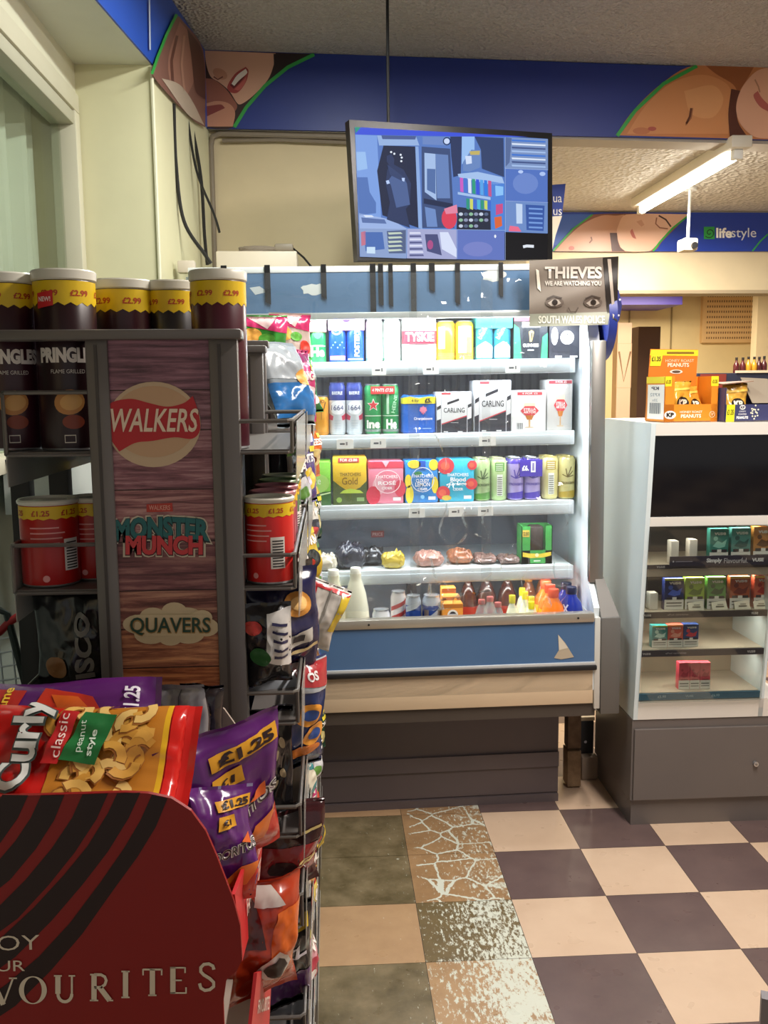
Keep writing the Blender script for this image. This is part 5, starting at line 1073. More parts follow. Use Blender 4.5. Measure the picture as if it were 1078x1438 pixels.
# extra dark uprights seen through the gap on the left
for px in (30, 84):
    p = aty(px, 660, 1.78); b = MB(); b.box(p.x-.018-o1.x, p.x+.018-o1.x, 1.765-o1.y, 1.795-o1.y, 0.05, 1.51, DARKP, .002); b.build('post', S1)
# ---------------------------------------------------------------- tubes on the stand
zT = 1.5165; TG = 'tall crisp tubes on the top tray'
def at_tub(px, Y): return aty(px, 500, Y).x
tub('tall maroon crisp tube farthest left on the top tray', at_tub(14, 1.375), 1.375, zT, .041, .247, '#3a1420', rz=.35, grp=TG)
tub('tall dark crisp tube with white lettering, half hidden by the grey post', at_tub(95, 1.36), 1.36, zT, .042, .249, '#2a1016', rz=.25, grp=TG)
tub('maroon crisp tube with green side panel, rear row behind the top bar', at_tub(176, 1.46), 1.46, zT, .0455, .247, '#35141d', new=False, grp=TG)
tub('black crisp tube, rear row behind the top bar, second from the right', at_tub(245, 1.475), 1.475, zT, .040, .247, '#1d1719', new=False, rz=-.2, grp=TG)
tub('tall maroon crisp tube at the right end of the top tray, beside the post', at_tub(309, 1.345), 1.345, zT, .0385, .247, '#4a1624', rz=-.9, grp=TG)
z2 = 1.3215; TG2 = 'short crisp tubs in the second basket'
tub('short red crisp tub on the left side of the stand, outer one', at_tub(56, 1.36), 1.36, z2, .041, .124, '#b81f1c', '£1.25', False, .5, False, grp=TG2, low=True)
tub('short red crisp tub on the left side, tucked behind the post', at_tub(120, 1.40), 1.40, z2, .036, .122, '#b81f1c', '£1.25', False, .2, False, grp=TG2, low=True)
tub('short red crisp tub on the right of the stand with a barcode to the front', at_tub(372, 1.345), 1.345, z2, .0355, .124, '#cf221f', '£1.25', False, -.15, False, grp=TG2, low=True)
for i, (Y, c, lab) in enumerate(((1.425, '#a8343c', 'short dull red crisp tub directly behind the barcode one'), (1.51, '#8f2f4a', 'short plum crisp tub, third in the line on the right'), (1.6, '#3f6a3a', 'short green crisp tub, fourth in the line on the right'), (1.69, '#4a6a40', 'short green crisp tub, last in the line on the right'))):
    tub(lab, -.0915, Y, z2, .0345, .124, c, '£1.25', False, .3*i, False, grp=TG2, low=True, dark=['#c98a94', '#b0707c', '#7f9a72', '#a8b09a'][i])
# ---------------------------------------------------------------- bags on the stand
BG = 'crisp bags in the near stand'; BG2 = 'crisp bags in the middle stand'; BG3 = 'crisp bags in the farthest stand'
def face(deg): a = math.radians(deg); return (math.cos(a), math.sin(a), 0)   # direction U for a bag whose front looks 90 deg to the right of it
def up(deg, rz, roll=0):   # leaning back by deg
    a = math.radians(rz); N = Vector((math.sin(a), -math.cos(a), 0)); d = math.radians(deg); v = Vector((0, 0, 1))*math.cos(d)-N*math.sin(d)
    return v
def sbag(label, x, y, z, rz, lean, w, h, t, col, art=None, back=None, grp=BG, seed=0, roll=0, **k):
    a = math.radians(rz); U = Vector((math.cos(a), math.sin(a), 0)); N0 = Vector((math.sin(a), -math.cos(a), 0)); d = math.radians(lean); V = Vector((0, 0, 1))*math.cos(d)-N0*math.sin(d)
    if roll: R_ = Matrix.Rotation(math.radians(roll), 3, U.cross(V)); U = R_ @ U; V = R_ @ V
    return bag('crisp_bag', label, 'crisp bag', (x, y, z), U, V, w, h, t, col, art, back, grp, seed, **k)
def rings(b, w, h):
    b.poly([(-w/2, h*.78), (w/2, h*.74), (w/2, h*.98), (-w/2, h*.98)], FO('#b9c0c8')); b.poly([(0, h*.82), (w/2, h*.76), (w/2, h*.97), (0, h*.97)], FO('#b0343a'), 2); b.text('OS', w*.2, h*.88, ht=h*.07, m='#f0e8e8', lay=3, bold=.04)
    for (x, z) in ((w*.14, h*.56), (w*.26, h*.36)): b.poly(ell(x, z, w*.2, h*.1), '#f0a23a', 2); b.poly(ell(x, z, w*.11, h*.05), '#27509c', 3)
    b.poly(ell(w*.1, h*.22, w*.3, h*.05), '#e08030', 2)
sbag('deep blue crisp bag with orange rings hanging in the fourth basket of the near stand', -.085, 1.50, .958, 38, -6, .15, .20, .055, '#1b3268', rings, seed=3)
def dot(b, w, h):
    b.poly(ell(w*.14, h*.72, w*.2, h*.11), '#e8a24a', 2); b.poly(ell(w*.16, h*.73, w*.12, h*.06), '#f2c27a', 3); b.poly([(-w*.1, h*.45), (w*.3, h*.5), (w*.3, h*.38), (0, h*.34)], '#d8d4cc', 2); b.poly(rect(w*.02, h*.39, w*.18, h*.45), '#2b2830', 3); b.stroke([(-w*.3, h*.28), (w*.2, h*.3), (w*.4, h*.34)], .006, '#f0d8a0', 3); b.poly(ell(w*.0, h*.12, w*.3, h*.07), '#d8c8c0', 2)
sbag('navy crisp bag with an orange disc in the third basket of the near stand', -.09, 1.47, 1.125, 34, -4, .15, .19, .06, '#20204c', dot, seed=6)
def silver(b, w, h): b.poly(rect(-w*.5, h*.05, -w*.32, h*.9), FO('#b81e2a'), 1); b.poly(rect(-w*.5, h*.88, w*.5, h*.94), FO('#c23a3e'), 1); b.poly(rect(w*.3, h*.3, w*.5, h*.9), FO('#e0c23a'), 1); b.stroke([(w*.0, h*.05), (w*.02, h*.9)], .004, '#8d8880', 2)
q = aty(440, 905, 1.72); sbag('silver-backed crisp bag with red edge sticking out over the aisle', q.x-.01, 1.72, q.z, 12, 4, .085, .125, .04, '#c4beb6', silver, seed=9, roll=-24)
def ztext(col, s, c2): return lambda b, w, h: (b.poly(rect(-w/2, h*.1, w/2, h*.4), FO(c2)), b.text(s, 0, h*.62, w=w*.7, ht=h*.13, m=col, lay=2, bold=.04), b.poly(rect(w*.1, h*.8, w*.4, h*.92), '#e8c63a', 2))
def zb_(b, w, h): b.poly([(-w*.1, h*.35), (w*.5, h*.2), (w*.5, h*.95), (w*.0, h*.9)], FO('#d9d6d2')); [b.stroke([(w*.08, h*(.4+.1*k)), (w*.4, h*(.36+.1*k))], .004, '#2a2850', 2) for k in range(5)]; b.poly(ell(-w*.2, h*.4, w*.2, h*.1), '#2f6a34', 2); b.poly(ell(-w*.3, h*.75, w*.18, h*.08), '#b8322a', 2)
sbag('black crisp bag with white lettered corner under the red barcode tub', -.10, 1.335, 1.17, 12, -8, .075, .125, .05, '#16151a', zb_, seed=11)
sbag('black crisp bag lying behind in the third basket of the near stand', -.09, 1.62, 1.125, 60, -6, .14, .17, .05, '#1a1a20', ztext('#d8e0c8', 'CRISPS', '#2f6a34'), seed=13)
sbag('dark crisp bag with gold print behind the blue ring bag', -.10, 1.35, .96, 18, -4, .07, .17, .045, '#15141a', lambda b, w, h: [b.poly(ell(w*(-.2+.2*(k % 3)), h*(.2+.1*k), w*.14, h*.03, rot=k), '#a89878', 2) for k in range(7)], seed=15)
def tri(b, w, h): b.poly(rect(-w/2, h*.2, w/2, h*.6), FO('#a01e24'), 1); b.stroke([(w*.1, h*.7), (w*.4, h*.78)], .004, '#f0d890', 2); b.stroke([(w*.1, h*.42), (w*.45, h*.42)], .005, '#f0d890', 2); b.stroke([(w*.1, h*.36), (w*.45, h*.37)], .004, '#f0d890', 2); b.poly(ell(-w*.1, h*.35, w*.2, h*.1), '#3a1216', 2)
sbag('dark maroon crisp bag folded over in the fifth basket of the near stand', -.085, 1.40, .81, 25, -10, .12, .15, .055, '#3d1418', tri, seed=17)
sbag('black crisp bag in the sixth basket of the near stand', -.09, 1.38, .615, 20, -6, .09, .19, .05, '#1d1b20', ztext('#d8d4e0', 'XL', '#5a2a6a'), seed=19)
def pur(b, w, h): b.poly([(-w/2, h*.1), (w/2, h*.3), (w/2, 0), (-w/2, 0)], FO('#d8552a'), 1); b.poly([(-w*.3, h*.66), (w*.4, h*.8), (w*.4, h*.9), (-w*.3, h*.74)], '#e8c63a', 2); b.text('£1.25', w*.02, h*.775, w=w*.5, ht=h*.06, m='#3a2a5a', lay=3, bold=.03, rot=.2); b.stroke([(0, h*.95), (w*.3, h*.9)], .003, '#c8c0e0', 2)
sbag('purple crisp bag with yellow price flash in the seventh basket of the near stand', -.105, 1.44, .43, 22, -2, .11, .20, .05, '#35206e', pur, seed=21)
sbag('black crisp bag with white vertical lettering on the left side of the stand', -.39, 1.39, 1.125, -12, -3, .13, .19, .06, '#141416', lambda b, w, h: (b.text('DISCO', w*.2, h*.45, w=h*.7, ht=w*.2, m='#8f8a84', lay=2, bold=.04, rot=PI/2), b.poly(ell(-w*.16, h*.36, w*.16, h*.09), '#9a6a40', 2)), seed=23)
sbag('dark navy crisp bag at the outer left edge of the stand', -.43, 1.52, 1.125, -30, -4, .13, .17, .055, '#1a1a3e', lambda b, w, h: b.stroke([(-w*.3, h*.7), (-w*.1, h*.78)], .004, '#c8c8e0', 2), seed=25)
sbag('black crisp bag behind the lettered one on the left of the stand', -.385, 1.60, 1.125, -10, -3, .15, .20, .06, '#121215', None, seed=27)
sbag('dark crisp bag in the fourth left basket, below the lettered one', -.395, 1.38, .95, -8, -3, .13, .16, .055, '#17171b', lambda b, w, h: b.stroke([(-w*.3, h*.8), (-w*.1, h*.7)], .004, '#d8d8dc', 2), seed=29)
# rows in the middle and far stands, looking into the aisle
def splash(c1, c2, s):
    def f(b, w, h):
        b.poly(ell(0, h*.34, w*.36, h*.16), FO(c1), 1); b.poly(ell(-w*.1, h*.3, w*.2, h*.08), c2, 2); b.poly([(-w/2, h*.78), (w/2, h*.84), (w/2, h*.95), (-w/2, h*.95)], FO(c2), 1)
        b.text(s, 0, h*.62, w=w*.72, ht=h*.12, m='#f4efe8', lay=3, bold=.04); b.poly(rect(w*.18, h*.7, w*.42, h*.78), '#e8d23a', 2)
    return f
rowA = [('green', '#2f7a36', '#e8a83a', '#7a4a1c', 'CHIPS'), ('pink', '#c83a7a', '#f0d8e0', '#8a2a5a', 'TANGY'), ('black and silver', '#26262c', '#c8c8cc', '#5a8a3a', 'SALT'), ('purple', '#4a2a78', '#e8c83a', '#d8d0e8', 'BITES'), ('red', '#c0262a', '#f0d86a', '#f0e8e0', 'BBQ'), ('yellow', '#d8b82a', '#2a2a2a', '#c03a2a', 'CORN'), ('sky blue', '#3a7ac0', '#e8ecf0', '#2a4a8a', 'SALTED'), ('orange', '#d86a24', '#f0d890', '#6a2a1a', 'CHEESE'), ('white', '#d8d4cc', '#3a3a44', '#b03a3a', 'POPS'), ('dark green', '#1f4a34', '#d8c88a', '#c8a83a', 'ONION')]
tw = ['top', 'second', 'third', 'fourth', 'fifth', 'sixth', 'seventh', 'eighth']
for (st, Ya, Yb, nm, grp, off) in (('middle', 1.90, 2.30, 'middle', BG2, 0), ('farthest', 2.66, 2.96, 'farthest', BG3, 4)):
    for k in range(0, 7):
        for j in range(2):
            if st == 'middle' and k == 0 and j == 0: continue
            if st == 'farthest' and k == 0: continue
            cn, base, c1, c2, s = rowA[(k*2+j+off+(k//3)) % 10]
            y = Ya+.09+(Yb-Ya-.16)*j; zb0 = TIERS[k][0]
            sbag(f'{cn} crisp bag, {"nearer" if j == 0 else "farther"} of two in the {tw[k]} basket of the {nm} stand', -.070+.004*j, y, zb0+.004, 80-14*j, 6, .15, .15 if k > 3 else .175, .045, base, splash(c1, c2, s), grp=grp, seed=31+k*2+j+off)
for k, (cn, base, c1, c2, s_) in zip((3, 4, 5, 6), (('mustard', '#c79a24', '#7a2a1c', '#e8e0d0', 'CHILLI'), ('turquoise', '#2a8a94', '#e8e4d0', '#1c4a5a', 'SEA'), ('burgundy', '#6a1c2e', '#e0a040', '#d8c8b8', 'STEAK'), ('pale pink', '#d89aa4', '#b03a4a', '#f0e8e4', 'PRAWN'))):
    sbag(f'{cn} crisp bag at the far end of the {tw[k]} basket of the near stand', -.072, 1.68, TIERS[k][0]+.004, 74, 5, .15, .15, .045, base, splash(c1, c2, s_), seed=120+k)
def bluesil(b, w, h): b.poly([(-w/2, h*.55), (w*.2, h*.5), (w/2, h*.95), (-w/2, h*.98)], FO('#aab4bc'), 1); b.poly([(-w/2, h*.1), (w/2, h*.1), (w*.3, h*.46), (-w/2, h*.5)], FO('#2f74b8'), 1); b.poly(ell(w*.2, h*.52, w*.2, h*.1), '#e0a040', 2)
sbag('tall blue and silver crisp bag standing in the top basket of the middle stand', -.070, 1.95, 1.522, 60, 17, .15, .185, .055, '#8f9ba4', bluesil, grp=BG2, seed=70)
def crisps(b, w, h):
    for (x, z, r_) in ((-w*.15, h*.5, .2), (w*.12, h*.42, .22), (0, h*.28, .2)): b.poly(ell(x, z, w*r_, h*r_*.6, rot=.5), '#e0a038', 2); b.poly(ell(x, z, w*r_*.7, h*r_*.4, rot=.5), '#efc060', 3)
    b.poly([(-w/2, h*.7), (w/2, h*.78), (w/2, h*.96), (-w/2, h*.96)], FO('#3f9a44'), 1); b.poly(ell(w*.3, h*.2, w*.14, h*.08), '#f0f0e0', 2)
sbag('green crisp bag with golden crisps leaning out of the top basket of the farthest stand', -.075, 2.62, 1.535, 42, 18, .15, .17, .055, '#236b32', crisps, back='#c8c4c0', grp=BG3, seed=72)
def topb(b, w, h): b.poly([(-w/2, h*.88), (w/2, h*.76), (w/2, h*.98), (-w/2, h*.98)], FO('#d03a72'), 1); b.poly([(-w*.3, h*.98), (w*.3, h*.98), (w*.1, h*.82)], FO('#e8c8c8'), 2); b.poly(ell(-w*.2, h*.74, w*.2, h*.09), '#e8a84a', 2); b.poly(ell(w*.1, h*.7, w*.16, h*.06), '#5aa83a', 3); b.poly(ell(-w*.2, h*.4, w*.24, h*.14, rot=.6), '#e8b84a', 2); b.poly(ell(w*.15, h*.3, w*.2, h*.14), '#e0762a', 2); b.poly(ell(w*.3, h*.55, w*.14, h*.1), '#d83a2a', 3)
sbag('green and pink crisp bag sticking up above the far stand, left one', -.20, 2.72, 1.60, 8, -6, .15, .21, .06, '#3f9a3a', topb, grp=BG3, seed=74)
sbag('pink-topped silver crisp bag sticking up above the far stand, right one', -.115, 2.78, 1.60, 22, -4, .13, .22, .05, '#c9b4ac', topb, grp=BG3, seed=76)
# ================================================================ RED FLOOR DISPLAY
fs = thing('floor_display_carton', 'red cardboard floor display with black stripes and white lettering in the foreground', 'display carton', (-.34, 1.05, 0))
fo = Vector(fs.location); RED = mat('#8c0d0d', .45, 0, .04); CARD = mat('#a6978a', .7, 0, .06)
YN, YFa = .9, 1.2
prof = [(-.60, 1.199), (-.213, 1.199), (-.19, 1.197), (-.167, 1.191), (-.148, 1.177), (-.134, 1.155), (-.124, 1.128), (-.115, 1.10), (-.108, 1.078), (-.102, 1.05), (-.101, 1.012), (-.107, 1.0), (-.118, .99), (-.122, .965), (-.122, .94), (-.121, .88), (-.116, .80), (-.110, .76), (-.105, .72), (-.103, .0), (-.60, 0)]
def sidepanel(Y, m1, name, art=None):
    b = MB(); b.prism([(x-fo.x, Y-fo.y, z) for x, z in prof], (0, .005, 0), m1)
    if art: art(b)
    return b.build(name, fs, smooth=False)
def fart(b):
    b.on(lambda u, v, h: aty(u, v, YN)+Vector((0, -h, 0))-fo, None, .0006)
    DK_ = P('#240a0c')
    # stripes: outer arc band family, read off the picture
    def band(l, r): b.poly(l+r[::-1], DK_)
    c = lambda x, y: (x/2.764, 960+y/2.764)
    def bnd(pa, pb): b.poly([c(*p) for p in pa]+[c(*p) for p in pb][::-1], DK_)
    bnd([(590, 430), (545, 530), (480, 640), (390, 770), (270, 930), (150, 1060), (20, 1170), (-120, 1270)], [(650, 445), (605, 555), (535, 670), (440, 800), (320, 970), (200, 1110), (60, 1250), (-120, 1370)])
    bnd([(455, 425), (420, 500), (340, 630), (250, 740), (130, 870), (0, 990), (-120, 1080)], [(545, 422), (500, 520), (420, 650), (320, 780), (200, 920), (60, 1060), (-120, 1190)])
    bnd([(320, 430), (280, 520), (200, 640), (100, 760), (0, 860), (-120, 960)], [(420, 425), (375, 525), (290, 655), (190, 780), (70, 910), (-120, 1050)])
    bnd([(160, 432), (120, 520), (60, 610), (0, 680), (-120, 780)], [(250, 432), (210, 530), (140, 640), (40, 760), (-120, 890)])
    bnd([(10, 430), (-20, 480), (-120, 560)], [(110, 432), (70, 520), (0, 620), (-120, 700)])
    W = '#e2d3be'
    b.text('ENJOY', *c(155, 1010), w=345/2.764, ht=76/2.764, m=W, lay=2, bold=-.005, flip=-1, align='R', rot=-.03); b.text('YOUR', *c(98, 1092), w=235/2.764, ht=42/2.764, m=W, lay=2, bold=.0, flip=-1, align='R', rot=-.02)
    # lettering with thick and thin strokes
    def gl(ch, x, y, w_, h_):
        # x left, y baseline, widths in crop units; y up
        t1, t2 = h_*.2, h_*.058; P_ = lambda u, v: c(x+u*w_, y-v*h_)
        def st(p, q, t): b.stroke([P_(*p), P_(*q)], t/2.764, W, 2)
        def sf(u, v, l=.17): st((u-l, v), (u+l, v), t2)
        if ch == 'V': st((.12, 1), (.54, 0), t1); st((.88, 1), (.54, 0), t2*1.2); sf(.12, 1); sf(.88, 1, .14)
        if ch == 'A': st((.5, 1), (.12, 0), t2*1.2); st((.5, 1), (.86, 0), t1); st((.25, .35), (.7, .35), t2); sf(.12, 0, .13); sf(.88, 0)
        if ch == 'F': st((.25, 0), (.25, 1), t1); st((.1, .98), (.9, .98), t2); st((.9, 1), (.9, .78), t2); st((.25, .5), (.7, .5), t2); sf(.25, 0)
        if ch == 'O':
            o_ = [P_(.5+.5*math.cos(a), .5+.53*math.sin(a)) for a in [k*2*PI/40 for k in range(40)]]; i_ = [P_(.5+.32*math.cos(a), .5+.49*math.sin(a)) for a in [k*2*PI/40 for k in range(40)]]
            T = []
            for k in range(40): l = (k+1) % 40; T += [(o_[k], o_[l], i_[l]), (o_[k], i_[l], i_[k])]
            b.tris(T, P(W), b.h*2)
        if ch == 'U': st((.2, 1), (.2, .3), t1); b.stroke([P_(.2+.3*(1-math.cos(a)), .3-.3*math.sin(a)) for a in [k*PI/10 for k in range(11)]], t1*.6/2.764, W, 2); st((.8, 1), (.8, .3), t2*1.3); sf(.2, .985); sf(.8, .985, .14)
        if ch == 'R': st((.22, 0), (.22, 1), t1); b.stroke([P_(.22, .98), P_(.5, .98), P_(.66, .9), P_(.72, .76), P_(.66, .6), P_(.5, .5), P_(.22, .49)], t1*.55/2.764, W, 2); st((.45, .5), (.86, 0), t1); sf(.22, 0); sf(.2, .985, .14); sf(.9, .0, .1)
        if ch == 'I': st((.5, 0), (.5, 1), t1); sf(.5, 0, .4); sf(.5, .985, .4)
        if ch == 'T': st((.5, 0), (.5, 1), t1); st((.05, .98), (.95, .98), t2*1.2); st((.05, 1), (.05, .76), t2); st((.95, 1), (.95, .76), t2); sf(.5, 0, .2)
        if ch == 'E': st((.22, 0), (.22, 1), t1); st((.08, .98), (.85, .98), t2); st((.85, 1), (.85, .78), t2); st((.22, .5), (.68, .5), t2); st((.08, .02), (.9, .02), t2); st((.9, 0), (.9, .24), t2)
        if ch == 'S': b.stroke([P_(.85, .78), P_(.8, .92), P_(.6, 1), P_(.35, .98), P_(.2, .86), P_(.2, .7), P_(.35, .58), P_(.65, .44), P_(.84, .3), P_(.84, .14), P_(.65, .02), P_(.4, -.01), P_(.2, .08), P_(.14, .26)], t1*.62/2.764, W, 2)
    for ch, x, y, w_ in (('F', -190, 1252, 75), ('A', -120, 1248, 100), ('V', -45, 1243, 110), ('O', 75, 1238, 108), ('U', 208, 1232, 90), ('R', 345, 1227, 95), ('I', 468, 1215, 40), ('T', 552, 1207, 80), ('E', 655, 1200, 75), ('S', 764, 1187, 78)): gl(ch, x, y, w_, 102)
sidepanel(YN, RED, 'side_panel', fart); sidepanel(YFa, CARD, 'side_panel')
b = MB(); b.box(-.60-fo.x, -.594-fo.x, YN+.005-fo.y, YFa-fo.y, 0, 1.195, CARD); b.build('back_panel', fs, smooth=False)
def quad(b, pts, m, d): b.prism([Vector(p)-fo for p in pts], d, m)
b = MB(); l1 = [Vector((-.107, YN+.005, 1.082)), aty(340, 1350, .925), aty(361, 1272, 1.195), aty(372, 1144, 1.195)]
quad(b, l1, mat('#c8262a', .45, 0, .03), (-.004, 0, 0)); b.on(lambda u, v, h: (l1[0]*(1-u)*v+l1[3]*u*v+l1[1]*(1-u)*(1-v)+l1[2]*u*(1-v))+Vector((h, 0, 0))-fo, None, .0008)
b.text('ENJOY YOUR', .62, .74, w=.55, ht=.16, m='#ecd8cc', lay=1, bold=.02); b.text('FAVOURITES', .62, .46, w=.66, ht=.24, m='#ecd8cc', lay=1, bold=.02); b.build('front_lip', fs, smooth=False)
b = MB(); l2 = [aty(361, 1366, .96), aty(352, 1450, .93), aty(378, 1440, 1.195), aty(382, 1358, 1.195)]; quad(b, l2, mat('#c8262a', .45, 0, .03), (-.004, 0, 0))
b.on(lambda u, v, h: (l2[0]*(1-u)*v+l2[3]*u*v+l2[1]*(1-u)*(1-v)+l2[2]*u*(1-v))+Vector((h, 0, 0))-fo, None, .0008); b.text('FAVOURITES', .55, .4, w=.7, ht=.24, m='#ecd8cc', lay=1, bold=.02); b.build('front_lip', fs, smooth=False)
for z in (.915, .60, .30):
    b = MB(); b.box(-.594-fo.x, -.125-fo.x, YN+.006-fo.y, YFa-.001-fo.y, z-.004, z, CARD); b.build('tier_shelf', fs, smooth=False)
# ---- bags lying in it
FG = 'snack bags in the red floor display'
def puffs(b, w, h):
    # u points up in the picture, v points to the left
    R_ = FO('#d9221c'); b.poly(rect(-w/2, h*.05, w/2, h*.10), R_); b.poly(rect(-w/2, h*.105, w/2, h*.125), FO('#e8b428'), 1)
    b.poly(rect(-w/2, h*.125, w/2, h*.50), FO('#c9822c'), 1); rs = random.Random(3)
    for k in range(46):
        u, v, a = rs.uniform(-w*.47, w*.47), rs.uniform(h*.13, h*.50), rs.uniform(0, 6.3)
        cc = ['#e2a94a', '#eabb62', '#d79a3c', '#f0c878'][k % 4]; arc = [(u+.014*math.cos(a+q), v+.014*math.sin(a+q)) for q in (0, .5, 1, 1.5, 2, 2.5)]
        b.stroke(arc, .013, '#a8682a', 2+.09*k); b.stroke([(p[0]+.001, p[1]-.001) for p in arc], .010, cc, 2.4+.09*k)
    b.poly([(w*.06, h*.34), (w*.40, h*.30), (w*.42, h*.42), (w*.08, h*.47)], '#22743a', 8); b.text('peanut', w*.24, h*.405, w=w*.22, ht=.008, m='#dfeedf', lay=9.5, rot=.05); b.text('style', w*.2, h*.365, w=w*.18, ht=.009, m='#dfeedf', lay=9.5, bold=.02)
    b.poly([(w*.05, h*.47), (w*.42, h*.44), (w*.42, h*.5), (w*.05, h*.53)], '#b81e20', 7.5); b.text('classic', w*.24, h*.485, w=w*.3, ht=.010, m='#f0d8d0', lay=9)
    b.text('Curly', w*.18, h*.60, w=w*.68, ht=h*.17, m='#4f5a58', lay=8, bold=.07); b.text('Curly', w*.18, h*.60, w=w*.65, ht=h*.155, m='#e6e8e4', lay=9.5, bold=.03)
    b.poly(ell(w*.26, h*.80, .017), '#e6ea1c', 5); b.stroke(ell(w*.26, h*.80, .013), .0012, '#b0a820', 6, True)
    for k in range(5): b.stroke([(w*(-.2+.14*k), h*.9), (w*(-.1+.14*k), h*.86), (w*(0+.12*k), h*.92)], .006, '#e8862c', 3)
bU = Vector((.06, .62, .66)).normalized(); bV = Vector((-1, .06, .04)).normalized()
q = aty(268, 1090, .985)
bag('crisp_bag', 'red bag of curly peanut puffs with yellow sticker, lying on top of the red display', 'crisp bag', (q.x, .985, q.z-.012), bU, bV, .19, .30, .06, '#cf1f1b', puffs, FO('#bcb8b0'), FG, 91, ml=.007)
def flames(b, w, h):
    b.poly([(w*.05, h*.2), (w*.3, h*.28), (w*.42, h*.5), (w*.25, h*.52), (w*.1, h*.4)], '#c8321c', 2); b.poly([(w*.12, h*.25), (w*.3, h*.34), (w*.34, h*.46), (w*.2, h*.42)], '#e2661f', 3); b.poly([(w*.05, h*.62), (w*.4, h*.58), (w*.42, h*.78), (w*.1, h*.76)], '#b02a20', 2)
    b.text('flame', w*.28, h*.66, w=w*.3, ht=.012, m='#f0c83a', lay=4, bold=.02); b.text('£1.25', w*.28, h*.12, w=w*.25, ht=.018, m='#e8e2f0', lay=3, bold=.03); b.text('DORITOS', w*.36, h*.92, w=w*.4, ht=.02, m='#f0ece8', lay=4, bold=.03)
q = aty(222, 1035, 1.09)
bag('crisp_bag', 'purple bag with red flames lying behind the red puffs bag', 'crisp bag', (q.x, 1.09, q.z), Vector((0, .5, .75)), Vector((-1, .03, .06)), .15, .27, .055, '#5a1f6a', flames, None, FG, 93, ml=.014)
q = aty(262, 1085, 1.13)
bag('crisp_bag', 'plain silver-grey back of a bag standing up inside the red display', 'crisp bag', q, Vector((.9, -.35, .1)), Vector((-.28, .12, 1)), .085, .115, .05, '#8a8688', lambda b, w, h: (b.stroke([(w*.12, h*.05), (w*.14, h*.95)], .0016, '#3a3a3e', 2), b.stroke([(w*.14, h*.6), (w*.3, h*.62)], .0016, '#4a4a4e', 2)), FO('#2a2024'), FG, 95)
q = aty(198, 1020, 1.165)
bag('crisp_bag', 'small dark maroon bag with orange price flash by the back card of the red display', 'crisp bag', q, Vector((.95, -.2, 0)), Vector((.0, .1, 1)), .05, .055, .03, '#3a1620', lambda b, w, h: (b.poly([(-w*.02, h*.2), (w*.5, h*.2), (w*.5, h*.75), (w*.1, h*.75)], '#d89030', 2), b.text('£1', w*.22, h*.48, ht=h*.22, m='#2a1410', lay=3, bold=.04)), None, FG, 97)
q = aty(285, 1055, 1.17)
bag('crisp_bag', 'black bag with gold swirl behind the silver bag in the red display', 'crisp bag', q, Vector((.95, -.2, 0)), Vector((-.25, .1, 1)), .06, .09, .03, '#221a1e', lambda b, w, h: b.stroke([(-w*.2, h*.7), (w*.1, h*.8), (w*.3, h*.6)], .004, '#d8a84a', 2), None, FG, 98)
def dor(b, w, h):
    b.poly([(-w/2, 0), (w/2, 0), (w/2, h*.30), (w*.1, h*.2), (-w/2, h*.26)], FO('#c22a1c'), 1); b.poly([(-w*.1, h*.1), (w*.3, h*.14), (w*.46, h*.34), (w*.2, h*.3)], '#e0762a', 2)
    b.poly([(-w*.15, h*.78), (w*.45, h*.82), (w*.45, h*.92), (-w*.15, h*.87)], '#e8a62a', 2); b.text('£1.25', w*.16, h*.85, w=w*.5, ht=h*.07, m='#2a1418', lay=3, bold=.05, rot=.06)
    b.poly([(-w*.2, h*.62), (w*.12, h*.66), (w*.1, h*.76), (-w*.16, h*.74)], '#e8a62a', 2); b.text('£1', -w*.04, h*.695, w=w*.16, ht=h*.05, m='#2a1418', lay=3, bold=.04)
    b.text('DORITOS', w*.1, h*.45, w=w*.72, ht=h*.1, m='#efeae6', lay=3, bold=.07, rot=.25); b.text('DORITOS', w*.1, h*.45, w=w*.70, ht=h*.09, m='#241418', lay=4, bold=-.0, rot=.25)
    b.poly([(w*.14, h*.52), (w*.3, h*.6), (w*.32, h*.5)], '#e0662a', 5)
q = aty(312, 1215, 1.08)
bag('crisp_bag', 'large purple corn chip bag leaning out of the red display, upper of two', 'crisp bag', q, Vector((.80, .62, .10)), Vector((.17, -.06, 1)), .17, .19, .06, '#5c1f6e', dor, FO('#8d86a8'), FG, 101, ml=.012)
q = aty(312, 1268, .97)
bag('crisp_bag', 'purple corn chip bag low at the front corner of the red display', 'crisp bag', q, Vector((.80, .58, -.2)), Vector((-.30, .12, 1)), .085, .125, .035, '#5c1f6e', dor, FO('#8d86a8'), FG, 103, ml=.012)
def orb(b, w, h):
    b.poly([(-w/2, h*.6), (0, h*.55), (-w*.1, h*.9), (-w/2, h*.95)], FO('#4a1c18'), 1); b.poly([(0, h*.3), (w/2, h*.3), (w/2, h*.8), (w*.1, h*.8)], FO('#d8641e'), 1); b.poly(star(w*.12, h*.38, w*.2, w*.17, 4), '#d8d0c8', 3); b.poly(star(w*.12, h*.38, w*.14, w*.12, 4), '#241414', 4); b.poly([(-w*.1, h*.84), (w*.2, h*.84), (w*.12, h*.96), (-w*.05, h*.97)], FO('#c8c0b8'), 2)
q = aty(357, 1400, 1.06)
bag('crisp_bag', 'orange-red chip bag with white twist top bulging from the lower tier of the red display', 'crisp bag', q, Vector((.85, .5, 0)), Vector((.08, .0, 1)), .12, .155, .07, '#b03a1c', orb, FO('#8a8078'), FG, 105)
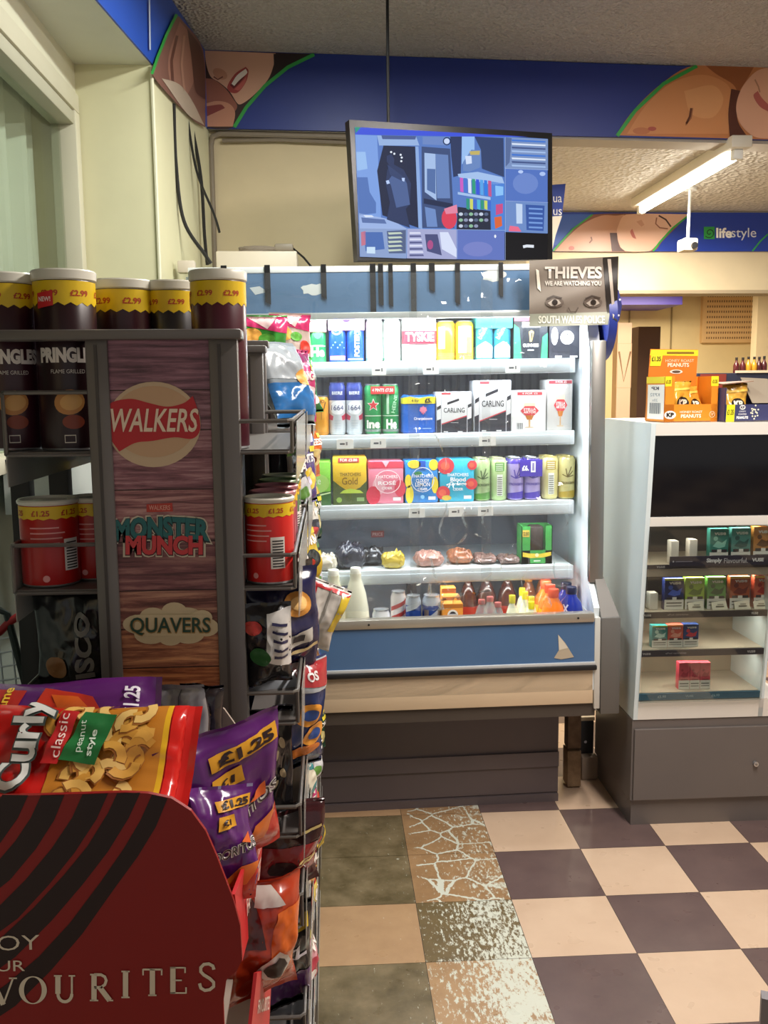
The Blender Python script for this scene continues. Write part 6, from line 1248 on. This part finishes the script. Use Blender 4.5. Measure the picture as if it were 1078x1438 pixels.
# ================================================================ VAPE CABINET
vc = thing('vape_cabinet', 'white shop cabinet with glass shelves, dark screen and grey lockable base', 'cabinet', (1.34, 3.4, 0))
vo = Vector(vc.location)
def yf(z): return 3.158-(z-.405)*.0935
VW = mat('#e6e3dc', .25, 0, .02); VG = mat('#69625f', .4, 0, .05); VSD = mat('#d9e6ea', .22, 0, .02)  # side panels get a bluer white, the chiller's cool light put into their colour
XA, XB = 1.072, 1.64
def vpart(b, name, parent=None, smooth=False): 
    o = b.build(name, parent or vc, smooth, loc=vo); o.location = (0, 0, 0); return o
b = MB(); b.box(XA-.002, 1.60, 3.162, 3.62, .095, .403, VG, .002); b.box(XA+.004, 1.594, 3.168, 3.61, 0, .095, VG); vpart(b, 'base')
b = MB(); b.box(XA+.006, 1.592, 3.152, 3.162, .1, .37, VG, .002); dr = vpart(b, 'door')
q = aty(1060, 1072, 3.15); b = MB(); b.tube([(q.x, 3.153, q.z), (q.x, 3.14, q.z)], .009, ALU, 14); b.tube([(q.x, 3.14, q.z), (q.x, 3.137, q.z)], .004, STEEL, 8); vpart(b, 'lock', dr, True)
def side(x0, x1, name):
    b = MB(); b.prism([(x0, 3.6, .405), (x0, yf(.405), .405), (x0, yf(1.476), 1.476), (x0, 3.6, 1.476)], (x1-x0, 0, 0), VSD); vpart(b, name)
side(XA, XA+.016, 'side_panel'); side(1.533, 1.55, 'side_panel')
def slab_(z0, z1, name, m=VW, back=3.6, x0=XA+.016, x1=XB, off=0):
    b = MB(); b.hexa([(x0, yf(z0)-off, z0), (x1, yf(z0)-off, z0), (x1, back, z0), (x0, back, z0), (x0, yf(z1)-off, z1), (x1, yf(z1)-off, z1), (x1, back, z1), (x0, back, z1)], m); return vpart(b, name)
slab_(.405, .475, 'bottom_rail'); slab_(1.434, 1.476, 'top_panel', off=.001); slab_(1.121, 1.153, 'cross_rail', off=.001)
b = MB(); b.box(XA+.016, XB, 3.58, 3.6, .405, 1.47, mat('#57504c', .6)); b.box(XA+.016, XB, 3.40, 3.41, .475, .80, mat('#a89a84', .6)); b.box(XA+.016, XB, 3.40, 3.41, .80, 1.12, mat('#4d4744', .6)); vpart(b, 'back_panel')
# dark screen
b = MB(); z0, z1 = 1.153, 1.434; b.hexa([(XA+.016, yf(z0)+.006, z0), (XB, yf(z0)+.006, z0), (XB, 3.3, z0), (XA+.016, 3.3, z0), (XA+.016, yf(z1)+.006, z1), (XB, yf(z1)+.006, z1), (XB, 3.3, z1), (XA+.016, 3.3, z1)], mat('#0b0b10', .08, 0, 0, spec=.6)); vpart(b, 'screen')
# shelves with printed edges
def vz(y, x=905): return aty(x, y, 3.1).z
slant = lambda u, v, h: Vector((u, yf(v)-.004-h, v))
NAV = P('#2b2a3a')
def vshelf(zt_, zl, col, texts, lite=None):
    s = slab_(zt_-.012, zt_, 'glass_shelf', mat('#b8ab98', .35), 3.40, XA+.016, 1.533, -.012)
    b = MB(); z0, z1 = zl; b.hexa([(XA+.016, yf(z0), z0), (1.533, yf(z0), z0), (1.533, yf(z0)+.004, z0), (XA+.016, yf(z0)+.004, z0), (XA+.016, yf(z1), z1), (1.533, yf(z1), z1), (1.533, yf(z1)+.004, z1), (XA+.016, yf(z1)+.004, z1)], P(col))
    b.on(lambda u, v, h: Vector((u, yf(v)-h, v))-Vector((0, 0, 0)), None, .0006)
    for (s_, px, ww, hh, m_) in texts: b.text(s_, aty(px, 800, 3.1).x, (z0+z1)/2, w=ww, ht=hh, m=m_, lay=1, bold=.02)
    vpart(b, 'edge_strip', s); return s
def logo(b, x, z): pass
s1 = vshelf(vz(797), (vz(800), vz(794)), '#322e38', [('vuse', 928, .03, .008, '#b8b4b8')])
b = MB(); z0, z1 = vz(796), vz(782); xl = aty(944, 790, 3.07).x
b.hexa([(xl, yf(z0)-.008, z0), (1.533, yf(z0)-.008, z0), (1.533, yf(z0)-.003, z0), (xl, yf(z0)-.003, z0), (xl, yf(z1)-.008, z1), (1.533, yf(z1)-.008, z1), (1.533, yf(z1)-.003, z1), (xl, yf(z1)-.003, z1)], P('#25243c'))
b.on(lambda u, v, h: Vector((u, yf(v)-.008-h, v)), None, .0006); zc_ = (z0+z1)/2
b.text('Simply', aty(1006.5, 790, 3.07).x, zc_, w=.055, ht=.019, m='#e8e6ee', bold=.05); b.text('Flavourful.', aty(1037, 790, 3.07).x, zc_, w=.084, ht=.018, m='#d4d2de'); b.text('VUSE', aty(1068, 790, 3.07).x, zc_+.001, w=.042, ht=.013, m='#eceaf2', bold=.05); b.poly(rect(xl+.02, zc_-.002, xl+.08, zc_+.001), '#8a889c'); b.poly(ell(xl+.012, zc_, .003), '#c8c6d4')
vpart(b, 'header_strip', s1)
b = MB(); z0, z1 = vz(811), vz(800.5); b.hexa([(XA+.016, yf(z0)+.002, z0), (1.533, yf(z0)+.002, z0), (1.533, yf(z0)+.1, z0), (XA+.016, yf(z0)+.1, z0), (XA+.016, yf(z1)+.002, z1), (1.533, yf(z1)+.002, z1), (1.533, yf(z1)+.1, z1), (XA+.016, yf(z1)+.1, z1)], mat('#9c8f80', .4)); vpart(b, 'shelf_edge', s1)
s2 = vshelf(vz(863), (vz(871), vz(862)), '#3b3534', [('vuse', 913, .03, .008, '#b8b4b0'), ('ePod cartridges', 957, .075, .008, '#8c8480'), ('vuse', 1066, .025, .009, '#d8d4d0')])
s3 = vshelf(vz(918), (vz(927), vz(918)), '#2c2a36', [('vuse', 916, .03, .008, '#b8b4b8'), ('ePod cartridges', 958, .075, .008, '#908c98'), ('vuse', 1066, .03, .009, '#d8d4d8')])
s4 = vshelf(vz(981), (vz(990.5), vz(981)), '#2f6d8c', [('£5.99', 942, .03, .01, '#9cc4d4'), ('VUSE', 982, .03, .008, '#7fb0c4'), ('£6.99', 1020, .03, .01, '#9cc4d4')])
b = MB(); GLS = clearmat('cabinet_glass', '#f2f6f4', .02, .02); z0, z1 = .475, 1.121
b.hexa([(XA+.016, yf(z0)-.014, z0), (1.533, yf(z0)-.014, z0), (1.533, yf(z0)-.011, z0), (XA+.016, yf(z0)-.011, z0), (XA+.016, yf(z1)-.014, z1), (1.533, yf(z1)-.014, z1), (1.533, yf(z1)-.011, z1), (XA+.016, yf(z1)-.011, z1)], GLS); vpart(b, 'glass_front')
# ---- packets
VP = 'vape packets in the cabinet'
def packet(label, px0, px1, py0, py1, col, col2, zsurf, dark=None, slim=False, wht=.33):
    Y = yf(zsurf)+.035; x0, x1 = aty(px0, 800, Y).x, aty(px1, 800, Y).x; w = x1-x0; h = aty((px0+px1)/2, py0, Y).z-zsurf; h = max(.04, h); cx = (x0+x1)/2
    b = MB(); b.box(-w/2, w/2, 0, .03, 0, h, P(col), .001); b.on(front(0, 0, 0), None, .0005)
    b.poly(rect(-w/2, 0, w/2, h*wht), '#eae6de'); b.poly(rect(-w*.4, h*.2, w*.4, h*.24), '#6a6660', 2); b.poly(rect(-w*.4, h*.11, w*.4, h*.14), '#7a7670', 2)
    b.poly([(-w*.35, h*.5), (-w*.1, h*.66), (w*.15, h*.6), (w*.4, h*.7), (w*.3, h*.48), (0, h*.44)], col2, 2); b.poly(ell(-w*.2, h*.72, w*.12, w*.12), col2, 2)
    if not slim:
        b.text('vuse', w*.03, h*.86, w=w*.62, ht=h*.08, m='#f4f2f0', lay=3, bold=.03)
        b.poly(rect(-w*.4, h*wht, -w*.12, h*(wht+.08)), '#2c2a30', 3); b.poly(rect(w*.14, h*wht, w*.42, h*(wht+.08)), '#2c2a30', 3); b.poly(rect(-w*.1, h*wht, w*.12, h*(wht+.08)), '#f0ece6', 3)
        if dark: b.poly(rect(-w/2, h*.94, w/2, h), dark, 2)
    else: b.text('vuse', 0, h*.37, w=w*.7, ht=h*.05, m='#8a1c28', lay=3, bold=.05)
    o = b.build('vape_packet'); o.location = (cx, Y, zsurf+.001); return tag(o, label, 'vape packet', VP)
Z1, Z2, Z3, Z4 = vz(797), vz(863), vz(918), vz(981)
packet('deep teal vape packet, first packet on the top cabinet shelf', 995, 1021, 743, 0, '#2f7f74', '#8fd0c0', Z1)
packet('grey-teal vape packet, second packet on the top cabinet shelf', 1025, 1052, 742, 0, '#4a8a84', '#2c5a58', Z1)
packet('orange-brown vape packet at the right of the top cabinet shelf', 1056, 1083, 740, 0, '#c0803c', '#6a4424', Z1)
packet('navy blue vape packet with lime top edge on the second cabinet shelf', 934, 961, 813, 0, '#1d2c66', '#4a6ad8', Z2, '#c8d84a')
packet('lime yellow vape packet on the second cabinet shelf', 963, 990, 812, 0, '#9cc03a', '#5a7a24', Z2, '#dce84a')
packet('leaf green vape packet on the second cabinet shelf', 994, 1020, 811, 0, '#5aa04a', '#2f5a2c', Z2, '#c8d84a')
packet('red-brown vape packet on the second cabinet shelf', 1026, 1054, 810, 0, '#b0522c', '#7a2a1c', Z2, '#e8c03a')
packet('bright red vape packet at the right of the second cabinet shelf', 1060, 1085, 809, 0, '#d86a4c', '#b02a24', Z2, '#e8c03a')
packet('teal green vape packet of the three on the third cabinet shelf', 918, 940, 879, 0, '#2f8a8a', '#bfe8e0', Z3, '#d8d83a')
packet('coral red vape packet of the three on the third cabinet shelf', 940.5, 962, 878, 0, '#e0604c', '#f0a08a', Z3, '#e8b83a')
packet('navy and red vape packet of the three on the third cabinet shelf', 962.5, 984, 877, 0, '#26407c', '#d83a4c', Z3)
for i, (a, c, l) in enumerate(((958, 973.5, 'left'), (974, 988, 'middle'), (988.5, 1003, 'right'))):
    packet(f'slim pinkish red vape box, {l} of the three on the bottom cabinet shelf', a, c, 931, 0, '#d8485a', '#b02a40', Z4, slim=True, wht=.34)
for (a, c, t_, zz, l) in ((941, 952, 760, Z1, 'plain white spacer block nearest the left on the top cabinet shelf'), (967, 978, 758, Z1, 'plain white spacer block beside the teal packet on the top cabinet shelf'), (913.5, 925, 833, Z2, 'plain white spacer block left of the navy packet')):
    Y = yf(zz)+.04; x0, x1 = aty(a, 800, Y).x, aty(c, 800, Y).x; h = aty(a, t_, Y).z-zz; b = MB(); b.box(x0, x1, Y, Y+.04, zz+.001, zz+h, mat('#e4ddd4', .4), .002); o = b.build('spacer_block', loc=((x0+x1)/2, Y+.02, zz+.001)); tag(o, l, 'block', 'white spacer blocks')
for (a, c, l) in ((967, 989, 'lime yellow'), (1000, 1022, 'leaf green'), (1032, 1054, 'red-brown'), (1059, 1078, 'bright red')):
    Y = yf(Z2)+.018; x0, x1 = aty(a, 850, Y).x, aty(c, 850, Y).x; b = MB(); b.prism([(x0, Y, Z2+.001), (x1, Y, Z2+.001), (x1-.004, Y+.012, Z2+.032), (x0, Y+.012, Z2+.026)], (0, .001, 0), P('#e6dcc8')); b.on(front((x0+x1)/2, Y+.004, Z2+.015), None, .002); b.poly(rect(-.015, -.004, .015, 0), '#8a8274'); b.poly(rect(-.01, .004, .012, .007), '#9a9284')
    o = b.build('price_ticket', smooth=False, loc=((x0+x1)/2, Y, Z2+.001)); tag(o, f'folded cream price ticket before the {l} vape packet', 'price ticket', 'price tickets')
# ---- peanut boxes on top
ZV = 1.477
def peanut_box(name, label, px, Y, rz, w, d, h, col, side_art, front_art, cut):
    q = aty(px, 590, Y); t = thing(name, label, 'snack carton', (q.x, Y, ZV), rz); M = P(col); IN = mat('#9a8c78', .7); th = .003
    b = MB(); x0, x1, z0 = cut
    b.box(0, w, 0, d, 0, th, IN); b.box(0, th, 0, d, 0, h, M); b.box(w-th, w, 0, d, 0, h, M); b.box(0, w, d-th, d, 0, h, M)
    b.box(0, w, 0, th, 0, z0, M); b.box(0, x0, 0, th, 0, h, M); 
    if x1 < w: b.box(x1, w, 0, th, 0, h, M)
    b.on(front(0, 0, 0), None, .0006); front_art(b, w, h)
    if side_art: b.on(lambda u, v, hh: Vector((-hh, u, v)), None, .0006); side_art(b, d, h)
    b.build('carton_body', t, smooth=False); return t
def fa(b, w, h):
    b.poly(rect(0, h*.78, w*.12, h*.995), '#f0dc2a'); b.text('£1.35', w*.06, h*.88, w=w*.09, ht=h*.08, m='#3a3010', lay=2, bold=.03); b.poly(rect(w*.86, h*.78, w, h*.995), '#f0dc2a'); b.text('£1.35', w*.93, h*.88, w=w*.09, ht=h*.08, m='#3a3010', lay=2, bold=.03)
    b.poly(ell(w*.11, h*.16, w*.11, h*.09), '#f6f0e6'); b.text('KP', w*.11, h*.16, w=w*.14, ht=h*.1, m='#1c1814', lay=2, bold=.06); b.text('HONEY ROAST', w*.5, h*.22, w=w*.42, ht=h*.05, m='#fbe9d0', bold=.02); b.text('PEANUTS', w*.5, h*.13, w=w*.38, ht=h*.08, m='#fdf0dc', bold=.03); b.stroke(ell(w*.9, h*.16, w*.05, h*.065), .0015, '#f4dcb8', 1, True); b.text('V', w*.9, h*.16, ht=h*.07, m='#f4dcb8')
def sa(b, d, h):
    b.poly(rect(d*.02, h*.85, d*.98, h*.995), '#f0dc2a'); b.poly(rect(d*.02, h*.06, d*.9, h*.82), '#f2efe8'); b.text('KP', d*.5, h*.74, w=d*.4, ht=h*.07, m='#2a2a4a', lay=2, bold=.03); b.text('KP32', d*.5, h*.6, w=d*.5, ht=h*.07, m='#7a8a94', lay=2); b.text('20x', d*.5, h*.48, w=d*.3, ht=h*.06, m='#9aa4ac', lay=2)
    for k in range(11): b.poly(rect(d*(.2+.055*k), h*.18, d*(.2+.055*k+.022+.012*(k % 2)), h*.42), '#4a5a6a', 2)
pb = peanut_box('peanut_carton', 'orange open-fronted carton of peanuts with barcode side, on the white cabinet', 932, 3.10, math.radians(9), .20, .13, .155, '#e58a24', sa, fa, (.036, .175, .06))
def gold(letters): return lambda b, w, h: (b.poly(ell(w*.05, h*.42, w*.3, h*.16), '#1c1814', 1), b.text('KP', w*.05, h*.42, w=w*.4, ht=h*.18, m='#f4e8d0', lay=3, bold=.06), b.stroke([(-w*.5, h*.75), (w*.5, h*.8)], .008, '#f0c85a', 2))
R9 = Matrix.Rotation(math.radians(9), 3, 'Z'); pbl = Vector(pb.location)
def inb(x, y, z): return pbl+R9 @ Vector((x, y, z))
KG = 'peanut bags on the cabinet'
bag('peanut_bag', 'gold peanut bag with black lettering inside the orange carton, left one', 'peanut bag', inb(.085, .05, .006), R9 @ Vector((1, 0, 0)), Vector((0, .1, 1)), .095, .135, .035, '#d9a038', gold('KP'), None, KG, 201)
bag('peanut_bag', 'gold peanut bag lying slanted at the right inside the orange carton', 'peanut bag', inb(.15, .06, .006), R9 @ Vector((1, .1, .1)), Vector((-.1, .25, 1)), .08, .12, .04, '#cf9434', gold('KP'), None, KG, 203)
# lid standing up behind
b = MB(); A = [aty(907, 530, 3.24), aty(975, 530, 3.24), aty(980, 491, 3.24), aty(913, 490, 3.24)]
A = [Vector((A[0].x, 3.24, ZV+.002)), Vector((A[1].x, 3.24, ZV+.002)), A[2], A[3]]; b.prism(A, (0, .003, 0), P('#d9781f')); b.on(lambda u, v, h: aty(u, v, 3.24)+Vector((0, -h, 0)), None, .0006)
b.poly([(914, 491), (980, 491.5), (980, 500), (912, 499)], '#f0d42a'); b.poly(rect(936, 494, 974, 497), '#8a6a1a', 2); b.poly([(914, 499), (930, 499), (927, 514), (912, 514)], '#f2e02a', 2); b.text('£1.35', 921, 504, w=13, ht=7, m='#3a3010', lay=3, bold=.03, flip=-1); b.text('HONEY ROAST', 954, 506.5, w=40, ht=4, m='#f6d8b0', lay=2, flip=-1); b.text('PEANUTS', 952, 512.5, w=30, ht=5.5, m='#fbe8cc', lay=2, bold=.03, flip=-1); b.poly(ell(949, 522, 9, 3), '#e8dcc8', 2); b.poly(ell(949, 522, 6, 1.8), '#5a4a3a', 3)
o = b.build('header_card', smooth=False, loc=((A[0].x+A[1].x)/2, 3.24, ZV+.002)); tag(o, 'orange header card with yellow strip standing behind the orange peanut carton', 'header card')
def fb_(b, w, h):
    b.poly([(w*.02, h*.0), (w*.16, 0), (w*.17, h*.5), (w*.03, h*.5)], '#f0e62a'); b.text('£1.35', w*.095, h*.28, w=w*.11, ht=h*.16, m='#3a3a10', lay=2, bold=.03); b.poly(ell(w*.30, h*.42, w*.05, h*.07), '#f0eee8'); b.text('KP', w*.30, h*.42, w=w*.07, ht=h*.07, m='#2a2a4a', lay=2, bold=.05); b.text('CRISPY', w*.3, h*.3, w=w*.12, ht=h*.04, m='#d8d8e0', bold=.02); b.text('COATED', w*.3, h*.22, w=w*.14, ht=h*.05, m='#d8d8e0', bold=.02); b.text('PEANUTS', w*.3, h*.12, w=w*.2, ht=h*.08, m='#f4f4f6', bold=.04)
    for k in range(14): a = k*2.4; b.poly(ell(w*.50+w*.075*math.cos(a)*(.4+.6*(k % 3)/2), h*.28+h*.2*math.sin(a)*(.4+.6*(k % 3)/2), w*.014), '#e8e4c8')
pb2 = peanut_box('peanut_carton', 'navy blue peanut carton with yellow price tag, on the cabinet near the picture edge', 1017, 3.09, math.radians(4), .21, .13, .115, '#3a3d66', None, fb_, (.0, .209, .058))
pl2 = Vector(pb2.location)
b = MB(); b.prism([(.105, .012, .062), (.205, .012, .062), (.205, .10, .145), (.105, .10, .15)], (0, .003, 0), mat('#8d8170', .7)); b.prism([(0, .02, .125), (.11, .02, .135), (.11, .12, .135), (0, .12, .13)], (0, 0, .003), mat('#8a6a54', .7)); b.build('flap', pb2, smooth=False)
bag('peanut_bag', 'gold peanut bag with black eye-shaped logo in the navy carton', 'peanut bag', pl2+Vector((.055, .05, .006)), Vector((1, .05, 0)), Vector((0, .05, 1)), .09, .125, .03, '#dba640', gold('KP'), None, KG, 205)
# ---- back counter with bottles
b = MB(); zC = aty(1000, 524, 5.2).z; xC = aty(978, 524, 5.2).x
b.box(xC, 3.6, 5.2, 5.5, 0, zC, mat('#23283e', .5), .004); b.box(xC+.02, xC+.17, 5.195, 5.2, zC-.1, zC-.005, P('#7a3028')); b.box(aty(1034, 520, 5.19).x, 3.6, 5.19, 5.21, zC, zC+.014, mat('#d8c8b0', .5)); o = b.build('back_counter', smooth=False, loc=(3.0, 5.35, 0)); tag(o, 'dark navy counter unit in the far room carrying small bottles', 'counter')
for i, (px, pt, col, lab) in enumerate(((1034, 502, '#5a1f24', 'first dark red bottle from the left on the far counter'), (1043, 502, '#5a1f24', 'second dark red bottle from the left on the far counter'), (1051, 501, '#d89a2c', 'amber bottle, left of two on the far counter'), (1059, 501, '#d89a2c', 'amber bottle, right of two on the far counter'), (1066, 501, '#4a1a20', 'dark red bottle just right of the amber ones on the far counter'), (1073, 500, '#4a1a20', 'dark red bottle at the picture edge on the far counter'))):
    bottle('spirit_bottle', lab, 'bottle', px, pt, .017, [(.9, 0), (1, .04), (1, .55), (.85, .68), (.4, .84), (.36, 1)], col, '#1e1818', 5.26, .16, grp='bottles on the far counter', zfoot=zC, capr=.42)
# ---- grey corner in the near right, wire trolley on the left
A = aty(1069, 1402, 1.62); b = MB(); b.prism([(A.x, 1.62, 0), (A.x+.4, 1.42, 0), (A.x+.41, 1.445, 0), (A.x+.01, 1.645, 0)], (0, 0, A.z), mat('#77757a', .45)); o = b.build('counter_end', smooth=False, loc=(A.x+.2, 1.53, 0)); tag(o, 'grey board end of a counter just entering at the lower right corner', 'counter')
tr = thing('shopping_trolley', 'wire shopping trolley with red handle parked behind the left side of the stand', 'trolley', (-.72, 2.0, 0)); to = Vector(tr.location)
Yt = 2.0; T_ = lambda x, y, Y=Yt: aty(x, y, Y)-to
b = MB(); b.tube([T_(-30, 905), T_(0, 887), T_(14, 873), T_(26, 865), T_(35, 868), T_(42, 880)], .009, mat('#b0242a', .35), 10); b.build('handle', tr)
GRN = mat('#3c4442', .35, .7)
def zr(z): return z
b = MB(); p1, p2 = T_(10, 862), T_(46, 1000); b.tube([T_(-30, 858), T_(0, 857), p1, p2, T_(52, 1030)], .008, GRN, 8); b.tube([T_(38, 880), T_(52, 1010)], .005, GRN, 6)
for s_ in (0, -.26): b.tube([Vector((T_(52, 1030).x+s_, 0, T_(52, 1030).z)), Vector((T_(52, 1030).x+s_, .02, .09))], .009, GRN, 8)
b.tube([Vector((T_(52, 1030).x, 0, T_(52, 1030).z)), Vector((T_(52, 1030).x-.26, 0, T_(52, 1030).z))], .008, GRN, 8); b.build('frame', tr)
b = MB()
for k in range(7):
    y = 895+k*19; b.tube([T_(-60, y+12), T_(14+k*5, y)], .0022, ALU, 5)
for k in range(4): b.tube([T_(-40+k*18, 880), T_(-25+k*18, 1020)], .002, ALU, 5)
b.build('wire_side', tr)
for s_ in (0, -.26):
    b = MB(); x = T_(52, 1030).x+s_; b.tube([(x-.012, .02, .05), (x+.012, .02, .05)], .05, BLACK, 20); b.build('wheel', tr)
# papers on the window sill
b = MB(); b.box(-.80, -.66, 2.3, 2.62, 1.30, 1.43, mat('#cfd6d2', .6)); b.box(-.815, -.655, 2.29, 2.64, 1.43, 1.436, mat('#3a4248', .6)); o = b.build('sill_magazine_rack', smooth=False, loc=(-.73, 2.46, 1.3)); o['label'] = 'pale shelf ledge with dark papers below the window'; o['category'] = 'ledge'
# ================================================================ LIGHT
w = bpy.data.worlds.new('world'); SC.world = w; w.use_nodes = True
bg = w.node_tree.nodes['Background']; bg.inputs[0].default_value = hexc('#f6f3f0'); bg.inputs[1].default_value = .23
def area(name, loc, rot, sx, sy, power, col):
    l = bpy.data.lights.new(name, 'AREA'); l.shape = 'RECTANGLE'; l.size = sx; l.size_y = sy; l.energy = power; l.color = hexc(col)[:3]
    o = bpy.data.objects.new(name, l); COL.objects.link(o); o.location = loc; o.rotation_euler = rot; return o
area('tube_glow', (1.74, 4.62, 2.53), (0, 0, 0), .06, 1.2, 42, '#fff4e4')
area('canopy_glow', (.25, 3.385, 1.845), (math.radians(-14), 0, 0), 1.3, .04, 6.5, '#eef6ff')
for z_ in SH[:3]: area('shelf_fill', (.24, 3.43, z_-.037), (math.radians(-8), 0, 0), 1.25, .012, 2.0, '#f2f8ff')  # fill lamps added under the upper shelves to brighten the packs
area('shelf_fill', (.24, 3.43, SH[3]-.037), (0, 0, 0), 1.25, .012, 1.6, '#fff6ea')  # one more added fill lamp, for the well
area('shop_tube', (1.3, 1.7, 2.88), (0, 0, 0), .12, 1.5, 58, '#fdf3ea')
area('back_room_tube', (2.5, 7.0, 2.35), (0, 0, 0), .8, .5, 36, '#ffefd2')
for z_, y_ in ((1.115, 3.12), (.93, 3.14), (.785, 3.15), (.64, 3.17)): area('cabinet_fill', (1.3, y_+.03, z_), (0, 0, 0), .4, .01, .35, '#fff4e4')  # fill lamps added inside the cabinet to brighten its bays
area('window_bay_tube', (.1, 2.6, 2.9), (0, 0, 0), .1, .8, 17, '#f8fbf2')
vs = SC.view_settings
vs.view_transform = 'Standard'; vs.look = 'None'; vs.exposure = 0.6; vs.gamma = 1; vs.use_curve_mapping = False
SC.cycles.max_bounces = 8; SC.cycles.transparent_max_bounces = 16; SC.cycles.caustics_reflective = False; SC.cycles.caustics_refractive = False
try: SC.cycles.use_denoising = True
except Exception: pass
SC.cycles.sample_clamp_indirect = 6
